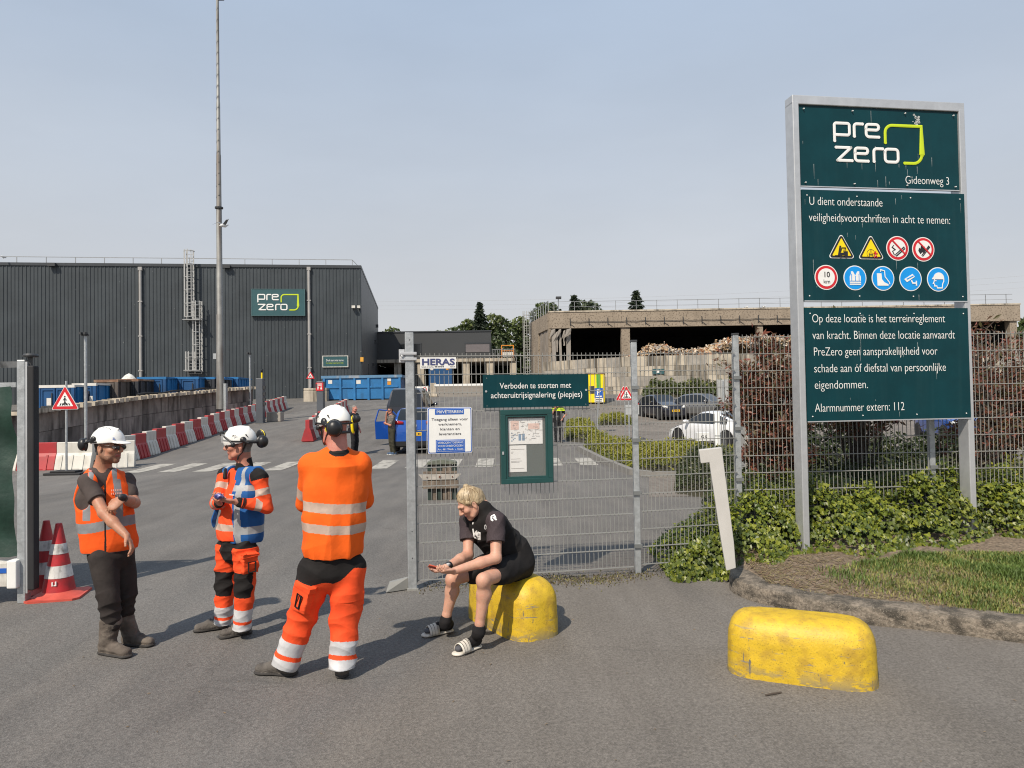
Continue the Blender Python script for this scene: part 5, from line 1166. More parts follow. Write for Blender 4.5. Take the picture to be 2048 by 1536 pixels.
# ================================================================== CARS
def car(name, label, cat, loc, rz, L, Wd, H, prof, belt, glass_ws, glass_rw, side, paint, roof_paint=None, clear=.2, plate='front', wheel_r=.31, plate_text=None, lights=True, hub=.17):
    """prof: list of (fraction from the front, top height); glass_ws / glass_rw: fraction ranges of windscreen / rear window; side: range of side glass"""
    o = thing(name, label, cat, loc, rz); roof_paint = roof_paint or paint
    fr = sorted(set([p[0] for p in prof] + list(glass_ws) + list(glass_rw) + list(side) + [.1, .18, .3, .5, .6, .7, .86]))
    px, pz = [p[0] for p in prof], [p[1] for p in prof]; w2 = Wd / 2
    rings = []
    for f in fr:
        x = L * (.5 - f); zt = float(np.interp(f, px, pz)); e = 1 - .16 * max(0, (f - .5) * 2 - .55) ** 2 * 4 - .22 * max(0, (.5 - f) * 2 - .55) ** 2 * 4; e = max(.72, e)
        bz = min(belt, zt - .02); t = max(0, min(1, (zt - belt) / (H - belt)))
        wr = w2 * e * (1 - .26 * t); zs = bz + (zt - bz) * .86
        rings.append([(x, w2 * e * .86, clear), (x, w2 * e * .975, clear + .1), (x, w2 * e * 1.0, clear + (bz - clear) * .55), (x, w2 * e * .985, bz - .06 * (bz > .6)), (x, w2 * e * .955, bz), (x, wr, zs), (x, wr * .86, zt), (x, wr * .4, zt + .012), (x, 0, zt + .015)])
    k = 9; groups = {}
    def put(key, quad): groups.setdefault(key, []).append(quad)
    for i in range(len(fr) - 1):
        fm = (fr[i] + fr[i + 1]) / 2; ws = glass_ws[0] <= fm <= glass_ws[1]; rw = glass_rw[0] <= fm <= glass_rw[1]; sg = side[0] <= fm <= side[1]
        for j in range(k - 1):
            for s in (1, -1):
                q = [rings[i][j], rings[i][j + 1], rings[i + 1][j + 1], rings[i + 1][j]]; q = [(p[0], p[1] * s, p[2]) for p in q]
                if s < 0: q = q[::-1]
                key = 'body'
                if j == 4 and sg: key = 'side_window' + ('L' if s > 0 else 'R')
                elif j >= 6 and ws: key = 'windscreen'
                elif j >= 6 and rw: key = 'rear_window'
                elif j >= 5 and glass_ws[1] < fm < glass_rw[0] and roof_paint is not paint: key = 'roof'
                put(key, q)
    for i, flip in ((0, False), (len(fr) - 1, True)):
        for j in range(k - 1):
            q = [rings[i][j], (rings[i][j][0], 0, rings[i][j][2]), (rings[i][j + 1][0], 0, rings[i][j + 1][2]), rings[i][j + 1]]
            for s in (1, -1):
                qq = [(p[0], p[1] * s, p[2]) for p in q]; put('body', qq if (s > 0) != flip else qq[::-1])
    for key, quads in groups.items():
        idx = {}; V = []; Fc = []
        for q in quads:
            f_ = []
            for p in q:
                kk = tuple(round(c, 4) for c in p)
                if kk not in idx: idx[kk] = len(V); V.append(p)
                if not f_ or f_[-1] != idx[kk]: f_.append(idx[kk])
            if len(set(f_)) >= 3: Fc.append(list(dict.fromkeys(f_)))
        m = glass_dk if 'window' in key or key == 'windscreen' else (roof_paint if key == 'roof' else paint)
        mesh_obj(key.rstrip('LR'), V, Fc, m, o, smooth=38)
    b = MB().box(-L * .47, L * .47, -w2 * .8, w2 * .8, clear - .08, clear + .01); b.build('underbody', black_p, o)
    tyre = rubber; rim = M('alloy_rim', (.25, .26, .27), .35, .7, .1) if 'alloy_rim' not in bpy.data.materials else bpy.data.materials['alloy_rim']
    for fx in (.5 - .185, -(.5 - .18)):
        for s in (1, -1):
            c = (L * fx, s * (w2 - .085), wheel_r); rot = Matrix.Translation(c) @ Matrix.Rotation(R(90), 4, 'X')
            def lat(prof, nm, mat, par, seg=22):
                b = MB(); b.lathe(prof, seg=seg); b.v = [tuple(rot @ Vector((v[0], v[1], v[2] * -s))) for v in b.v]; return b.build(nm, mat, par, smooth=40)
            wl = lat([(wheel_r * .62, -.1), (wheel_r * .95, -.1), (wheel_r, -.06), (wheel_r, .075), (wheel_r * .94, .098), (wheel_r * .64, .1)], 'wheel', tyre, o)
            lat([(wheel_r * .63, .07), (wheel_r * .60, .06), (.08, .085), (0, .09)], 'rim', rim, wl)
            lat([(wheel_r + .055, -.12), (wheel_r + .055, .089), (wheel_r * .9, .0895), (wheel_r * .9, -.12)], 'wheel_arch', black_p, o)
    e0 = w2 * .74
    if lights:
        for s in (1, -1):
            if lights != 2:
                hz = np.interp(.04, px, pz) - .06; b = MB(); b.tube([(L * .492, s * e0 * .86, hz - .06), (L * .455, s * e0 * 1.08, hz + .0), (L * .40, s * e0 * 1.20, hz + .05)], [.07, .09, .04], 10); b.build('headlight', M('lamp_clear', (.62, .62, .60), .12, .2) if 'lamp_clear' not in bpy.data.materials else bpy.data.materials['lamp_clear'], o, smooth=180)
            if lights != 2:
                tz = np.interp(.97, px, pz) - .16; b = MB(); b.tube([(-L * .494, s * e0 * .62, tz), (-L * .485, s * e0 * 1.02, tz + .02), (-L * .44, s * e0 * 1.22, tz + .05)], [.05, .075, .05], 10); b.build('taillight', M('lamp_red', (.35, .01, .015), .15) if 'lamp_red' not in bpy.data.materials else bpy.data.materials['lamp_red'], o, smooth=180)
            b = MB(); mx_ = L * (.5 - glass_ws[0]) - .45; b.tube([(mx_, s * (w2 * .93), belt + .03), (mx_ + .03, s * (w2 + .1), belt + .08), (mx_ + .02, s * (w2 + .2), belt + .07)], [.04, .085, .07], 8); b.build('mirror', paint if roof_paint is paint else black_p, o, smooth=180)
    s = 1 if plate == 'front' else -1; zp = clear + .28 if plate == 'front' else clear + .40
    pb = MB().box(min(s * L * .5, s * (L * .5 + .02)), max(s * L * .5, s * (L * .5 + .02)), -.26, .26, zp - .06, zp + .06).build('number_plate', plate_y, o)
    b = MB(); r8 = random.Random(5); y = -.21
    for k in range(8): b.box(s * (L * .5 + .021), s * (L * .5 + .023), y, y + (.02 if k in (2, 5) else .036), zp - (.006 if k in (2, 5) else .034), zp + (.006 if k in (2, 5) else .034)); y += .052
    b.build('characters', black_p, pb)
    if plate == 'front': MB().box(L * .485, L * .503, -w2 * .5, w2 * .5, clear + .08, clear + .2).build('grille', black_p, o)
    else: MB().box(-L * .503, -L * .485, -w2 * .82, w2 * .82, clear - .02, clear + .14).build('bumper', black_p, o)
    return o
blk = M('car_black', (.012, .013, .022), .2, .2, .05, 1, coat=1); gry = M('car_grey', (.17, .17, .175), .25, .5, .05, 1, coat=1); wht = M('car_white', (.72, .73, .75), .25, 0, .02, 1, coat=1); blu = M('car_blue', (.012, .09, .42), .22, .35, .05, 1, coat=1)
def cloc(px, d, up=0): p = W(px, 800, d); return (p.x, d, float(GZ(p.x, d)) + up)
car('parked_car', 'small black hatchback with a yellow plate facing us in the car park', 'car', cloc(1322, 44), R(-72), 3.45, 1.63, 1.47, [(0, .55), (.04, .78), (.17, .95), (.24, 1.0), (.45, 1.44), (.6, 1.47), (.8, 1.43), (.92, 1.3), (.98, .95), (1, .6)], .93, (.22, .45), (.9, .985), (.33, .86), blk)
car('parked_car', 'grey saloon car angled to the right behind the white car', 'car', cloc(1405, 43.0, .1), R(-40), 4.6, 1.82, 1.46, [(0, .55), (.04, .74), (.2, .92), (.28, .95), (.44, 1.42), (.56, 1.46), (.7, 1.40), (.84, 1.05), (.96, 1.0), (1, .7)], .92, (.27, .44), (.70, .84), (.34, .8), gry)
car('parked_car', 'white fastback car seen from its rear quarter behind the yellow green hedge', 'car', cloc(1437, 28.6, -.02), R(113), 4.7, 1.85, 1.44, [(0, .5), (.03, .66), (.18, .86), (.25, .92), (.44, 1.40), (.54, 1.44), (.68, 1.36), (.88, 1.08), (.97, 1.02), (1, .72)], .94, (.24, .44), (.66, .88), (.32, .82), wht, glass_dk and wht, plate='rear', wheel_r=.35)
car('parked_car', 'dark van like car with a tall rear window standing ahead of the blue car', 'car', cloc(824, 33.4), R(90), 4.4, 1.85, 1.92, [(0, .6), (.04, .85), (.2, 1.05), (.26, 1.12), (.42, 1.86), (.55, 1.92), (.88, 1.9), (.94, 1.82), (.99, 1.15), (1, .7)], 1.1, (.25, .42), (.90, .992), (.33, .86), blk, plate='rear', wheel_r=.33, lights=2)
bc = car('parked_car', 'blue car seen from behind with its front left door wide open', 'car', cloc(843, 27.6), R(90), 4.1, 1.77, 1.54, [(0, .6), (.04, .85), (.2, 1.0), (.26, 1.05), (.42, 1.48), (.55, 1.54), (.86, 1.52), (.91, 1.46), (.985, 1.08), (1, .75)], 1.0, (.25, .42), (.88, .985), (.33, .84), blu, plate='rear', wheel_r=.33)
MB().disc(0, .0, .07, -.01, .01, seg=16) ; b = MB(); b.ring(0, 0, .05, .075, -.012, .004, seg=18); ob = b.build('badge', alu, bc); ob.rotation_euler.z = R(-90); ob.location = (-2.075, 0, .90)
b = MB()                                             # the open door: outer skin, window frame, dark inner lining
dp = [(0, .30), (.0, .98), (.12, 1.02), (.42, 1.40), (.95, 1.45), (1.08, 1.0), (1.08, .32)]
b.xz([(0, .28), (0, 1.0), (1.08, 1.0), (1.05, .30)], -.03, .03)
for p, q in (((0, .99), (.38, 1.40)), ((.38, 1.40), (.92, 1.46)), ((.92, 1.46), (1.06, .99))): b.tube([(p[0], 0, p[1]), (q[0], 0, q[1])], .03, 6)
dr = b.build('open_door', blu, bc); dr.location = (.80, .89, 0); dr.rotation_euler.z = R(90 + 16)
MB().xz([(.08, .33), (.05, .97), (1.03, .97), (.99, .36)], -.05, -.031).build('door_lining', black_p, dr); MB().xz([(.15, .62), (.15, .70), (.9, .75), (.9, .66)], -.08, -.051).build('armrest', steel_dk, dr); MB().tube([(.1, -.02, 1.02), (.1, -.16, 1.1), (.12, -.26, 1.08)], [.04, .09, .07], 8).build('mirror', black_p, dr)
car('parked_car', 'blue car glimpsed through the shrub trunks beneath the big sign', 'car', cloc(1903, 30), R(-100), 4.2, 1.75, 1.5, [(0, .6), (.04, .8), (.2, .98), (.26, 1.0), (.42, 1.46), (.55, 1.5), (.86, 1.46), (.92, 1.36), (.985, 1.05), (1, .7)], .98, (.25, .42), (.88, .985), (.33, .84), blu)
# ================================================================== PLANTS
pg = np.random.default_rng(21)
def leaf_quads(P, size, aspect=.5, N=None, jit=.5, droop=0.0, size_var=.35, A=None):
    """rhombic leaves at points P; N: preferred facing per point, A: preferred long axis"""
    n = len(P)
    a = pg.normal(size=(n, 3)) if A is None else A + pg.normal(size=(n, 3)) * jit
    a[:, 2] -= droop; a /= np.linalg.norm(a, axis=1)[:, None] + 1e-9
    nr = pg.normal(size=(n, 3)) if N is None else N + pg.normal(size=(n, 3)) * jit
    s = np.cross(nr, a); s /= np.linalg.norm(s, axis=1)[:, None] + 1e-9
    nn = np.cross(a, s)
    l = (size * pg.uniform(1 - size_var, 1 + size_var, n))[:, None]; w = l * aspect * .5
    b = P - a * l * .5
    V = np.stack([b, P + s * w + nn * l * .06, P + a * l * .5 - nn * l * .06, P - s * w + nn * l * .06], 1).reshape(-1, 3)
    i = np.arange(n) * 4
    return V, np.stack([i, i + 1, i + 2, i + 3], 1)
def leafmat(name, col, rough=.5, var=.3, tr=.25):
    m = M(name, col, rough, 0, var, 2.5)
    nt = m.node_tree; bs = nt.nodes['Principled BSDF']; src = bs.inputs['Base Color'].links[0].from_socket
    t = nt.nodes.new('ShaderNodeBsdfTranslucent'); mx = nt.nodes.new('ShaderNodeMixShader'); mx.inputs[0].default_value = tr
    nt.links.new(src, t.inputs[0]); nt.links.new(bs.outputs[0], mx.inputs[1]); nt.links.new(t.outputs[0], mx.inputs[2]); nt.links.new(mx.outputs[0], nt.nodes['Material Output'].inputs[0])
    return m
bark = M('bark', (.09, .07, .055), .95, 0, .3, 6, .5, 20)
tree_g = [leafmat('leaf_mid', (.07, .10, .03)), leafmat('leaf_dark', (.038, .058, .02)), leafmat('leaf_light', (.12, .15, .045))]
conf_g = [leafmat('needle_mid', (.026, .043, .022), .6), leafmat('needle_dark', (.014, .026, .015), .6), leafmat('needle_light', (.05, .07, .03), .6)]
will_g = [leafmat('leaf_grey', (.10, .125, .07)), leafmat('leaf_grey_dark', (.06, .08, .04)), leafmat('leaf_grey_light', (.14, .165, .10))]
def crown_tree(label, px, d, top, wpx, bottom, mats, n=3600, leaf=.55, cat='tree'):
    base = W(px, 800, d); z0 = float(GZ(base.x, d)); zt = W(px, top, d).z; zb = W(px, bottom, d).z; rx = wpx * d / F / 2 * 1.25
    o = thing('broadleaf_tree', label, cat, (base.x, d, z0), 0, 'trees behind the yard'); H = zt - z0; cz0 = zb - z0
    b = MB(); b.tube([(0, 0, 0), (.1, 0, H * .35), (0, .1, H * .75)], [.28, .2, .08], 8)
    for k in range(6): a = k * 1.05; b.tube([(0, 0, H * (.3 + .06 * k)), (rx * .4 * math.cos(a), rx * .4 * math.sin(a), H * (.45 + .07 * k)), (rx * .75 * math.cos(a), rx * .75 * math.sin(a), H * (.55 + .07 * k))], [.11, .07, .03], 6)
    b.build('trunk', bark, o)
    nc = 15; P = []; MI = []; Nn = []
    for c in range(nc):
        t = (c + .5) / nc; zc = cz0 + (H - cz0) * (.1 + .82 * t); env = math.sqrt(max(.05, 1 - (2 * t - .75) ** 2 / 1.7)); a = c * 2.4
        rr_ = rx * env * (.78 if c < nc - 1 else 0) * pg.uniform(.5, 1); cc = np.array([rr_ * math.cos(a), rr_ * math.sin(a) * .8, zc]); cr = rx * pg.uniform(.42, .66)
        m_ = n // nc; v = pg.normal(size=(m_, 3)); v /= np.linalg.norm(v, axis=1)[:, None]; rad = pg.uniform(.55, 1.08, m_)[:, None] ** .6
        p = cc + v * rad * cr * np.array([1, 1, .75]); P.append(p); Nn.append(v)
        MI.append(np.where(pg.uniform(size=m_) < .25, pg.integers(0, 3, m_), c % 3 if c % 3 != 2 or pg.uniform() < .5 else 0))
    P = np.concatenate(P); Nn = np.concatenate(Nn); MI = np.concatenate(MI)
    top_ = P[:, 2] > H; P[top_, 2] = H - pg.uniform(0, .4, top_.sum())
    V, Q = leaf_quads(P, leaf, .7, Nn, .8); np_obj('crown', V, Q, mats, o, MI, smooth=False)
    return o
def conifer(label, px, d, top, wpx, bottom, n=2600, leaf=.6):
    base = W(px, 800, d); z0 = float(GZ(base.x, d)); zt = W(px, top, d).z; rx = wpx * d / F / 2; zb = W(px, bottom, d).z
    o = thing('conifer', label, 'tree', (base.x, d, z0), 0, 'conifers behind the yard'); H = zt - z0; zb -= z0
    MB().tube([(0, 0, 0), (0, 0, H * .98)], [.25, .03], 8).build('trunk', bark, o)
    P = []; A = []
    nb = 46
    for k in range(nb):
        t = k / (nb - 1); z = zb + (H - zb) * t; L = rx * 1.25 * (1 - t) ** .85 * pg.uniform(.72, 1.1) + .2
        for q in range(5 if t < .9 else 3):
            a = k * 2.1 + q * 1.256 + pg.uniform(-.3, .3); m_ = max(4, int(n / nb / 5)); s = pg.uniform(.1, 1, m_)
            x, y = L * s * math.cos(a), L * s * math.sin(a); zz = z - .22 * L * s + .12 * L * s ** 3 + pg.normal(0, .10, m_) * (1 + 0 * s)
            P.append(np.stack([x + pg.normal(0, .1, m_), y + pg.normal(0, .1, m_), zz], 1)); A.append(np.tile([math.cos(a), math.sin(a), -.25], (m_, 1)))
    P = np.concatenate(P); A = np.concatenate(A); P[:, 2] = np.minimum(P[:, 2], H)
    V, Q = leaf_quads(P, leaf, .38, None, .45, A=A); np_obj('crown', V, Q, conf_g, o, pg.choice(3, len(P), p=(.5, .35, .15)), smooth=False)
    return o
crown_tree('bushy dark green tree left of the slender conifer', 938, 112, 634, 56, 780, tree_g)
crown_tree('large dark green tree right of the slender conifer, filling the gap before the shed', 990, 110, 628, 78, 790, tree_g, 4200)
crown_tree('lower green tree in front of the two bushy ones', 968, 104, 680, 100, 800, tree_g, 3400)
crown_tree('green tree close against the caged ladder of the shed', 1043, 106, 630, 50, 800, tree_g, 3000)
crown_tree('small tree whose top shows over the low building beside the warehouse', 783, 118, 654, 40, 740, [tree_g[2], tree_g[0], tree_g[2]], 1200)
crown_tree('small round tree top over the middle of the low building', 878, 122, 657, 22, 740, tree_g, 900); crown_tree('pale low tree top over the right half of the low building', 906, 122, 656, 44, 740, [tree_g[2], tree_g[0], will_g[0]], 1200)
crown_tree('round dark tree behind the corner of the shed roof railing', 1094, 108, 605, 66, 720, tree_g, 2600); crown_tree('grey green willow like tree beside the spruce behind the shed', 1176, 106, 602, 58, 720, will_g, 2600)
crown_tree('dark tree at the right frame edge beyond the shed', 2062, 84, 628, 50, 790, tree_g, 2400)
conifer('slender dark conifer standing tallest left of the shed', 962, 108, 606, 34, 700); conifer('dark spruce beside the grey green tree behind the shed', 1152, 104, 592, 44, 700); conifer('lone broad spruce rising above the shed roof', 1277, 104, 583, 58, 690, 3400)
conifer('slender conifer top behind the spruce and willow pair', 1160, 112, 600, 20, 690, 900)
# ---- clipped and low shrubs
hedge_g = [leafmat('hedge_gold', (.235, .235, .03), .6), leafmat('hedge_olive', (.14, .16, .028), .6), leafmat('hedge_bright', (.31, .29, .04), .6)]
box_g = [leafmat('box_dark', (.035, .05, .018), .45), leafmat('box_mid', (.06, .075, .025), .45), leafmat('box_light', (.11, .12, .045), .45)]
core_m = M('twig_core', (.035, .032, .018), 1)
def low_shrub(name, label, foot, z0f, h, mats, n, leaf, spiky=.5, cat='shrub', aspect=.35, up=.5):
    """foot: plan outline polygon (convex-ish); a lumpy mound of foliage over it"""
    pts = np.array(foot); lo, hi = pts.min(0), pts.max(0); c = pts.mean(0)
    def inside(x, y):
        r = np.zeros(len(x), bool); j = len(pts) - 1
        for i in range(len(pts)):
            xi, yi = pts[i]; xj, yj = pts[j]
            r ^= ((yi > y) != (yj > y)) & (x < (xj - xi) * (y - yi) / (yj - yi + 1e-12) + xi); j = i
        return r
    def edist(x, y):
        d = np.full(len(x), 9e9)
        for i in range(len(pts)):
            a, b_ = pts[i], pts[(i + 1) % len(pts)]; ab = b_ - a; t = np.clip(((x - a[0]) * ab[0] + (y - a[1]) * ab[1]) / (ab @ ab), 0, 1)
            d = np.minimum(d, np.hypot(x - a[0] - t * ab[0], y - a[1] - t * ab[1]))
        return d
    o = thing(name, label, cat, (c[0], c[1], 0))
    x = pg.uniform(lo[0], hi[0], n * 4); y = pg.uniform(lo[1], hi[1], n * 4); k = inside(x, y); x, y = x[k][:n], y[k][:n]; m_ = len(x)
    ed = edist(x, y); lump = .72 + .28 * np.sin(x * 3.1 + 1.7 * np.sin(y * 2.3)) * np.cos(y * 2.7 + x) + .1 * np.sin(x * 9 + y * 7)
    prof = np.clip(ed / (h * .55), 0, 1) ** .45
    zz = h * prof * lump * pg.uniform(.35, 1.08, m_) ** .45
    P = np.stack([x - c[0], y - c[1], z0f(x, y) + zz + pg.uniform(0, .1, m_) * spiky], 1)
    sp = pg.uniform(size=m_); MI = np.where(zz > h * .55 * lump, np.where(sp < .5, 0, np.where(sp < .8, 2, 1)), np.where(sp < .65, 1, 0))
    A = np.stack([pg.normal(size=m_) * .7, pg.normal(size=m_) * .7, np.full(m_, up)], 1)
    V, Q = leaf_quads(P, leaf, aspect, None, .4, A=A); np_obj('foliage', V, Q, mats, o, MI, smooth=False)
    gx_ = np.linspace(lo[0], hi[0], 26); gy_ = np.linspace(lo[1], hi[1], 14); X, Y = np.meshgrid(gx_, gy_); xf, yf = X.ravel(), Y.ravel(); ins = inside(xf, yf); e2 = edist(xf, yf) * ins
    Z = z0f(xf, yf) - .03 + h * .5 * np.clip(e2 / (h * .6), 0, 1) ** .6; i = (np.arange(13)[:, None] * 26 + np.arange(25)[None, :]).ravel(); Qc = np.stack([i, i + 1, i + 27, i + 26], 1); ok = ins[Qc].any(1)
    np_obj('stem', np.stack([xf - c[0], yf - c[1], Z], 1), Qc[ok], core_m, o, smooth=True)  # added opaque core that stops light passing through the foliage, not stems
    return o
gzf = lambda x, y: GZ(x, y)
def fpx(pts): return [(W(x, 800, d).x, d) for x, d in pts]
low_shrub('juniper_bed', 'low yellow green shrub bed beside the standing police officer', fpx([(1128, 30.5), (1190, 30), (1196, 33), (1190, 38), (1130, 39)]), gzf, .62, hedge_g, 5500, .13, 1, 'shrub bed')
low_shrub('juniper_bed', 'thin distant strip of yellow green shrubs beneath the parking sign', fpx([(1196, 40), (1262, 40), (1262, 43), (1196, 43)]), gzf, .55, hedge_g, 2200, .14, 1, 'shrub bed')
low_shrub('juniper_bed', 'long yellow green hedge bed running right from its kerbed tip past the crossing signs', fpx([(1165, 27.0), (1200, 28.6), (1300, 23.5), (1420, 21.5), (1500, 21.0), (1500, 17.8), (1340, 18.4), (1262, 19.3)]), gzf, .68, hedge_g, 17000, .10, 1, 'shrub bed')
kc = M('grey_kerb', (.20, .19, .175), .9, 0, .15, 4); kpth = fpx([(1152, 27.0), (1200, 22.3), (1256, 18.6), (1300, 17.9), (1500, 17.2)]); b = MB()
for (x0, y0), (x1, y1) in zip(kpth[:-1], kpth[1:]):
    d = Vector((x1 - x0, y1 - y0, 0)).normalized(); nrm = Vector((-d.y, d.x, 0)) * .16; za, zc = float(GZ(x0, y0)), float(GZ(x1, y1)); b.add([(x0, y0, za - .02), (x1, y1, zc - .02), (x1, y1, zc + .14), (x0, y0, za + .14), (x0 + nrm.x, y0 + nrm.y, za + .14), (x1 + nrm.x, y1 + nrm.y, zc + .14)], [(0, 1, 2, 3), (3, 2, 5, 4)])
struct(b.build('island_kerb', kc))
low_shrub('box_hedge', 'dense dark green clipped hedge behind the mesh by the leaning bracket', fpx([(1345, 14.9), (1350, 17.4), (1500, 17.3), (1600, 15.5), (1600, 12.8), (1480, 13.4)]), gzf, .92, box_g, 17000, .055, .6, 'hedge', .6, .1)
low_shrub('evergreen_strip', 'row of dark evergreen shrubs along the foot of the bunker wall behind the cars', [(B2.x + .2, 54.2), (B3.x + 6, 54.2), (B3.x + 6, 55.8), (B2.x + .2, 56.5)], lambda x, y: GZ(x, y) + 0, 1.35, [box_g[1], tree_g[0], hedge_g[1]], 6500, .22, .5, 'hedge', .6, .2)
# ---- red leaved shrubs
red_g = [leafmat('red_leaf', (.20, .066, .040), .5, .3, .3), leafmat('bronze_leaf', (.14, .078, .045), .55, .3, .3), leafmat('olive_leaf', (.10, .088, .035), .55, .3, .3), leafmat('pink_leaf', (.33, .125, .095), .5, .25, .35)]
def red_shrub(label, px, d, top, wpx, z_low, n, leaf=.10, depth=1.1, bias=(.36, .34, .2, .1)):
    b0 = W(px, 800, d); o = thing('red_leaved_shrub', label, 'shrub', (b0.x, d, .15), 0, 'red leaved shrubs behind the fence'); H = W(px, top, d).z - .15; rx = wpx * d / F / 2
    b = MB(); P = []; A = []; r7 = random.Random(int(px))
    for k in range(15):
        a = r7.uniform(0, 6.3); t = r7.uniform(.35, 1); tx, ty = rx * t * math.cos(a), depth * .6 * t * math.sin(a); h = H * r7.uniform(.72, 1.0) * (1 - .22 * t * t)
        path = [Vector((tx * .1, ty * .1, 0)), Vector((tx * .35, ty * .35, h * .35)), Vector((tx * .7, ty * .7, h * .7)), Vector((tx, ty, h))]
        b.tube(path, [.028, .02, .013, .005], 5)
        for q in range(9):
            s = r7.uniform(.3, 1); i = min(2, int(s * 3)); p = path[i].lerp(path[i + 1], s * 3 - i); e = p + Vector((r7.gauss(0, .28), r7.gauss(0, .2), r7.uniform(.05, .4)))
            if e.z > H: e.z = H - .05
            b.tube([p, e], [.008, .003], 4)
            if p.z > z_low - .2:
                m_ = max(3, int(n / 135)); f = pg.uniform(.15, 1.05, m_)[:, None]; pp = np.array(p) * (1 - f) + np.array(e) * f + pg.normal(0, .055, (m_, 3)); P.append(pp); dd = np.array(e - p); dd = dd / (np.linalg.norm(dd) + 1e-6); A.append(np.tile(dd, (m_, 1)))
    b.build('stem', M('shrub_stem', (.07, .055, .045), .9) if 'shrub_stem' not in bpy.data.materials else bpy.data.materials['shrub_stem'], o)
    P = np.concatenate(P); A = np.concatenate(A); k = P[:, 2] > z_low * pg.uniform(.8, 1.1, len(P)); P, A = P[k], A[k]
    V, Q = leaf_quads(P, leaf, .32, None, .75, A=A, droop=.15); np_obj('foliage', V, Q, red_g, o, pg.choice(4, len(P), p=bias), smooth=False)
red_shrub('red leaved shrub left of the big sign, directly behind the mesh', 1545, 10.0, 655, 150, .45, 7500)
red_shrub('red leaved shrub behind the big sign, its tip showing between two panels', 1715, 10.4, 602, 200, 1.35, 5200, bias=(.25, .4, .3, .05))
red_shrub('red leaved shrub right of the big sign, cut by the frame edge', 2010, 10.8, 648, 230, 1.1, 7500, bias=(.3, .45, .2, .05)); red_shrub('thin red leaved shrub tip beside the right leg of the sign', 1952, 9.9, 640, 70, 1.0, 1800)
for lab, pts, h, mats, n, lf in (('dark mixed shrubs at the foot of the fence beneath the big sign', [(2.9, 8.95), (6.0, 8.95), (6.2, 10.6), (2.9, 11.2)], .85, [box_g[1], box_g[0], tree_g[0]], 7000, .08), ('yellow green shrubs behind the fence at the right frame edge', [(6.0, 8.9), (9.5, 8.9), (9.8, 11), (6.1, 10.8)], .95, [hedge_g[1], box_g[2], hedge_g[0]], 7500, .08), ('dark hedge closing the view behind the shrub trunks', [(4.6, 13.2), (9.5, 13.2), (9.5, 14.6), (4.6, 14.6)], 1.55, [box_g[0], box_g[1], tree_g[1]], 9000, .11)):
    low_shrub('shrub_border', lab, pts, lambda x, y: np.full(len(x), .2), h, mats, n, lf, .6, 'shrubs', .45, .3)
yl = MB(); P = np.array([W(2030, 975, 8.9)]) + pg.normal(0, 1, (70, 3)) * np.array([.11, .06, .10]); V, Q = leaf_quads(P, .10, .3, None, .5); tag(np_obj('yellow_plant', V, Q, leafmat('yellow_leaf', (.50, .36, .02)), smooth=False), 'small plant with bright yellow leaves by the fence at the right edge', 'plant')
# ---- ivy bank
ivx = np.array([1.72, 1.90, 2.10, 2.32, 2.5, 2.7, 2.95, 3.3, 3.9, 4.6, 5.2, 5.7, 6.3, 9.0]); ivh = np.array([.10, .30, .44, .52, .58, .70, .80, .74, .72, .78, .90, .80, .76, .7])
ivf = np.array([7.80, 7.74, 7.68, 7.62, 7.60, 7.62, 7.72, 7.74, 7.60, 7.74, 7.92, 8.06, 8.22, 8.3])
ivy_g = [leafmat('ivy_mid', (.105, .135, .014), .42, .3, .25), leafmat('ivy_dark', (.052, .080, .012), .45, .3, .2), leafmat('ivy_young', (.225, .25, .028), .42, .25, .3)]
n = 23500; x = pg.uniform(1.7, 8.2, n); fy = np.interp(x, ivx, ivf) + .07 * np.sin(x * 6.2) + .05 * np.sin(x * 13); hh = np.interp(x, ivx, ivh) * (1 + .09 * np.sin(x * 5.3 + .6) + .06 * np.sin(x * 11))
t = pg.uniform(0, 1, n) ** .8; y = fy + t * (9.15 - fy); s = (y - fy) / (8.5 - fy)
gz = np.where(x > 2.5, bed_z(x, y), .0); surf = hh * np.clip(np.sin(np.clip(s, 0, 1.15) * 1.45), 0, 1) ** .75; z = np.maximum(gz + .01, gz * .5 + surf * pg.uniform(.70, 1.0, n) + pg.normal(0, .02, n)) 
lump = .05 * np.sin(x * 9 + 2 * np.sin(y * 7)) + .04 * np.sin(y * 15 + x * 6); z = z + lump * (z > gz + .1)
slope = np.clip(1 - s, 0, 1); Nv = np.stack([pg.normal(0, .45, n), -(.35 + .75 * slope), .45 + .7 * s], 1) + pg.normal(0, .33, (n, 3)); Nv /= np.linalg.norm(Nv, axis=1)[:, None]
down = np.stack([pg.normal(0, .6, n), -.6 + 0 * x, -.75 + 0 * x], 1); ax = down - Nv * (down * Nv).sum(1)[:, None]; ax /= np.linalg.norm(ax, axis=1)[:, None]; sd_ = np.cross(Nv, ax)
shape = np.array([(0, 0), (.30, -.12), (.52, .10), (.33, .30), (.40, .58), (.14, .62), (0, 1.0), (-.14, .62), (-.40, .58), (-.33, .30), (-.52, .10), (-.30, -.12)])
sz = pg.uniform(.03, .062, n); P = np.stack([x, y, z], 1)
V = P[:, None, :] + (sd_[:, None, :] * shape[None, :, 0, None] + ax[:, None, :] * (shape[None, :, 1, None] - .3)) * sz[:, None, None]
V += Nv[:, None, :] * (np.abs(shape[None, :, 0, None]) * .28 * sz[:, None, None])
idx = np.arange(n)[:, None] * 12; T = []
for a, b_, c in ((0, 1, 3), (1, 2, 3), (3, 4, 5), (0, 3, 5), (0, 5, 6), (0, 6, 7), (0, 7, 9), (7, 8, 9), (9, 10, 11), (0, 9, 11)): T.append(np.concatenate([idx + a, idx + b_, idx + c], 1))
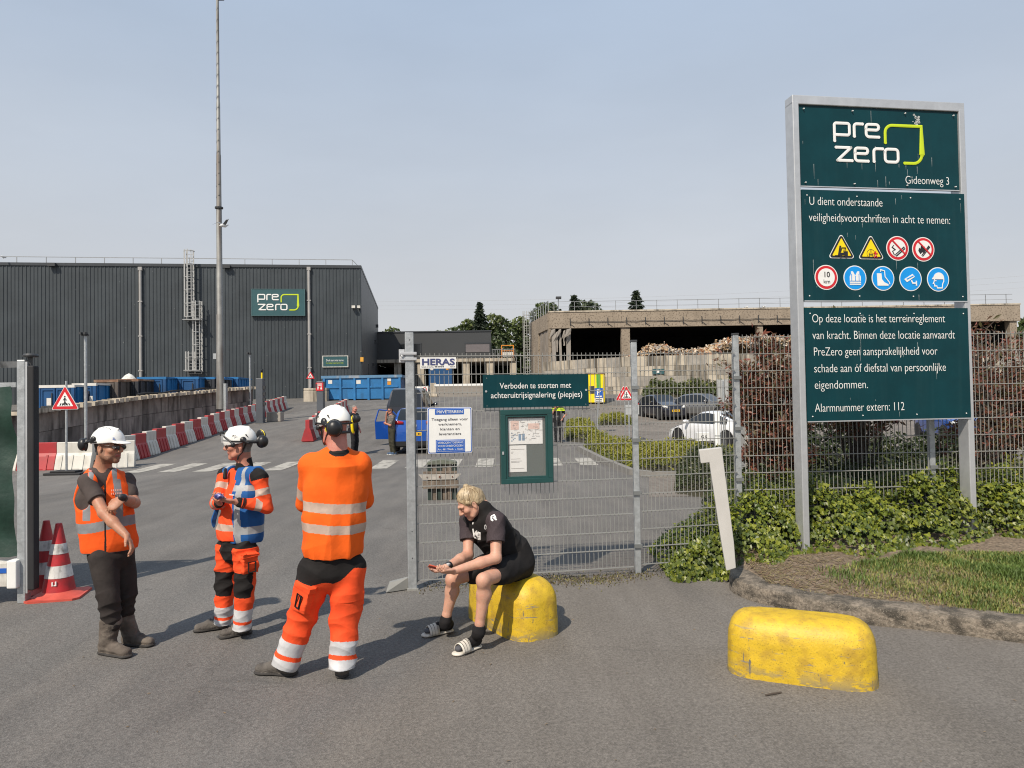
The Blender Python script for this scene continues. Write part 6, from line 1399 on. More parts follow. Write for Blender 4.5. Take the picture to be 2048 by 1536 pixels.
mi = np.where(pg.uniform(size=n) < .17 + .18 * (z > .5), 2, np.where(pg.uniform(size=n) < .30, 1, 0))
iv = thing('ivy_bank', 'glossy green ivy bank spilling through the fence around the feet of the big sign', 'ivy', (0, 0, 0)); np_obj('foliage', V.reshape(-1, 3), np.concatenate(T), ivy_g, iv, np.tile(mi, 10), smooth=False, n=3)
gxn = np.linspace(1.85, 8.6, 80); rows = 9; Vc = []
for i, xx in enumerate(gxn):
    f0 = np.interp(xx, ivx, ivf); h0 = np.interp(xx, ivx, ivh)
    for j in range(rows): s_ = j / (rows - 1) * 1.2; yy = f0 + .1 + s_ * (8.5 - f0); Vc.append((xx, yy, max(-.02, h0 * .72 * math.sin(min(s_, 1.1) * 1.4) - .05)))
i = (np.arange(79)[:, None] * rows + np.arange(rows - 1)[None, :]).ravel(); np_obj('stem', np.array(Vc), np.stack([i, i + rows, i + rows + 1, i + 1], 1), M('ivy_shade', (.03, .045, .012), 1), iv)  # opaque sheet under the leaves, their shade put into its colour
# dead leaves, twigs and grit on the asphalt
gt = M('dry_leaf', (.17, .12, .07), .9, 0, .4, 3); P = np.stack([pg.uniform(-4, 7, 150), pg.uniform(3.2, 9, 150), np.full(150, .006)], 1); k = (P[:, 0] < 1.9) | (P[:, 1] < 5.4 - .0 * P[:, 0]); P = P[k]
V, Q = leaf_quads(P, .022, .5, np.tile([0, 0, 1.], (len(P), 1)), .15, A=np.concatenate([pg.normal(size=(len(P), 2)), np.zeros((len(P), 1))], 1)); V[:, 2] = np.maximum(V[:, 2], .004); lo = np_obj('leaf_litter', V, Q, gt, smooth=False); lo['kind'] = 'stuff'
t0 = G(1545, 1391); tw = MB(); tw.tube([(t0.x - .05, t0.y - .01, .008), (t0.x, t0.y, .012), (t0.x + .07, t0.y + .03, .008)], .006, 5); tag(tw.build('twig', bark), 'short dark twig on the asphalt before the free standing yellow block', 'twig')
# ================================================================== PEOPLE
def nv(v): v = np.asarray(v, float); return v / (np.linalg.norm(v) + 1e-12)
class Sculpt:                                   # smooth union of tapered limbs and ellipsoids, meshed in one closed skin
    def __init__(s): s.p = []
    def cap(s, a, b, ra, rb=None, k=.02, flat=None, m=0, op=1):
        s.p.append(('c', np.array(a, float), np.array(b, float), ra, ra if rb is None else rb, k, flat, m, op)); return s
    def ell(s, c, ax, r, k=.02, m=0, op=1):
        s.p.append(('e', np.array(c, float), np.array([nv(a) for a in ax]), np.array(r, float), 0, k, None, m, op)); return s
    def box(s, c, ax, h, k=.004, m=0, op=1, rnd_=.004):
        s.p.append(('b', np.array(c, float), np.array([nv(a) for a in ax]), np.array(h, float), rnd_, k, None, m, op)); return s
    def hem(s, a, b, r=.16, t=.15):
        d = nv(np.asarray(b) - np.asarray(a)); x = nv(np.cross(d, (0, .3, 1) if abs(d[2]) < .8 else (1, 0, 0))); s.box(np.asarray(b) + d * t, (d, x, np.cross(d, x)), (t, r, r), .004, 0, -1); return s
    @staticmethod
    def dist(q, P):
        if q[0] == 'c':
            _, a, b, ra, rb, k, flat, m, op = q; d = b - a; L2 = max(1e-9, d @ d); t = np.clip(((P - a) @ d) / L2, 0, 1); v = P - a - t[..., None] * d
            if flat is not None:
                n = nv(flat[0]); c = v @ n; v = v + n * (c * (1 / flat[1] - 1))[..., None]
            return np.linalg.norm(v, axis=-1) - (ra + t * (rb - ra)), t
        if q[0] == 'e':
            _, c, ax, r = q[:4]; l = (P - c) @ ax.T; kk = np.linalg.norm(l / r, axis=-1); g = np.linalg.norm(l / (r * r), axis=-1) + 1e-9
            return kk * (kk - 1) / g, np.zeros(P.shape[:-1])
        _, c, ax, h, rr = q[:5]; l = np.abs((P - c) @ ax.T) - (h - rr); return np.linalg.norm(np.maximum(l, 0), axis=-1) + np.minimum(l.max(-1), 0) - rr, np.zeros(P.shape[:-1])
    def bounds(s, q):
        if q[0] == 'c': r = max(q[3], q[4]); return np.minimum(q[1], q[2]) - r, np.maximum(q[1], q[2]) + r
        e = np.abs(q[2].T * q[3]).sum(1); return q[1] - e, q[1] + e
    def mesh(s, vs):
        bb = [s.bounds(q) for q in s.p if q[8] > 0]; lo = np.min([b[0] for b in bb], 0) - 3 * vs; hi = np.max([b[1] for b in bb], 0) + 3 * vs
        n = np.ceil((hi - lo) / vs).astype(int) + 1; D = np.full(n, .5, np.float32)
        for q in s.p:
            a, b = s.bounds(q); mrg = q[5] + 3 * vs; i0 = np.maximum(0, np.floor((a - mrg - lo) / vs).astype(int)); i1 = np.minimum(n, np.ceil((b + mrg - lo) / vs).astype(int) + 1)
            if (i1 <= i0).any(): continue
            g = np.stack(np.meshgrid(*[lo[k] + vs * np.arange(i0[k], i1[k]) for k in range(3)], indexing='ij'), -1); d, _ = s.dist(q, g); k = max(1e-4, q[5]); sl_ = tuple(slice(i0[j], i1[j]) for j in range(3)); o = D[sl_]
            if q[8] > 0: h = np.clip(.5 + .5 * (o - d) / k, 0, 1); D[sl_] = o * (1 - h) + d * h - k * h * (1 - h)
            else: h = np.clip(.5 + .5 * (o + d) / k, 0, 1); h = 1 - h; D[sl_] = o * (1 - h) - d * h + k * h * (1 - h)
        return nets(D, lo, vs)
    def nearest(s, V):
        best = np.full(len(V), 9e9); bi = np.zeros(len(V), int); bt = np.zeros(len(V))
        for i, q in enumerate(s.p):
            if q[8] < 0: continue
            d, t = s.dist(q, V); k = d < best; best[k] = d[k]; bi[k] = i; bt[k] = t[k]
        return bi, bt
def nets(D, lo, vs):
    I = D < 0; n = np.array(D.shape); c = np.zeros(n - 1, np.int8); cs = [(i, j, k) for i in (0, 1) for j in (0, 1) for k in (0, 1)]
    sl = lambda o: tuple(slice(o[a], n[a] - 1 + o[a]) for a in range(3))
    for o in cs: c += I[sl(o)]
    act = np.argwhere((c > 0) & (c < 8)); idx = np.full(n - 1, -1, np.int64); idx[tuple(act.T)] = np.arange(len(act))
    acc = np.zeros((len(act), 3)); cnt = np.zeros(len(act))
    val = {o: D[tuple((act + np.array(o)).T)].astype(float) for o in cs}
    for o in cs:
        for a in range(3):
            if o[a] == 0:
                p = list(o); p[a] = 1; p = tuple(p); d0, d1 = val[o], val[p]; x = (d0 < 0) != (d1 < 0); t = np.where(x, d0 / np.where(x, d0 - d1, 1), 0)
                w = np.tile(np.array(o, float), (len(act), 1)); w[:, a] = t; acc[x] += w[x]; cnt[x] += 1
    V = lo + (act + acc / cnt[:, None]) * vs; Q = []
    for a in range(3):
        b, e = (a + 1) % 3, (a + 2) % 3; s0 = [slice(None)] * 3; s1 = [slice(None)] * 3; s0[a] = slice(0, -1); s1[a] = slice(1, None)
        x = I[tuple(s0)] != I[tuple(s1)]; E = np.argwhere(x); E = E[(E[:, b] > 0) & (E[:, e] > 0) & (E[:, b] < n[b] - 1) & (E[:, e] < n[e] - 1)]
        f = I[tuple(E.T)]
        def cell(db, de): q = E.copy(); q[:, b] -= db; q[:, e] -= de; return idx[tuple(q.T)]
        q = np.stack([cell(1, 1), cell(0, 1), cell(0, 0), cell(1, 0)], 1); q[~f] = q[~f][:, ::-1]; Q.append(q)
    return V, np.concatenate(Q)
def vnormals(V, Q):
    fn = np.cross(V[Q[:, 2]] - V[Q[:, 0]], V[Q[:, 3]] - V[Q[:, 1]]); N = np.zeros_like(V)
    for k in range(4): np.add.at(N, Q[:, k], fn)
    return N / (np.linalg.norm(N, axis=1)[:, None] + 1e-12)
def folds(V, amp, seed, stretch=(1, 1, 1), freq=26):
    r = np.random.default_rng(seed); o = np.zeros(len(V)); P = V * np.array(stretch)
    for k in range(10):
        d = nv(r.normal(size=3)) * freq * r.uniform(.6, 2.4); d2 = nv(r.normal(size=3)) * freq * .4; d3 = nv(r.normal(size=3)) * freq * .33
        m = np.clip(np.sin(P @ d3 + r.uniform(0, 6)) + .15, 0, 1)
        o += m * (.45 - np.abs(np.sin(P @ d * .6 + 1.4 * np.sin(P @ d2 + r.uniform(0, 6)) + r.uniform(0, 6)))) * .8
    return o * amp
def garment(S, name, mats, parent, vs=.006, wr=.0, seed=1, stretch=(1, 1, 1.3), freq=26, matf=None, fold_w=None, hem=None):
    V, Q = S.mesh(vs)
    if wr:
        N = vnormals(V, Q); a = folds(V, wr, seed, stretch, freq)
        if fold_w is not None: a = a * fold_w(V)
        V = V + N * a[:, None]
    mi = None
    if matf is not None or len(mats) > 1:
        c = V[Q].mean(1); bi, bt = S.nearest(c); base = np.array([q[7] for q in S.p])[bi]
        mi = matf(c, base, bi, bt, vnormals(V, Q)[Q].mean(1)) if matf is not None else base
    return np_obj(name, V, Q, mats, parent, mi, True)
# skin and cloth
def skin_mat(name, col, red=(.45, .13, .08), amt=.4):
    m = M(name, col, .52, 0, .10, 28, .10, 160, dirt=red, dirt_amt=amt, dirt_scale=(13, 13, 13), dirt_lo=.5, spec=.4)
    bs = m.node_tree.nodes['Principled BSDF']; bs.inputs['Subsurface Weight'].default_value = .12; bs.inputs['Subsurface Radius'].default_value = (.012, .004, .002); return m
skinA = skin_mat('skin_tanned', (.40, .20, .125)); skinB = skin_mat('skin_ruddy', (.43, .19, .13)); skinC = skin_mat('skin_sunburnt', (.50, .205, .155)); skinD = skin_mat('skin_fair', (.52, .29, .205), (.50, .20, .14), .45)
lip_m = M('lips', (.30, .095, .08), .45); eye_m = M('eye', (.5, .48, .45), .2); iris_m = M('iris', (.02, .018, .015), .2); brow_m = M('hair_brown', (.035, .02, .013), .7, 0, .4, 60); stub_m = M('stubble', (.23, .115, .07), .7, 0, .3, 150); grey_hair = M('hair_grey', (.18, .165, .15), .7, 0, .4, 60); blond = M('hair_blond', (.36, .275, .165), .5, 0, .45, 4, .5, 30, dirt=(.17, .105, .05), dirt_amt=.8, dirt_scale=(55, 14, 14), dirt_lo=.46)
def cloth(name, col, var=.14, rough=.85, bump=.4, bs=13, **k):
    k.setdefault('dirt', tuple(c * .62 for c in col)); k.setdefault('dirt_amt', .35); k.setdefault('dirt_scale', (7, 7, 5)); return M(name, col, rough, 0, var, 9, bump, bs, spec=.25, bdist=.014, **k)
hiviz = cloth('hi_vis_orange', (.80, .10, .012), .07); hiviz_s = cloth('hi_vis_orange_shirt', (.82, .118, .010), .06); hiviz_r = cloth('hi_vis_red_orange', (.80, .08, .02), .10); refl = cloth('reflective_tape', (.42, .42, .42), .12, .4); refl_s = cloth('segmented_tape', (.44, .33, .27), .15, .5); refl_w = cloth('reflective_white', (.50, .50, .51), .12, .45); refl_d = cloth('reflective_grey', (.22, .225, .235), .2, .5)
blackc = cloth('black_cloth', (.014, .0125, .0125), .3); vest_blue = cloth('vest_blue', (.016, .09, .28), .15); polo = cloth('polo_grey', (.066, .052, .048), .2); work_tr = cloth('dark_trousers', (.030, .0245, .023), .3, dirt=(.06, .05, .045), dirt_amt=.35, dirt_scale=(5, 5, 5)); boot_m = M('muddy_boot_leather', (.085, .068, .055), .85, 0, .3, 10, .4, 40, dirt=(.20, .17, .14), dirt_amt=.8, dirt_scale=(6, 6, 9), dirt_lo=.46); shoe_m = M('dusty_work_shoe', (.085, .075, .066), .85, 0, .25, 12, .4, 60, dirt=(.17, .15, .13), dirt_amt=.6, dirt_scale=(9, 9, 9)); sole_m = M('shoe_sole', (.035, .032, .03), .9, 0, .3, 14)
helm_w = M('helmet_white', (.80, .79, .75), .28, 0, .03, 12, dirt=(.55, .53, .48), dirt_amt=.35, dirt_scale=(12, 12, 12), dirt_lo=.55); visor_m = M('clear_visor', (.9, .92, .93), .05, 0, 0, alpha=.22, spec=.6); muff_y = M('muff_yellow', (.75, .60, .03), .5)
Z3 = np.array([0, 0, 1.0])
def head(S, c, f, u, neck=None, sc=1.0, nr=.058, beard=0):
    f = nv(f); u = nv(u - f * (np.asarray(u, float) @ f)); s = np.cross(u, f); q = lambda a, b, d: c + (s * a + f * b + u * d) * sc
    ax = (s, f, u)
    S.ell(q(0, -.012, .035), ax, np.array((.076, .097, .095)) * sc, .02); S.ell(q(0, .022, -.028), ax, np.array((.062, .074, .083)) * sc, .03); S.ell(q(0, -.005, -.05), ax, np.array((.06, .06, .05)) * sc, .03)
    S.ell(q(0, .070, -.094), ax, np.array((.026, .022, .020)) * sc, .03)
    for k in (-1, 1):
        S.ell(q(.044 * k, .062, -.012), ax, np.array((.024, .026, .022)) * sc, .02); S.cap(q(.006 * k, .093, .038), q(.045 * k, .080, .036), .0105 * sc, .010 * sc, .014)
        S.ell(q(.031 * k, .099, .013), ax, np.array((.017, .012, .011)) * sc, .010, 0, -1); S.ell(q(.031 * k, .081, .013), ax, np.array((.0135, .0125, .0115)) * sc, .003, 2)
        S.ell(q(.081 * k, -.008, .0), ax, np.array((.009, .019, .033)) * sc, .006); S.ell(q(.089 * k, -.004, .004), ax, np.array((.005, .010, .018)) * sc, .004, 0, -1); S.ell(q(.010 * k, .106, -.020), ax, np.array((.009, .010, .008)) * sc, .008)
        S.cap(q(.052 * k, .045, -.075), q(.062 * k, -.005, -.045), .016 * sc, .016 * sc, .03)
    S.cap(q(0, .094, .026), q(0, .117, -.014), .0085 * sc, .0125 * sc, .012)
    S.cap(q(-.019, .087, -.0535), q(.019, .087, -.0535), .0075 * sc, .0075 * sc, .005, None, 1); S.cap(q(-.017, .090, -.0475), q(.017, .090, -.0475), .0060 * sc, .006 * sc, .005, None, 1)
    if neck is not None: S.cap(q(0, -.022, -.05), neck, nr * sc, nr * 1.1, .03)
    return q, (s, f, u)
def hand(S, w, d, pn, th, curl=(.5, .7, .5), sc=1.0, spread=.0, m=0):
    """w wrist, d pointing direction, pn palm normal, th thumb side"""
    d = nv(d); pn = nv(pn - d * (np.asarray(pn, float) @ d)); th = np.asarray(th, float); th = nv(th - d * (th @ d) - pn * (th @ pn))
    S.cap(w - d * .01, w + d * .045 * sc, .026 * sc, .038 * sc, .012, (pn, .55), m); S.cap(w + d * .04 * sc, w + d * .082 * sc, .040 * sc, .041 * sc, .012, (pn, .36), m)
    for i, (o, L) in enumerate(((.030, .070), (.010, .078), (-.010, .073), (-.029, .057))):
        p = w + (d * (.090 - (.006 if i in (0, 3) else 0)) + th * o) * sc; a = 0; prev = p - d * .018 * sc
        for j, fr in enumerate((.46, .30, .24)):
            a += curl[j] * (1 + .12 * (i - 1.5)); dd = d * math.cos(a) + pn * math.sin(a) + th * spread * (1.5 - i) * .1; e = p + nv(dd) * L * fr * sc; S.cap(p if j else prev, e, (.0098, .0088, .0080)[j] * sc, (.0088, .0080, .0068)[j] * sc, .004, None, m); p = e
    b = w + (d * .024 + th * .030) * sc; m1 = b + nv(d * .75 + th * .62 + pn * .35) * .042 * sc; S.cap(w + (d * .012 + th * .016) * sc, m1, .016 * sc, .0115 * sc, .012, None, m); m2 = m1 + nv(d * .9 + th * .15 + pn * .35) * .032 * sc; S.cap(m1, m2, .0108 * sc, .0085 * sc, .004, None, m)
def helmet(par, q, ax, peak, rim=-.0, name='helmet', vents=False):
    s, f, u = ax; S = Sculpt(); c0 = q(0, -.008, .048); S.ell(c0, ax, (.112, .138, .128), .004); S.ell(q(0, -.008, .032), ax, (.102, .127, .112), .004, 0, -1)
    S.box(q(0, -.01, -.10 + rim + .035), (s, nv(f + u * (.10 if peak else -.12)), nv(u - f * (.10 if peak else -.12))), (.2, .25, .11), .004, 0, -1)
    if peak: S.ell(q(0, .118, .048), (s, nv(f - u * .12), nv(u + f * .12)), (.078, .062, .009), .012); S.cap(q(0, -.09, .145), q(0, .08, .15), .006, .006, .02)
    else:
        for a in (-.035, 0, .035): S.cap(q(a, -.08, .150 - abs(a) * .4), q(a, .07, .152 - abs(a) * .4), .008, .006, .018)
    o = garment(S, name, [helm_w], par, .004)
    if vents:
        b = MB()
        for k in (-1, 1):
            for y in (-.055, -.01, .04): p = Vector(q(.088 * k, y, .095)); b.tube([p, Vector(q(.094 * k, y - .018, .072))], [.009, .003], 5)
        b.build('vent', steel_dk, o)
    return o
def muff(par, c, n, r=.05, t=.034, cushion=None):
    n = nv(n); S = Sculpt(); S.cap(c - n * t * .3, c + n * t * .5, r * .92, r * .72, .01, None); o = None
    S2 = Sculpt(); x = nv(np.cross(n, Z3)); y = np.cross(n, x); S2.ell(c + n * t * .2, (n, x, y), (t, r * .86, r), .004); S2.ell(c - n * t * .45, (n, x, y), (t * .42, r * .98, r * 1.10), .006)
    o = garment(S2, 'ear_defender', [black_p], par, .004)
    if cushion: S3 = Sculpt(); S3.ell(c - n * t * .05, (n, x, y), (t * .22, r * 1.0, r * 1.13), .004); garment(S3, 'cushion', [cushion], o, .004)
    return o
def shoe(S, heel, toe, ank, w=.045, h=.085, m=0, ms=1):
    h_, t_ = np.array(heel, float), np.array(toe, float); d = nv(t_ - h_); L = np.linalg.norm(t_ - h_); up = np.array([0, 0, 1.0]); sd = np.cross(up, d)
    S.cap(h_ + d * .04 + up * (h * .55), h_ + d * L * .55 + up * h * .55, w * .95, w * 1.0, .02, None, m); S.cap(h_ + d * L * .5 + up * h * .52, t_ - d * .04 + up * .042, w * 1.0, w * .92, .02, (up, .8), m); S.cap(h_ + d * .05 + up * h * .6, np.array(ank, float), w * .95, w * .95, .03, None, m)
    S.cap(h_ + d * .035 + up * .014, t_ - d * .035 + up * .014, w * .98, w * 1.02, .006, (up, .36), ms)
    S.box(h_ + d * L * .5 - up * .1, (d, sd, up), (L, .3, .1), .003, ms, -1)
def torso(S, hip, chest, neck, f, wh, wc, dh, dc, shl=None, shr=None, rs=.07, k=.05, belly=0, wm=None, dm=None):
    f = nv(f); mid = (hip + chest) / 2; wm = wm or (wh + wc) / 2 * .97; dm = dm or (dh + dc) / 2
    S.cap(hip, mid, wh, wm, k, (f, dh / wh)); S.cap(mid, chest, wm, wc, k, (f, dc / wc)); S.cap(chest, chest + (neck - chest) * .45, wc * .98, wc * .72, k, (f, dc / wc * .95))
    if shl is not None: S.cap(shl, shr, rs, rs, k, (f, .92)); S.cap(neck - (neck - chest) * .12, chest, rs * 1.05, wc * .6, k, (f, .8))
    if belly: S.ell(mid + f * dm * .35, (nv(np.cross(Z3, f)), f, Z3), (wm * .8, belly, .16), .06)
def person(S, label, origin, mats, vs=.0045, matf=None, group=None):
    o = garment(S, 'person', mats, None, vs, matf=matf); o.location = origin; tag(o, label, 'person', group); return o
def face_paint(q, ax, skin_n=0, brow=3, stub=None, hair=None, hair_low=.02, hair_back=-.02, iris=4):
    s, f, u = ax; c = q(0, 0, 0)
    def fn(P, base, bi, bt, N):
        l = P - c; a, b, d = l @ s, l @ f, l @ u; r = base.copy(); hd = (np.abs(a) < .1) & (np.abs(b) < .14) & (d > -.13) & (d < .2)
        r[hd & (base == 2) & (b > .088) & (np.abs(np.abs(a) - .031) < .006) & (np.abs(d - .013) < .006)] = iris
        r[hd & (b > .075) & (np.abs(np.abs(a) - .032) < .019) & (np.abs(d - .037 + .15 * (np.abs(a) - .032)) < .0055)] = brow
        if stub is not None: r[hd & (base == 0) & (((d < -.055) & (b > -.012)) | ((d < -.032) & (b > .085) & (np.abs(a) < .03) & (d < -.034)) | ((d < -.01) & (b < .03) & (b > .005) & (np.abs(a) > .05)))] = stub
        if hair is not None: r[hd & (base == 0) & (np.abs(a) < .086) & (((b < hair_back) & (d > -.055)) | ((d > hair_low + .3 * np.maximum(0, b)) & (b < .06))) & ~((np.abs(a) > .0745) & (np.abs(d) < .04) & (b > -.03))] = hair
        return r
    return fn
def ring_tube(par, name, m, pts, r, seg=6, flat=None):
    b = MB(); b.tube([Vector(p) for p in pts], r, seg, flat=flat); return b.build(name, m, par, smooth=60)
def frameset(org, D):
    return lambda px, py, dy=0.0: np.array(W(px, py, D + dy) - org)
def gpt(org, px, py): return np.array(G(px, py) - org)
# ---------------------------------------------------------------- bearded worker, orange vest
og = Vector((-3.28, 5.85, 0)); J = frameset(og, 5.85); fb = nv((.50, -.866, 0)); lb = np.cross(Z3, fb)
hipc, che, nk = J(222, 1098, .02), J(206, 992, .02), J(204, 936, .02)
sR, eR, wR = J(175, 964, -.12), J(208, 1026, -.25), J(253, 1072, -.33); sL, eL, wL = J(252, 962, .16), J(269, 1006, .06), J(246, 996, -.24)
S = Sculpt(); q, ax = head(S, J(217, 896, .0), (.98, -.20, -.05), (0, 0, 1), nk, 1.07)
torso(S, hipc, che, nk, fb, .155, .165, .10, .11, sL, sR, .055)
for a, b, c in ((sR, eR, wR), (sL, eL, wL)): S.cap(a, b, .049, .041, .03); S.cap(b, b * .6 + c * .4, .043, .041, .02); S.cap(b * .6 + c * .4, c, .040, .027, .02)
hand(S, wR, J(270, 1106, -.36) - wR, (-.5, -.2, -.2), (.7, -.5, .2), (.35, .5, .4), 1.04); hand(S, wL, J(222, 1016, -.30) - wL, (-.25, .5, -.75), (-.5, 0, .8), (.55, .65, .4), 1.04)
for a, b in ((J(207, 1105, -.05), J(216, 1190, -.10)), (J(240, 1105, .08), J(252, 1188, .10))): S.cap(hipc, a, .09, .08, .04); S.cap(a, b, .08, .055, .03)
m1 = person(S, 'worker in orange vest, white helmet and sunglasses clasping one arm, nearest the cones', og, [skinA, lip_m, eye_m, brow_m, iris_m, stub_m], matf=face_paint(q, ax, stub=5, hair=3, hair_low=.03, hair_back=-.022))
S = Sculpt(); torso(S, hipc + Z3 * .03, che, nk - Z3 * .01, fb, .185, .19, .13, .13, sL, sR, .068); S.cap(sR, sR * .40 + eR * .60, .066, .068, .03); S.cap(sL, sL * .40 + eL * .60, .066, .064, .03); S.hem(sR, sR * .40 + eR * .60, .075, .06); S.cap(nk - Z3 * .015, nk + Z3 * .035 - fb * .01, .074, .066, .012)
S.cap(nk + Z3 * .02, nk + Z3 * .12, .056, .056, .006, None, 0, -1); S.cap(nk + fb * .05 - Z3 * .05, nk + fb * .06 + Z3 * .06, .02, .05, .006, None, 0, -1)
garment(S, 'polo_shirt', [polo], m1, .006, .004, 3)
S = Sculpt(); hb = J(219, 1086, .02)
S.cap(hb, (hb + che) / 2, .215, .205, .05, (fb, .74)); S.cap((hb + che) / 2, che, .205, .20, .05, (fb, .74)); S.cap(che, nk - Z3 * .13, .20, .165, .05, (fb, .76)); S.cap(sR + Z3 * .012 + lb * .035, sL + Z3 * .012 - lb * .035, .076, .076, .04, (fb, .95))
S.cap(nk - Z3 * .02, nk + Z3 * .14, .084, .13, .012, None, 0, -1); S.cap(nk + fb * .15 - Z3 * .15, nk + fb * .09 + Z3 * .06, .012, .10, .012, None, 0, -1)
for s_, e_ in ((sR, eR), (sL, eL)): sg = 1 if s_ is sL else -1; S.cap(s_ + lb * sg * .075 + Z3 * .10, s_ + lb * sg * .06 - Z3 * .15, .078, .080, .015, None, 0, -1)
S.box(hb - Z3 * .23, (lb, fb, Z3), (.5, .5, .17), .01, 0, -1)
def vest1(P, base, bi, bt, N):
    a, b, z = (P - che) @ lb, (P - che) @ fb, P[:, 2]; r = np.zeros(len(P), int); zt = 1.045 + .02 * np.sin(a * 9)
    r[(np.abs(z - zt) < .040)] = 1
    st = (np.abs(np.abs(a) - (.115 - .12 * np.clip(z - 1.25, 0, .3))) < .027) & (z > 1.09); r[st & (np.abs(N @ fb) > .15)] = 1
    r[(z > 1.405) & (np.abs(a) > .10)] = 0; r[z < (hb[2] - .052)] = 1; r[(np.abs(a - .015) < .007) & (b > .05)] = 2
    return r
garment(S, 'hi_vis_vest', [hiviz, refl_d, blackc], m1, .0042, .009, 7, (1, 1, .6), 20, vest1)
bq = MB(); zl = 1.30
for row, (z, wd) in enumerate(((1.315, .085), (1.288, .075))):
    for k in range(6): p = Vector(che + lb * (.062 + .013 * k) + fb * .150); p.z = z; bq.tube([p, p + Vector((0, 0, .014))], .0035, 4)
bq.build('badge_print', M('print_pink', (.75, .40, .33), .8), m1)
S = Sculpt(); hR, kR, aR = J(206, 1112, -.06), J(217, 1192, -.10), J(222, 1250, -.06); hL, kL, aL = J(240, 1110, .10), J(254, 1188, .10), J(247, 1238, .14)
S.cap(hipc + Z3 * .08, hipc - Z3 * .02, .175, .172, .04, (fb, .80)); 
for h_, k_, a_ in ((hR, kR, aR), (hL, kL, aL)): S.cap(h_, k_, .110, .086, .03); S.cap(k_, a_, .086, .078, .02)
garment(S, 'trousers', [work_tr], m1, .0055, .010, 5, (.5, .5, 1.5), 26, fold_w=lambda V: .6 + .8 * (V[:, 2] < .62))
for (h1, t1, k_, a_) in ((gpt(og, 203, 1306), gpt(og, 258, 1316), kR, aR), (gpt(og, 247, 1289), gpt(og, 305, 1293), kL, aL)):
    S = Sculpt(); top = a_ + Z3 * .03; low = np.array([h1[0], h1[1], 0]) + nv(t1 - h1) * .07 + Z3 * .10; shoe(S, h1, t1, low, .052, .10); S.cap(top, low, .082, .064, .03); S.cap(top + Z3 * .005, top + Z3 * .08, .070, .066, .004, None, 0, -1)
    S.cap(top + nv(h1 - t1) * .07 - Z3 * .01, top + nv(h1 - t1) * .105 + Z3 * .02, .010, .007, .01)
    garment(S, 'boot', [boot_m, sole_m], m1, .0055, .004, 4, freq=34)
hl = helmet(m1, q, ax, True); muff(m1, q(-.075, -.155, .025), -ax[0] * .75 - ax[1] * .6, .052, .036); S = Sculpt(); S.ell(q(-.104, -.045, .072), ax, (.014, .024, .024), .008); S.cap(q(-.104, -.045, .066), q(-.10, -.12, .04), .010, .010, .01); S.cap(q(-.104, -.02, .05), q(-.104, -.07, .05), .009, .009, .008); garment(S, 'ear_defender_arm', [black_p], hl, .004)
bq = MB(); 
for k in range(9): p = Vector(q(-.038, -.05 + .012 * k, .157 - .0006 * abs(k - 4) ** 2)); bq.tube([p, p + Vector((0, -.006, .002))], .0028, 4)
bq.build('vent', steel_dk, hl); lg = MB(); p0 = Vector(q(-.062, .088, .085)); lg.tube([p0, p0 + Vector((.012, 0, .0))], .0035, 4).tube([p0 + Vector((.0, -.002, -.012)), p0 + Vector((.02, 0, -.012))], .0025, 4); lg.build('marking', navy_p, hl)
g_ = MB()
for k in (-1, 1): S = Sculpt(); S.ell(q(.034 * k, .108, .008), ax, (.027, .006, .021), .004); garment(S, 'sunglass_lens', [glass_dk], m1, .003)
ring_tube(m1, 'sunglass_frame', M('tortoise_frame', (.05, .022, .012), .3), [q(-.085, -.005, .02), q(-.074, .06, .024), q(-.062, .098, .024), q(-.03, .112, .026), q(0, .116, .022), q(.03, .112, .026), q(.062, .098, .024), q(.074, .06, .024)], .0042)
S = Sculpt(); wd = nv(wL - eL); S.cap(wL - wd * .012, wL + wd * .006, .034, .033, .004, None); garment(S, 'watch_strap', [black_p], m1, .004); S = Sculpt(); S.cap(wL + np.array((.0, -.034, .012)), wL + np.array((.002, -.040, .015)), .019, .018, .004); garment(S, 'watch_face', [steel_dk], m1, .003)
# ---------------------------------------------------------------- worker in blue vest
og = Vector((-2.38, 6.18, 0)); J = frameset(og, 6.18); fb = nv((-.64, -.77, 0)); lb = np.cross(Z3, fb)
hipc, che, nk = J(474, 1085, 0), J(488, 990, 0), J(489, 930, .02); sL, eL, wL = J(519, 953, -.15), J(532, 1014, -.17), J(472, 1004, -.30); sR, eR, wR = J(452, 950, .13), J(436, 1004, -.05), J(439, 1006, -.22)
S = Sculpt(); q, ax = head(S, J(479, 892, .0), (-.94, -.33, -.05), (0, 0, 1), nk, 1.04)
torso(S, hipc, che, nk, fb, .12, .15, .08, .10, sL, sR, .05)
for a, b, c in ((sR, eR, wR), (sL, eL, wL)): S.cap(a, b, .05, .042, .03); S.cap(b, c, .042, .028, .02)
hand(S, wL, J(432, 998, -.36) - wL, (-.25, .2, .9), (-.2, .8, .3), (.45, .55, .45), 1.02); hand(S, wR, J(427, 996, -.36) - wR, (.55, -.1, .8), (-.5, -.6, .4), (.5, .6, .5), 1.0)
for a, b in ((J(490, 1092, -.08), J(492, 1172, -.09)), (J(455, 1088, .08), J(450, 1170, .08))): S.cap(hipc, a, .07, .065, .04); S.cap(a, b, .065, .05, .03)
m2 = person(S, 'worker in blue vest over an orange jacket, helmet with visor, looking left', og, [skinB, lip_m, eye_m, brow_m, iris_m, grey_hair], matf=face_paint(q, ax, brow=5, hair=5, hair_low=.03, hair_back=-.03))
S = Sculpt(); torso(S, J(470, 1066, 0), che, nk - Z3 * .01, fb, .19, .18, .145, .125, sL, sR, .066)
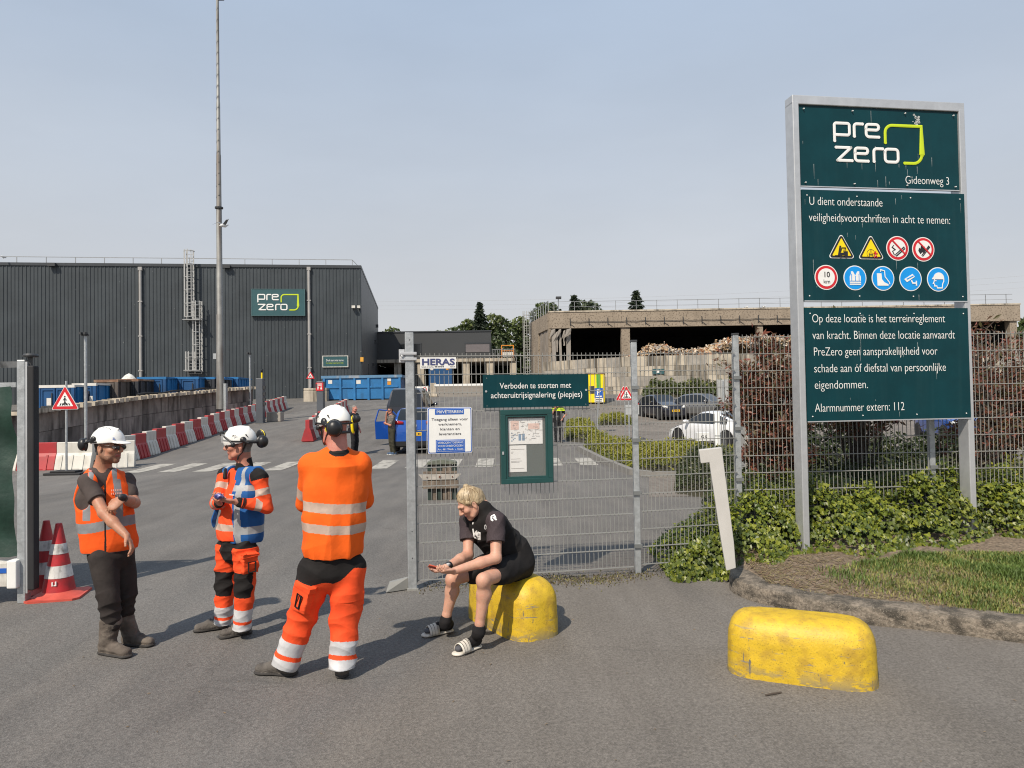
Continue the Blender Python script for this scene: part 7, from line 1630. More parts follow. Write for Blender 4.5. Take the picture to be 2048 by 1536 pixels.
for a, b, c in ((sR, eR, wR), (sL, eL, wL)): S.cap(a, b, .072, .062, .03, None, 1); S.cap(b, b * .12 + c * .88, .062, .047, .025, None, 2)
S.cap(nk - Z3 * .02, nk + Z3 * .045, .076, .064, .012, None, 3); S.cap(nk + Z3 * .03, nk + Z3 * .14, .055, .06, .006, None, 0, -1); S.box(J(466, 1078, 0) - Z3 * .2, (lb, fb, Z3), (.4, .4, .2), .01, 0, -1)
def jk(P, base, bi, bt, N):
    r = np.where(base == 3, 1, 0); arm = base == 1; r[arm & (bt > .40) & (bt < .62)] = 2; f2 = base == 2; r[f2 & (bt > .20) & (bt < .46)] = 2; r[f2 & (bt > .95)] = 1
    up = arm & (bt < .10); r[up] = 1; r[(base == 0) & (np.abs(P[:, 2] - .955) < .028)] = 2
    return r
garment(S, 'work_jacket', [hiviz_r, blackc, refl_s], m2, .0044, .008, 9, (1, 1, 1), 26, jk)
S = Sculpt(); hb = J(487, 1062, 0); S.cap(hb, (hb + che) / 2, .205, .20, .05, (fb, .80)); S.cap((hb + che) / 2, che, .20, .195, .05, (fb, .78)); S.cap(che, nk - Z3 * .13, .195, .16, .05, (fb, .78)); S.cap(sR + Z3 * .014 + lb * .03, sL + Z3 * .014 - lb * .03, .074, .074, .04, (fb, .95)); fl = J(428, 1040, -.02); S.cap(J(444, 985, .02), fl, .05, .075, .05, (nv(np.cross(fb, Z3) * .3 + fb), .35))
S.cap(nk - Z3 * .02, nk + Z3 * .14, .086, .14, .012, None, 0, -1)
for k in range(5): z = -.30 + .12 * k; w_ = (.125, .12, .115, .10, .07)[k]; S.box(che - lb * .05 + fb * .19 + Z3 * z, (lb, fb, Z3), (w_, .19, .075), .02, 0, -1)
for s_ in (sR, sL): sg = 1 if s_ is sL else -1; S.cap(s_ + lb * sg * .055 + Z3 * .10, s_ + lb * sg * .055 - Z3 * .13, .080, .080, .015, None, 0, -1)
S.box(hb - Z3 * .255, (lb, fb, Z3), (.5, .5, .17), .012, 0, -1)
def vest2(P, base, bi, bt, N):
    a, z = (P - che) @ lb, P[:, 2]; r = np.zeros(len(P), int); r[(np.abs(z - .935) < .032) & (a > -.14)] = 1; r[(np.abs(z - 1.292) < .024) & (np.abs(a) > .06) & (np.abs(a) < .2)] = 1
    r[(np.abs(a - .118 + .10 * np.clip(z - 1.33, 0, .2)) < .020) & (np.abs(N @ fb) > .42)] = 1; r[(np.abs(a + .165) < .022) & (z > 1.2)] = 1
    return r
garment(S, 'blue_vest', [vest_blue, refl_d], m2, .0042, .007, 11, (1, 1, .6), 20, vest2); bpy.data.objects['blue_vest'].data.materials[1] = cloth('vest_tape', (.33, .34, .35), .12, .45)
bq = MB()
for k in range(9): p = Vector(che + lb * (.045 + .009 * k) + fb * .156); p.z = 1.235 + .0 * k; bq.tube([p, p + Vector((0, 0, .010))], .0028, 4)
bq.build('badge_print', white_p, m2)
S = Sculpt(); hL, kL, aL = J(491, 1095, -.09), J(490, 1172, -.10), J(484, 1258, -.08); hR, kR, aR = J(456, 1092, .09), J(450, 1170, .08), J(446, 1248, .10)
S.cap(hipc + Z3 * .07, hipc - Z3 * .03, .158, .170, .04, (fb, .78), 0)
for i, (h_, k_, a_) in enumerate(((hL, kL, aL), (hR, kR, aR))): S.cap(h_, k_, .108, .088, .03, None, 1); S.cap(k_, a_ + (a_ - k_) * .2, .088, .082, .02, None, 2); S.hem(k_, a_, .12)
pkx = J(500, 1128, -.19); S.box(pkx, (lb, fb, Z3), (.028, .075, .085), .012, 3, 1, .012); S.box(pkx + Z3 * .075 + lb * .006, (lb, fb, Z3), (.032, .085, .022), .008, 3, 1, .008)
def trs2(P, base, bi, bt, N):
    z = P[:, 2]; r = np.where((base == 0) | (z > hipc[2] - .02), 1, 0); fr = N @ nv(fb + lb * .3) > .05
    r[(base == 1) & (bt > .62) & fr] = 1; sh = base == 2; r[sh & (bt < .18) & fr] = 1; r[sh & (bt > .42) & (bt < .64)] = 2; r[sh & (bt > .70) & (bt < .93)] = 2; r[sh & (bt >= .955)] = 1; r[base == 3] = 0; r[(base == 1) & (z > .95)] = 1
    return r
tr2 = garment(S, 'trousers', [hiviz_r, blackc, refl_w], m2, .0042, .010, 13, (.6, .6, 1.4), 24, trs2)
def pocket_patch(par, c, n, up, w, h):
    n = nv(n); up = nv(up - n * (up @ n)); sd = np.cross(up, n); pts = [c + sd * x * w + up * z * h for x, z in ((-1, -1), (1, -1), (1, 1), (-1, 1), (-1, -1))]; ring_tube(par, 'pocket_trim', blackc, pts, .0055, 5)
pocket_patch(tr2, pkx + lb * .034 - Z3 * .02, lb, Z3, .032, .042)
for (h1, t1, a_) in ((gpt(og, 502, 1266), gpt(og, 440, 1278), aL), (gpt(og, 456, 1256), gpt(og, 389, 1265), aR)):
    S = Sculpt(); shoe(S, h1, t1, a_ + Z3 * .01, .050, .095); garment(S, 'work_shoe', [shoe_m, sole_m], m2, .005, .003, 4, freq=40); sh_ = bpy.data.objects[-1] if False else None
    d = nv(t1 - h1); bq = MB()
    for k in range(4): p = h1 + d * (.12 + .025 * k) + Z3 * (.112 - .012 * k); sd = np.cross(Z3, d); bq.tube([Vector(p - sd * .03 - Z3 * .012), Vector(p + Z3 * .004), Vector(p + sd * .03 - Z3 * .012)], .004, 4)
    bq.build('shoelace', black_p, m2)
def rescue_helmet(par, q, ax, side, front_lamp=True):
    h = helmet(par, q, ax, False, -.015, vents=True); s, f, u = ax
    ring_tube(h, 'strap_band', black_p, [q(.111 * math.cos(t), .134 * math.sin(t) - .01, .042 + .018 * math.sin(t)) for t in [2 * math.pi * i / 28 for i in range(29)]], .0075, 6)
    S = Sculpt(); S.ell(q(.113 * side, -.035, .055), ax, (.016, .026, .026), .006); S.cap(q(.115 * side, -.035, .05), q(.128 * side, -.075, .025), .015, .012, .01); S.ell(q(.105 * side, .045, .018), ax, (.012, .02, .02), .006); S.ell(q(-.113 * side, -.035, .055), ax, (.016, .026, .026), .006); garment(S, 'ear_defender_arm', [black_p], h, .004)
    S = Sculpt(); S.box(q(.0, .128, .115), (s, f, u), (.026, .020, .020), .006, 0, 1, .008); garment(S, 'visor_mount', [black_p], h, .004)
    ring_tube(h, 'visor_arm', black_p, [q(.02 * side, .13, .115), q(.075 * side, .105, .085), q(.108 * side, .06, .045)], .008, 6)
    b = MB(); n = 12; pts = [[Vector(q(.118 * math.sin(t), -.005 + .146 * math.cos(t), z)) for t in [-1.15 + 2.3 * i / n for i in range(n + 1)]] for z in (.04, .075, .110)]
    v = [p for r_ in pts for p in r_]; b.add(v, [(j * (n + 1) + i, j * (n + 1) + i + 1, (j + 1) * (n + 1) + i + 1, (j + 1) * (n + 1) + i) for j in range(2) for i in range(n)]); b.build('visor', visor_m, h, smooth=180)
    lg = MB(); p = [Vector(q(.108 * side + .002 * side, .02 + .012 * k, .098)) for k in range(3)]
    for a in p: lg.tube([a, a - Vector(u) * .012], .0028, 4)
    lg.build('marking', steel_dk, h)
    return h
hl = rescue_helmet(m2, q, ax, 1); muff(m2, q(.115, -.185, .028), ax[0] * .8 - ax[1] * .45, .052, .038, None); ring_tube(m2, 'ear_defender_link', black_p, [q(.12, -.06, .04), q(.135, -.12, .03), q(.12, -.165, .03)], .014, 6); muff(m2, q(-.06, -.175, .07), -ax[0] * .6 - ax[1] * .6, .048, .03, muff_y)
ring_tube(m2, 'chin_strap', M('strap_tan', (.35, .27, .2), .7), [q(.075, -.015, .03), q(.075, .0, -.045), q(.066, .01, -.08)], .0055); ring_tube(m2, 'chin_strap', black_p, [q(.07, -.055, .02), q(.074, -.02, -.05), q(.07, .012, -.08), q(.06, .02, -.11)], .0065)
ring_tube(m2, 'spectacles', M('spectacle_frame', (.12, .03, .025), .3), [q(.084, 0, .02), q(.072, .06, .02), q(.058, .098, .02), q(.032, .108, .026), q(.008, .112, .018), q(-.03, .108, .026), q(-.058, .096, .02)], .0034); ring_tube(m2, 'spectacles', steel_dk, [q(.058, .098, .02), q(.05, .103, -.008), q(.025, .107, -.008), q(.01, .112, .012)], .0022)
S = Sculpt(); S.cap(nk + fb * .135 - lb * .085 - Z3 * .10, nk + fb * .13 - lb * .085 - Z3 * .03, .019, .013, .01); garment(S, 'shoulder_radio', [black_p], m2, .004)
S = Sculpt(); S.ell(J(438, 993, -.38), (nv((1, 0, .1)), nv((0, 1, 0)), Z3), (.042, .026, .026), .006); o = garment(S, 'crumpled_packet', [M('packet_blue', (.05, .06, .22), .3, .2, .3, 60, dirt=(.4, .35, .5), dirt_amt=.8, dirt_scale=(50, 50, 50))], None, .004, .006, 5, freq=90); o.location = og; tag(o, 'small crumpled shiny blue packet held by the worker in the blue vest', 'packet')
bq = MB(); e_ = nv(eL - wL)
for k, mm in ((.052, .044), (.065, .046)): bq.tube([Vector(wL + e_ * k + (np.cross(e_, Z3) * math.cos(t) + np.cross(e_, np.cross(e_, Z3)) * math.sin(t)) * mm) for t in [2 * math.pi * i / 14 for i in range(15)]], .005, 5)
bq.build('cuff_band', black_p, m2)
# ---------------------------------------------------------------- worker seen from behind
og = Vector((-1.36, 5.25, 0)); J = frameset(og, 5.25); fb = nv((-.28, .96, 0)); lb = np.cross(Z3, fb)
hipc, che, nk = J(664, 1128, 0), J(671, 985, 0), J(676, 908, -.02); sL, eL, wL = J(622, 931, .0), J(611, 1008, .16), J(650, 1020, .30); sR, eR, wR = J(719, 930, .06), J(728, 1000, .20), J(690, 1020, .32)
S = Sculpt(); q, ax = head(S, J(668, 858, .02), (-.80, .58, -.12), (0, 0, 1), nk, 1.04, .068)
torso(S, hipc, che, nk, fb, .17, .19, .13, .13, sL, sR, .06)
for a, b, c in ((sR, eR, wR), (sL, eL, wL)): S.cap(a, b, .056, .048, .03); S.cap(b, c, .046, .03, .02)
hand(S, wL, np.array((.5, .1, .1)), -fb, Z3, (.5, .6, .4)); hand(S, wR, np.array((-.5, -.1, .1)), -fb, Z3, (.5, .6, .4))
for a, b in ((J(634, 1138, .0), J(606, 1236, .02)), (J(697, 1138, .03), J(690, 1236, .0))): S.cap(hipc, a, .1, .09, .04); S.cap(a, b, .088, .06, .03)
m3 = person(S, 'tall worker seen from behind in a plain orange shirt with two reflective bands', og, [skinC, lip_m, eye_m, brow_m, iris_m, grey_hair], matf=face_paint(q, ax, brow=5))
S = Sculpt(); bot = J(667, 1094, 0); mid = J(668, 1045, 0); S.cap(bot, mid, .225, .222, .05, (fb, .80)); S.cap(mid, che, .222, .222, .05, (fb, .70)); S.cap(che, J(672, 945, 0), .222, .205, .06, (fb, .62)); S.cap(sL + Z3 * .0 + fb * .02, sR + fb * .02, .085, .085, .06, (fb, .95)); S.cap(nk - Z3 * .085, nk - Z3 * .035, .13, .078, .06, None, 0); S.ell(mid + fb * .10, (lb, fb, Z3), (.17, .15, .16), .06)
for a, b, c in ((sL, eL, wL), (sR, eR, wR)): S.cap(a, b, .084, .070, .05, None, 2); S.cap(b, b * .3 + c * .7, .068, .058, .03, None, 3)
S.ell(nk + Z3 * .012, (lb, fb, Z3), (.086, .084, .030), .006, 1); S.cap(nk + Z3 * .034, nk + Z3 * .12, .060, .07, .005, None, 1, -1); S.box(bot - Z3 * .245, (lb, fb, Z3), (.5, .5, .18), .01, 0, -1)
def shirt3(P, base, bi, bt, N):
    z = P[:, 2] + .015 * np.sin(P[:, 0] * 7); r = np.where(base == 1, 1, 0); t = (base == 0) | (base == 2); 
    r[t & (np.abs(z - 1.248) < .035) & (base == 0)] = 2; r[t & (np.abs(z - 1.098) < .032) & (base == 0)] = 2; r[(base == 2) & (bt > .55) & (bt < .8) & (N @ lb > .2)] = 2; r[(base == 3) & (bt > .1) & (bt < .35)] = 2
    return r
garment(S, 'orange_shirt', [hiviz_s, blackc, refl_s], m3, .0042, .009, 17, (1.1, 1.1, .75), 20, shirt3, fold_w=lambda V: .35 + 1.2 * np.clip((1.3 - V[:, 2]) / .3, 0, 1))
S = Sculpt(); hL, kL, aL = J(632, 1140, .0), J(604, 1236, .03), J(568, 1334, -.0); hR, kR, aR = J(697, 1140, .03), J(691, 1236, .02), J(684, 1338, -.04)
S.cap(hipc + Z3 * .13, hipc - Z3 * .01, .192, .205, .05, (fb, .74), 0)
for h_, k_, a_ in ((hL, kL, aL), (hR, kR, aR)): S.cap(h_, k_, .134, .112, .03, None, 1); S.cap(k_, a_ + (a_ - k_) * .2, .112, .100, .02, None, 2); S.hem(k_, a_, .14)
pL = J(606, 1196, -.09); dL = nv(hL - kL); nL = nv(lb * .75 - fb * .65); S.box(pL, (nL, np.cross(dL, nL), dL), (.035, .075, .105), .014, 3, 1, .014); S.box(pL + dL * .085 + nL * .008, (nL, np.cross(dL, nL), dL), (.036, .086, .026), .008, 3, 1, .008)
pR = J(722, 1180, .06); S.box(pR, (nv(-lb), fb, Z3), (.022, .07, .10), .014, 3, 1, .012)
def trs3(P, base, bi, bt, N):
    z = P[:, 2]; a = (P - hipc) @ lb; lim = .70 + .012 * np.sin(a * 30) + .09 * np.clip(-a / .15, 0, 1); r = np.where((z > lim) & (base != 3), 1, 0); sh = base == 2
    r[(base == 1) & (bt > .72) & (N @ fb > .35)] = 1; r[sh & (bt < .2) & (N @ fb > .35)] = 1; r[sh & (bt > .36) & (bt < .585)] = 2; r[sh & (bt > .66) & (bt < .87)] = 2; r[sh & (bt > .90)] = 1
    return r
tr3 = garment(S, 'trousers', [hiviz_r, blackc, refl_w], m3, .0042, .011, 19, (.7, .7, 1.3), 22, trs3, fold_w=lambda V: .7 + .5 * (V[:, 2] < .55)); pocket_patch(tr3, pL + nL * .040 - dL * .015, nL, dL, .020, .050)
for (h1, t1, a_) in ((gpt(og, 592, 1350), gpt(og, 516, 1347), aL), (gpt(og, 684, 1358), gpt(og, 676, 1325) + np.array((0, .12, 0)), aR)):
    S = Sculpt(); t1 = h1 + nv(t1 - h1) * .31; shoe(S, h1, t1, a_ + Z3 * .02, .053, .10); garment(S, 'work_shoe', [shoe_m, sole_m], m3, .005, .003, 6, freq=40)
hl = rescue_helmet(m3, q, ax, 1); muff(m3, q(.098, -.120, -.004), ax[0] * .62 - ax[1] * .62 - Z3 * .1, .060, .045, None); ring_tube(m3, 'cushion', muff_y, [q(.085, -.100, -.002) + (ax[2] * math.cos(t) + nv(np.cross(ax[2], ax[0] * .62 - ax[1] * .62)) * math.sin(t)) * .058 for t in [-1.9 + 2.6 * i / 14 for i in range(15)]], .0042); ring_tube(m3, 'ear_defender_link', black_p, [q(.118, -.03, .055), q(.128, -.06, .03), q(.118, -.10, .01)], .017, 6); muff(m3, q(-.10, -.125, .055), -ax[0] * .6 - ax[1] * .5, .030, .03)
ring_tube(m3, 'chin_strap', black_p, [q(.09, .03, .02), q(.076, .045, -.05), q(.05, .06, -.10)], .007); ring_tube(m3, 'chin_strap', black_p, [q(.085, -.05, .0), q(.078, .0, -.06), q(.05, .055, -.105)], .007); ring_tube(m3, 'neck_cradle', steel_dk, [q(.08, -.07, -.01), q(.04, -.112, -.035), q(-.04, -.112, -.035), q(-.08, -.07, -.01)], .010)
# ---------------------------------------------------------------- seated man with a phone
og = Vector((-.30, 6.0, 0)); J = frameset(og, 6.0); fb = nv((-.50, -.86, 0)); lb = np.cross(Z3, fb)
hipc, che, nk = J(1022, 1122, .22), J(978, 1056, .10), J(962, 1014, .02); sL, eL, wL = J(992, 1042, -.08), J(992, 1116, -.22), J(908, 1142, -.36); sR, eR, wR = J(938, 1040, .16), J(936, 1110, .02), J(893, 1134, -.22)
kLn, aLn = J(967, 1160, -.34), J(958, 1262, -.30); kRn, aRn = J(905, 1158, -.0), J(891, 1243, .02)
hLn, hRn = hipc + lb * .09 - Z3 * .02, hipc - lb * .09 - Z3 * .02
S = Sculpt(); q, ax = head(S, J(941, 1008, -.02), (-.75, -.30, -.59), (-.42, -.17, .89), nk, 1.02)
bf = nv(fb * .75 - Z3 * .55); S.cap(hipc, che, .15, .16, .05, (bf, .68)); S.cap(che, nk, .16, .08, .05, (bf, .7)); S.cap(sL, sR, .055, .055, .04)
for a, b, c in ((sR, eR, wR), (sL, eL, wL)): S.cap(a, b, .054, .043, .03); S.cap(b, b * .62 + c * .38, .045, .044, .02); S.cap(b * .62 + c * .38, c, .043, .029, .02)
for h_, k_, a_ in ((hLn, kLn, aLn), (hRn, kRn, aRn)):
    S.cap(h_, k_, .085, .056, .03); S.cap(k_ + Z3 * .0, k_ * .70 + a_ * .30 + nv(-fb) * .026, .051, .056, .025); S.cap(k_ * .70 + a_ * .30 + nv(-fb) * .026, a_ * .85 + k_ * .15, .056, .036, .03); S.cap(a_ * .85 + k_ * .15, a_, .036, .034, .02); S.ell(k_ + fb * .020 - Z3 * .008, (lb, fb, Z3), (.036, .030, .045), .03)
hand(S, wL, J(884, 1143, -.44) - wL, (-.2, .3, .9), (-.2, .9, .2), (.35, .5, .45), 1.02); hand(S, wR, np.array((-.80, -.45, -.12)), (.1, -.25, .96), (.45, -.85, .1), (.30, .5, .4), 1.02)
def sit_paint(P, base, bi, bt, N):
    r = face_paint(q, ax)(P, base, bi, bt, N); r[(r == 2) | (r == 4)] = 0; l = P - q(0, 0, 0); a, b, d = l @ ax[0], l @ ax[1], l @ ax[2]
    r[(base == 2) & (np.abs(d - .0055) < .0022) & (b > .08)] = 4; return r
m4 = person(S, 'blond man in black sportswear sitting on the yellow block, bent over a phone', og, [skinD, lip_m, eye_m, blond, iris_m], .004, matf=sit_paint)
S = Sculpt(); S.cap(hipc + Z3 * .03, che, .19, .195, .06, (bf, .76)); S.cap(che, nk - Z3 * .03, .195, .12, .06, (bf, .76)); S.cap(sL, sR, .078, .078, .05, None, 0); S.cap(nk - Z3 * .03, nk + nv(nk - che) * .0, .074, .062, .02); S.ell(hipc * .6 + che * .4 - fb * .09 + Z3 * .02, (lb, fb, Z3), (.15, .08, .16), .06)
for a, b in ((sL, eL), (sR, eR)): S.cap(a, a * .36 + b * .64, .078, .080, .03, None, 1); S.hem(a, a * .40 + b * .60, .085, .05)
hd_ = nv(q(0, 0, 0) - nk); S.cap(nk + hd_ * .02, nk + hd_ * .14, .056, .062, .006, None, 0, -1)
shirt_sl = cloth('heather_sleeve', (.050, .038, .042), .35, .85); shirt_sl.node_tree.nodes['Noise Texture'].inputs['Scale'].default_value = 140
def shirt4(P, base, bi, bt, N): r = np.where((base == 1) & (bt < .93), 1, 0); d0 = np.minimum(np.linalg.norm(P - sL, axis=1), np.linalg.norm(P - sR, axis=1)); r[(base == 0) & (d0 < .088)] = 1; return r
garment(S, 'sports_shirt', [blackc, shirt_sl], m4, .005, .006, 23, (1, 1, 1), 24, shirt4)
# shirt marks: chest print, crest and sleeve mark
def surf_print(par, name, mat, base, dirn, right, up, strokes_, w, k):
    tgt = next((o for o in par.children if o.name.startswith('sports_shirt')), None); b = MB(); n = nv(dirn); r_ = nv(right - n * (right @ n)); u_ = np.cross(r_, n) if (np.cross(r_, n) @ up) > 0 else -np.cross(r_, n)
    for st in strokes_:
        pts = densify([Vector(base + r_ * x * k + u_ * z * k) for x, z in st], .008); out = []
        for p in pts:
            ok, loc, nn, _ = tgt.ray_cast(p + Vector(n) * .3, -Vector(n)); out.append(loc + nn * .0015 if ok else p)
        b.tube(out, w, 6, flat=(Vector(n), .25))
    return b.build(name, mat, par)
def surf_print_old(par, name, mat, base, dirn, right, up, strokes_, w, k):
    b = MB(); n = nv(dirn); r_ = nv(right - n * (right @ n)); u_ = np.cross(r_, n) if (np.cross(r_, n) @ up) > 0 else -np.cross(r_, n)
    for st in strokes_: b.tube([Vector(base + r_ * x * k + u_ * z * k) for x, z in st], w, 5, flat=(Vector(n), .4))
    return b.build(name, mat, par)
camd = nv(np.array((0, 0, HC)) - np.array(og) - J(985, 1048, -.1)); surf_print(m4, 'sleeve_mark', white_p, sL + nv(camd * .75 - lb * .1 + Z3 * .3) * .083 + np.array((-.012, 0, -.01)), camd, np.array((1., 0, 0)), Z3, [[(-1, 1), (.3, 1.6), (1, .6), (.2, .2), (1.6, -.8)], [(-1, 1), (-1, -.6), (-.2, -1.2)]], .0075, .016)
cf = J(949, 1078, -.085); nrm_ = nv(bf + np.array((0, -.5, .1))); surf_print(m4, 'chest_print', white_p, cf, nrm_, np.array((1., .2, 0)), Z3, [[(-2.2, 1.6), (-1.4, -1.2), (-.6, 1.0), (-.2, -.8)], [(.2, 1), (.2, -1), (1.2, -1), (1.2, 1), (.2, 1)], [(1.2, 1), (1.2, -2.0), (.3, -2.2)], [(-1.2, -1.6), (-.4, -2.4)]], .0085, .021)
surf_print(m4, 'crest', M('crest_silver', (.5, .5, .5), .5), J(966, 1062, -.145), nrm_, np.array((1., .2, 0)), Z3, [[(0, 1.6), (.7, .8), (.7, -1), (0, -1.7), (-.6, -1), (-.6, .8), (0, 1.6)]], .0035, .013); surf_print(m4, 'crest', white_p, J(940, 1056, -.085), nrm_, np.array((1., .2, 0)), Z3, [[(-.4, 1), (.4, 1), (.4, 0), (-.4, 0), (-.4, 1)], [(0, 0), (0, -1)]], .0035, .009)
S = Sculpt(); S.cap(hipc + Z3 * .06, hipc - Z3 * .0, .195, .20, .06, (fb, .85)); 
for h_, k_ in ((hLn, kLn), (hRn, kRn)): S.cap(h_, h_ * .42 + k_ * .58, .125, .108, .06)
S.ell(SEAT + Vector((0, 0, .0)) - og if False else np.array(SEAT - og) + Z3 * .0, ((math.cos(R(122)), math.sin(R(122)), 0), (-math.sin(R(122)), math.cos(R(122)), 0), Z3), (.50, .245, .462), .012, 0, -1)
garment(S, 'shorts', [blackc], m4, .0055, .006, 29, (1, 1, 1), 22)
bq = MB(); 
sockm = cloth('black_sock', (.014, .013, .014), .3); sock_g = cloth('grey_sock_toe', (.09, .09, .10), .4); slide_m = M('cream_slide', (.56, .52, .45), .6, 0, .08, 20); 
for (h1, t1, a_) in ((gpt(og, 962, 1294), gpt(og, 905, 1314), aLn), (gpt(og, 907, 1263), gpt(og, 838, 1276), aRn)):
    d = nv(t1 - h1); sd = np.cross(Z3, d); L = np.linalg.norm(t1 - h1); t1 = h1 + d * .29
    S = Sculpt(); up_ = nv((kLn if a_ is aLn else kRn) - a_); S.cap(a_ + up_ * .06, a_ - up_ * .02, .046, .049, .02); S.cap(a_, h1 + d * .055 + Z3 * .075, .048, .048, .03); S.hem(a_, a_ + up_ * .05, .07, .05); S.cap(h1 + d * .04 + Z3 * .062, h1 + d * .15 + Z3 * .066, .036, .042, .03); S.cap(h1 + d * .15 + Z3 * .064, t1 - d * .05 + Z3 * .048, .040, .032, .02, (Z3, .75), 1)
    garment(S, 'sock', [sockm, sock_g], m4, .0045, .003, 31, freq=40, matf=lambda P, base, bi, bt, N, t=t1, d=d: np.where((t - P) @ d < .085, 1, 0))
    S = Sculpt(); S.cap(h1 + d * .04 + Z3 * .016, t1 - d * .042 + Z3 * .014, .040, .049, .006, (Z3, .36)); sl_o = garment(S, 'slide_sole', [slide_m], m4, .0045)
    b = MB(); n = 12; rowv = []
    for x in (.150, .172, .196, .220, .238):
        rowv.append([Vector(h1 + d * x + sd * (-.054 * math.cos(t)) + Z3 * (.018 + (.104 - .30 * (x - .15)) * math.sin(t) * .82)) for t in [math.pi * i / n for i in range(n + 1)]])
    b.add([p for r_ in rowv for p in r_], [(j * (n + 1) + i, j * (n + 1) + i + 1, (j + 1) * (n + 1) + i + 1, (j + 1) * (n + 1) + i) for j in range(4) for i in range(n)]); st = b.build('slide_strap', slide_m, m4, smooth=180); sm = st.modifiers.new('solid', 'SOLIDIFY'); sm.thickness = .006
    b = MB()
    for x in (.168, .194, .22): b.tube([Vector(h1 + d * x + sd * (-.0565 * math.cos(t)) + Z3 * (.019 + (.107 - .30 * (x - .15)) * math.sin(t) * .82)) for t in [math.pi * i / n for i in range(n + 1)]], .0042, 5)
    b.build('stripe', M('slide_stripe', (.05, .04, .035), .7) if 'slide_stripe' not in bpy.data.materials else bpy.data.materials['slide_stripe'], st)
# hair gathered in a small bun
S = Sculpt(); s_, f_, u_ = ax; S.ell(q(0, -.016, .046), ax, (.086, .104, .098), .01); S.ell(q(0, -.05, .0), ax, (.080, .075, .085), .03); S.ell(q(0, -.055, .146), ax, (.022, .022, .019), .004); S.cap(q(0, -.06, .11), q(0, -.09, .05), .03, .035, .03); S.cap(q(0, -.09, .02), q(0, -.085, -.045), .055, .045, .03)
for k in (-1, 1): S.cap(q(.078 * k, .03, .05), q(.082 * k, -.02, .0), .012, .016, .02)
S.ell(q(0, .112, -.022), ax, (.10, .088, .116), .012, 0, -1)
for k in (-1, 1): S.ell(q(.088 * k, -.004, -.004), ax, (.024, .024, .034), .01, 0, -1)
garment(S, 'hair', [blond], m4, .004, .0014, 37, (2.6, 2.6, .5), 70); bq = MB(); rh = random.Random(9)
for k in range(210):                                   # combed strands swept from the hairline to the bun
    a0 = rh.uniform(-1, 1); f0 = (.040 - .03 * abs(a0)) + rh.uniform(-.012, .008); d0 = .112 - .11 * a0 * a0 + rh.uniform(-.015, .015)
    if k % 3 == 0: f0 = -.085; d0 = rh.uniform(-.07, .04)
    P0 = np.array((.080 * a0, f0, d0)); P1 = np.array((.014 * a0, -.055, .142)); pts = []
    for t in [i / 7 for i in range(8)]:
        p = P0 * (1 - t) + P1 * t - np.array((0, -.016, .046)); e_ = p / np.array((.088, .106, .100)); p = p / np.linalg.norm(e_) * (1.004 + rh.uniform(-.006, .012)); p = p + np.array((0, -.016, .046)); pts.append(q(*p))
    bq.tube([Vector(p) for p in pts], [.0014] + [.0022] * 6 + [.0012], 4, mi=rh.choice((0, 0, 1, 2)))
for k in range(0): sg = rh.choice((-1, 1)); z0_ = rh.uniform(-.01, .03); bq.tube([Vector(q(sg * .084, rh.uniform(-.05, .035), z0_)), Vector(q(sg * rh.uniform(.083, .092), -.05, z0_ - .04)), Vector(q(sg * rh.uniform(.06, .085), -.085 + rh.uniform(-.02, .02), z0_ - .085))], [.0018, .0016, .0008], 4, mi=rh.choice((0, 1, 2)))
bq.build('hair_strand', [M('hair_pale', (.50, .40, .26), .45, 0, .2, 40), M('hair_mid', (.34, .25, .14), .5, 0, .2, 40), M('hair_shade', (.20, .14, .075), .5, 0, .2, 40)], m4, smooth=60)  # three strand tones dealt out at random, the last one darkest
ring_tube(m4, 'hair_tie', black_p, [q(.019 * math.cos(t), -.055 + .019 * math.sin(t), .133) for t in [2 * math.pi * i / 12 for i in range(13)]], .005)
S = Sculpt(); wd = nv(wR - eR); S.cap(wR - wd * .035, wR - wd * .012, .034, .033, .004); garment(S, 'watch', [black_p], m4, .004); bq = MB(); S = Sculpt(); S.box(wR - wd * .024 + np.array((.004, -.030, .02)), (wd, np.cross(Z3, wd), Z3), (.014, .012, .010), .004); garment(S, 'watch_face', [M('watch_pale', (.5, .5, .5), .3)], m4, .003)
pc = J(874, 1139, -.38) + Z3 * .012; S = Sculpt(); S.box(pc, (nv((-.86, -.15, .28)), nv((.25, -.8, .5)), nv((.2, .5, .85))), (.070, .034, .0055), .003, 0, 1, .005); o = garment(S, 'mobile_phone', [M('phone_red', (.45, .08, .04), .35)], None, .003); o.location = og; tag(o, 'red orange mobile phone held low by the seated blond man', 'phone')
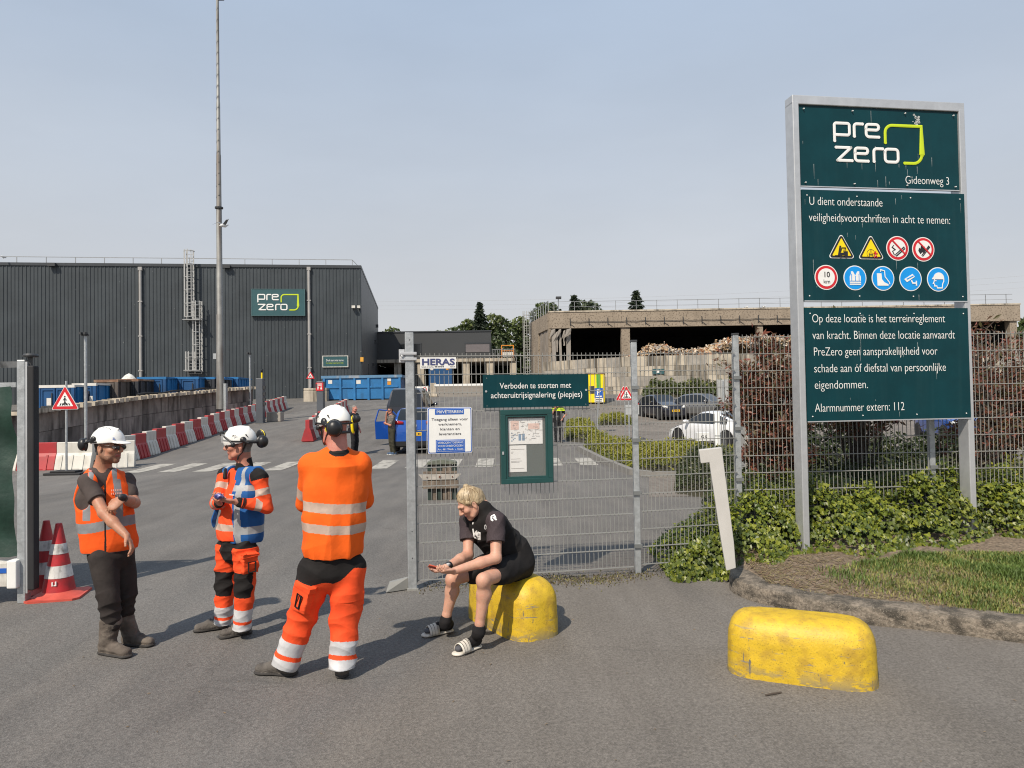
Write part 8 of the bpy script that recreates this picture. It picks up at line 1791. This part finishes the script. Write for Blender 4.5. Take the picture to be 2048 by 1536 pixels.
# ---------------------------------------------------------------- three people further off
def far_person(label, px, d, top, bottom, face, parts, skin, hairm, arms, legs_m, shirt_m, shoes_m, lean=0.0, bald=False):
    b0 = W(px, bottom, d); o_ = Vector((b0.x, d, float(GZ(b0.x, d)))); H = (W(px, top, d).z - o_.z); k = H / 1.78; f = nv(face); l = np.cross(Z3, f); K = lambda a, b, z: (l * a + f * (b + lean * z) + Z3 * z) * k
    S = Sculpt(); q_, ax_ = head(S, K(0, .02, 1.65), f, Z3, K(0, 0, 1.47), k); torso(S, K(0, 0, .95), K(0, .0, 1.28), K(0, 0, 1.47), f, .15 * k, .17 * k, .10 * k, .11 * k, K(.18, 0, 1.42), K(-.18, 0, 1.42), .055 * k)
    jo = []
    for sg, (e, w_) in zip((1, -1), arms): a = K(.19 * sg, 0, 1.41); e = K(*e); w_ = K(*w_); S.cap(a, e, .05 * k, .043 * k, .03); S.cap(e, w_, .042 * k, .03 * k, .02); hand(S, w_, w_ - e, -f, Z3, (.5, .6, .4), k); jo.append((a, e, w_))
    for sg in (1, -1): S.cap(K(.09 * sg, 0, .95), K(.10 * sg, .02, .5), .08 * k, .055 * k, .03); S.cap(K(.10 * sg, .02, .5), K(.10 * sg, -.02, .09), .055 * k, .04 * k, .03)
    hm = None if bald else 3
    p = person(S, label, o_, [skin, lip_m, eye_m, hairm, iris_m], .011, matf=face_paint(q_, ax_, hair=3, hair_low=.05, hair_back=-.02))
    S = Sculpt(); torso(S, K(0, 0, .97), K(0, 0, 1.28), K(0, 0, 1.46), f, .18 * k, .195 * k, .125 * k, .13 * k, K(.18, 0, 1.42), K(-.18, 0, 1.42), .07 * k)
    for (a, e, w_), fr in zip(jo, parts['sleeve']): S.cap(a, a + (e - a) * min(1, fr), .072 * k, .066 * k, .03, None, 1); fr > 1 and S.cap(e, e + (w_ - e) * (fr - 1), .06 * k, .05 * k, .02, None, 1)
    garment(S, parts['top'], shirt_m, p, .011, .006, 3, matf=parts.get('fn'))
    S = Sculpt(); S.cap(K(0, 0, 1.0), K(0, 0, .92), .172 * k, .172 * k, .04, (f, .8))
    for sg in (1, -1): S.cap(K(.095 * sg, 0, .92), K(.105 * sg, .03, .5), .10 * k, .082 * k, .05); S.cap(K(.105 * sg, .03, .5), K(.105 * sg, -.01, .07), .08 * k, .07 * k, .03)
    garment(S, 'trousers', [legs_m], p, .012, .007, 6)
    for sg in (1, -1): S = Sculpt(); shoe(S, K(.105 * sg, -.09, 0), K(.13 * sg, .19, 0), K(.105 * sg, -.02, .12), .05 * k, .09); garment(S, 'shoe', shoes_m, p, .01)
    return p, K, q_, ax_
tee = M('patterned_shirt', (.085, .08, .072), .9, 0, .3, 4, dirt=(.36, .30, .27), dirt_amt=.9, dirt_scale=(24, 24, 24), dirt_lo=.5, speck=(.35, .10, .09), speck_scale=22, speck_lo=.68)
olive = cloth('olive_trousers', (.045, .042, .028), .2); blk2 = cloth('black_uniform', (.016, .016, .019), .3)
p5, K5, q5, a5 = far_person('standing man in black carrying a yellow and black bag, beside the tall helmeted worker', 709, 25.7, 810, 907.5, (.92, -.35, 0), {'sleeve': (.55, .55), 'top': 'black_shirt'}, skinC, grey_hair, (((.24, -.04, 1.12), (.2, .1, .90)), ((-.24, -.04, 1.12), (-.2, .08, .88))), blk2, [blk2], [black_p, sole_m])
S = Sculpt(); c = K5(-.25, .13, 1.10); n5 = nv(np.cross(Z3, nv((.92, -.35, 0)))); S.ell(c, (n5, nv((.92, -.35, 0)), Z3), (.10, .17, .30), .01); hb5 = garment(S, 'bag', [black_p], None, .012); hb5.location = p5.location; tag(hb5, 'black bag with a broad yellow stripe held by the man in black', 'bag')
ring_tube(hb5, 'stripe', yellow_p, [c - n5 * (.10 * math.cos(t) + .015) + Z3 * .29 * math.sin(t) + np.array((.02, -.01, 0)) for t in [-1.4 + 2.8 * i / 10 for i in range(11)]], .05, 8)
p6, K6, q6, a6 = far_person('man in patterned shirt and sunglasses, hand at his mouth, leaning on the blue car', 786, 25.6, 815, 908, (-.85, -.5, 0), {'sleeve': (.75, .75), 'top': 'patterned_shirt'}, skinB, brow_m, (((.2, .12, 1.12), (.02, .22, 1.18)), ((-.16, .16, 1.16), (-.03, .17, 1.52))), olive, [tee], [M('trainer_blue', (.05, .09, .16), .6), white_p], lean=.04)
ring_tube(p6, 'sunglasses', black_p, [q6(.085, 0, .02), q6(.07, .09, .015), q6(0, .118, .015), q6(-.07, .09, .015), q6(-.085, 0, .02)], .011)
yv = cloth('police_yellow', (.55, .75, .02), .06)
def pol(P, base, bi, bt, N): r = np.zeros(len(P), int); r[(P[:, 2] > 1.30) & (P[:, 2] < 1.42) & (np.abs(P[:, 0]) < .3)] = 1; return r
p7, K7, q7, a7 = far_person('police officer in dark uniform with yellow chest band, hand on hip, behind the gate mesh', 1117, 29.6, 800, 890.5, (-.1, -1, 0), {'sleeve': (.7, .7), 'top': 'police_shirt', 'fn': pol}, skinB, brow_m, (((.33, -.06, 1.16), (.19, .06, .98)), ((-.26, .08, 1.14), (-.1, .17, 1.46))), blk2, [blk2, yv], [black_p, sole_m])
S = Sculpt(); S.cap(K7(0, 0, 1.02), K7(0, 0, .97), .185, .185, .01, (nv((-.1, -1, 0)), .8)); 
for a in (-.19, .19): S.box(K7(a, .02, .93), ((1, 0, 0), (0, 1, 0), Z3), (.05, .06, .10), .01)
garment(S, 'duty_belt', [black_p], p7, .012); S = Sculpt(); S.ell(q7(0, 0, .095), a7, (.10, .11, .045), .01); S.ell(q7(0, .1, .07), a7, (.08, .05, .012), .01); garment(S, 'cap', [blk2], p7, .01)
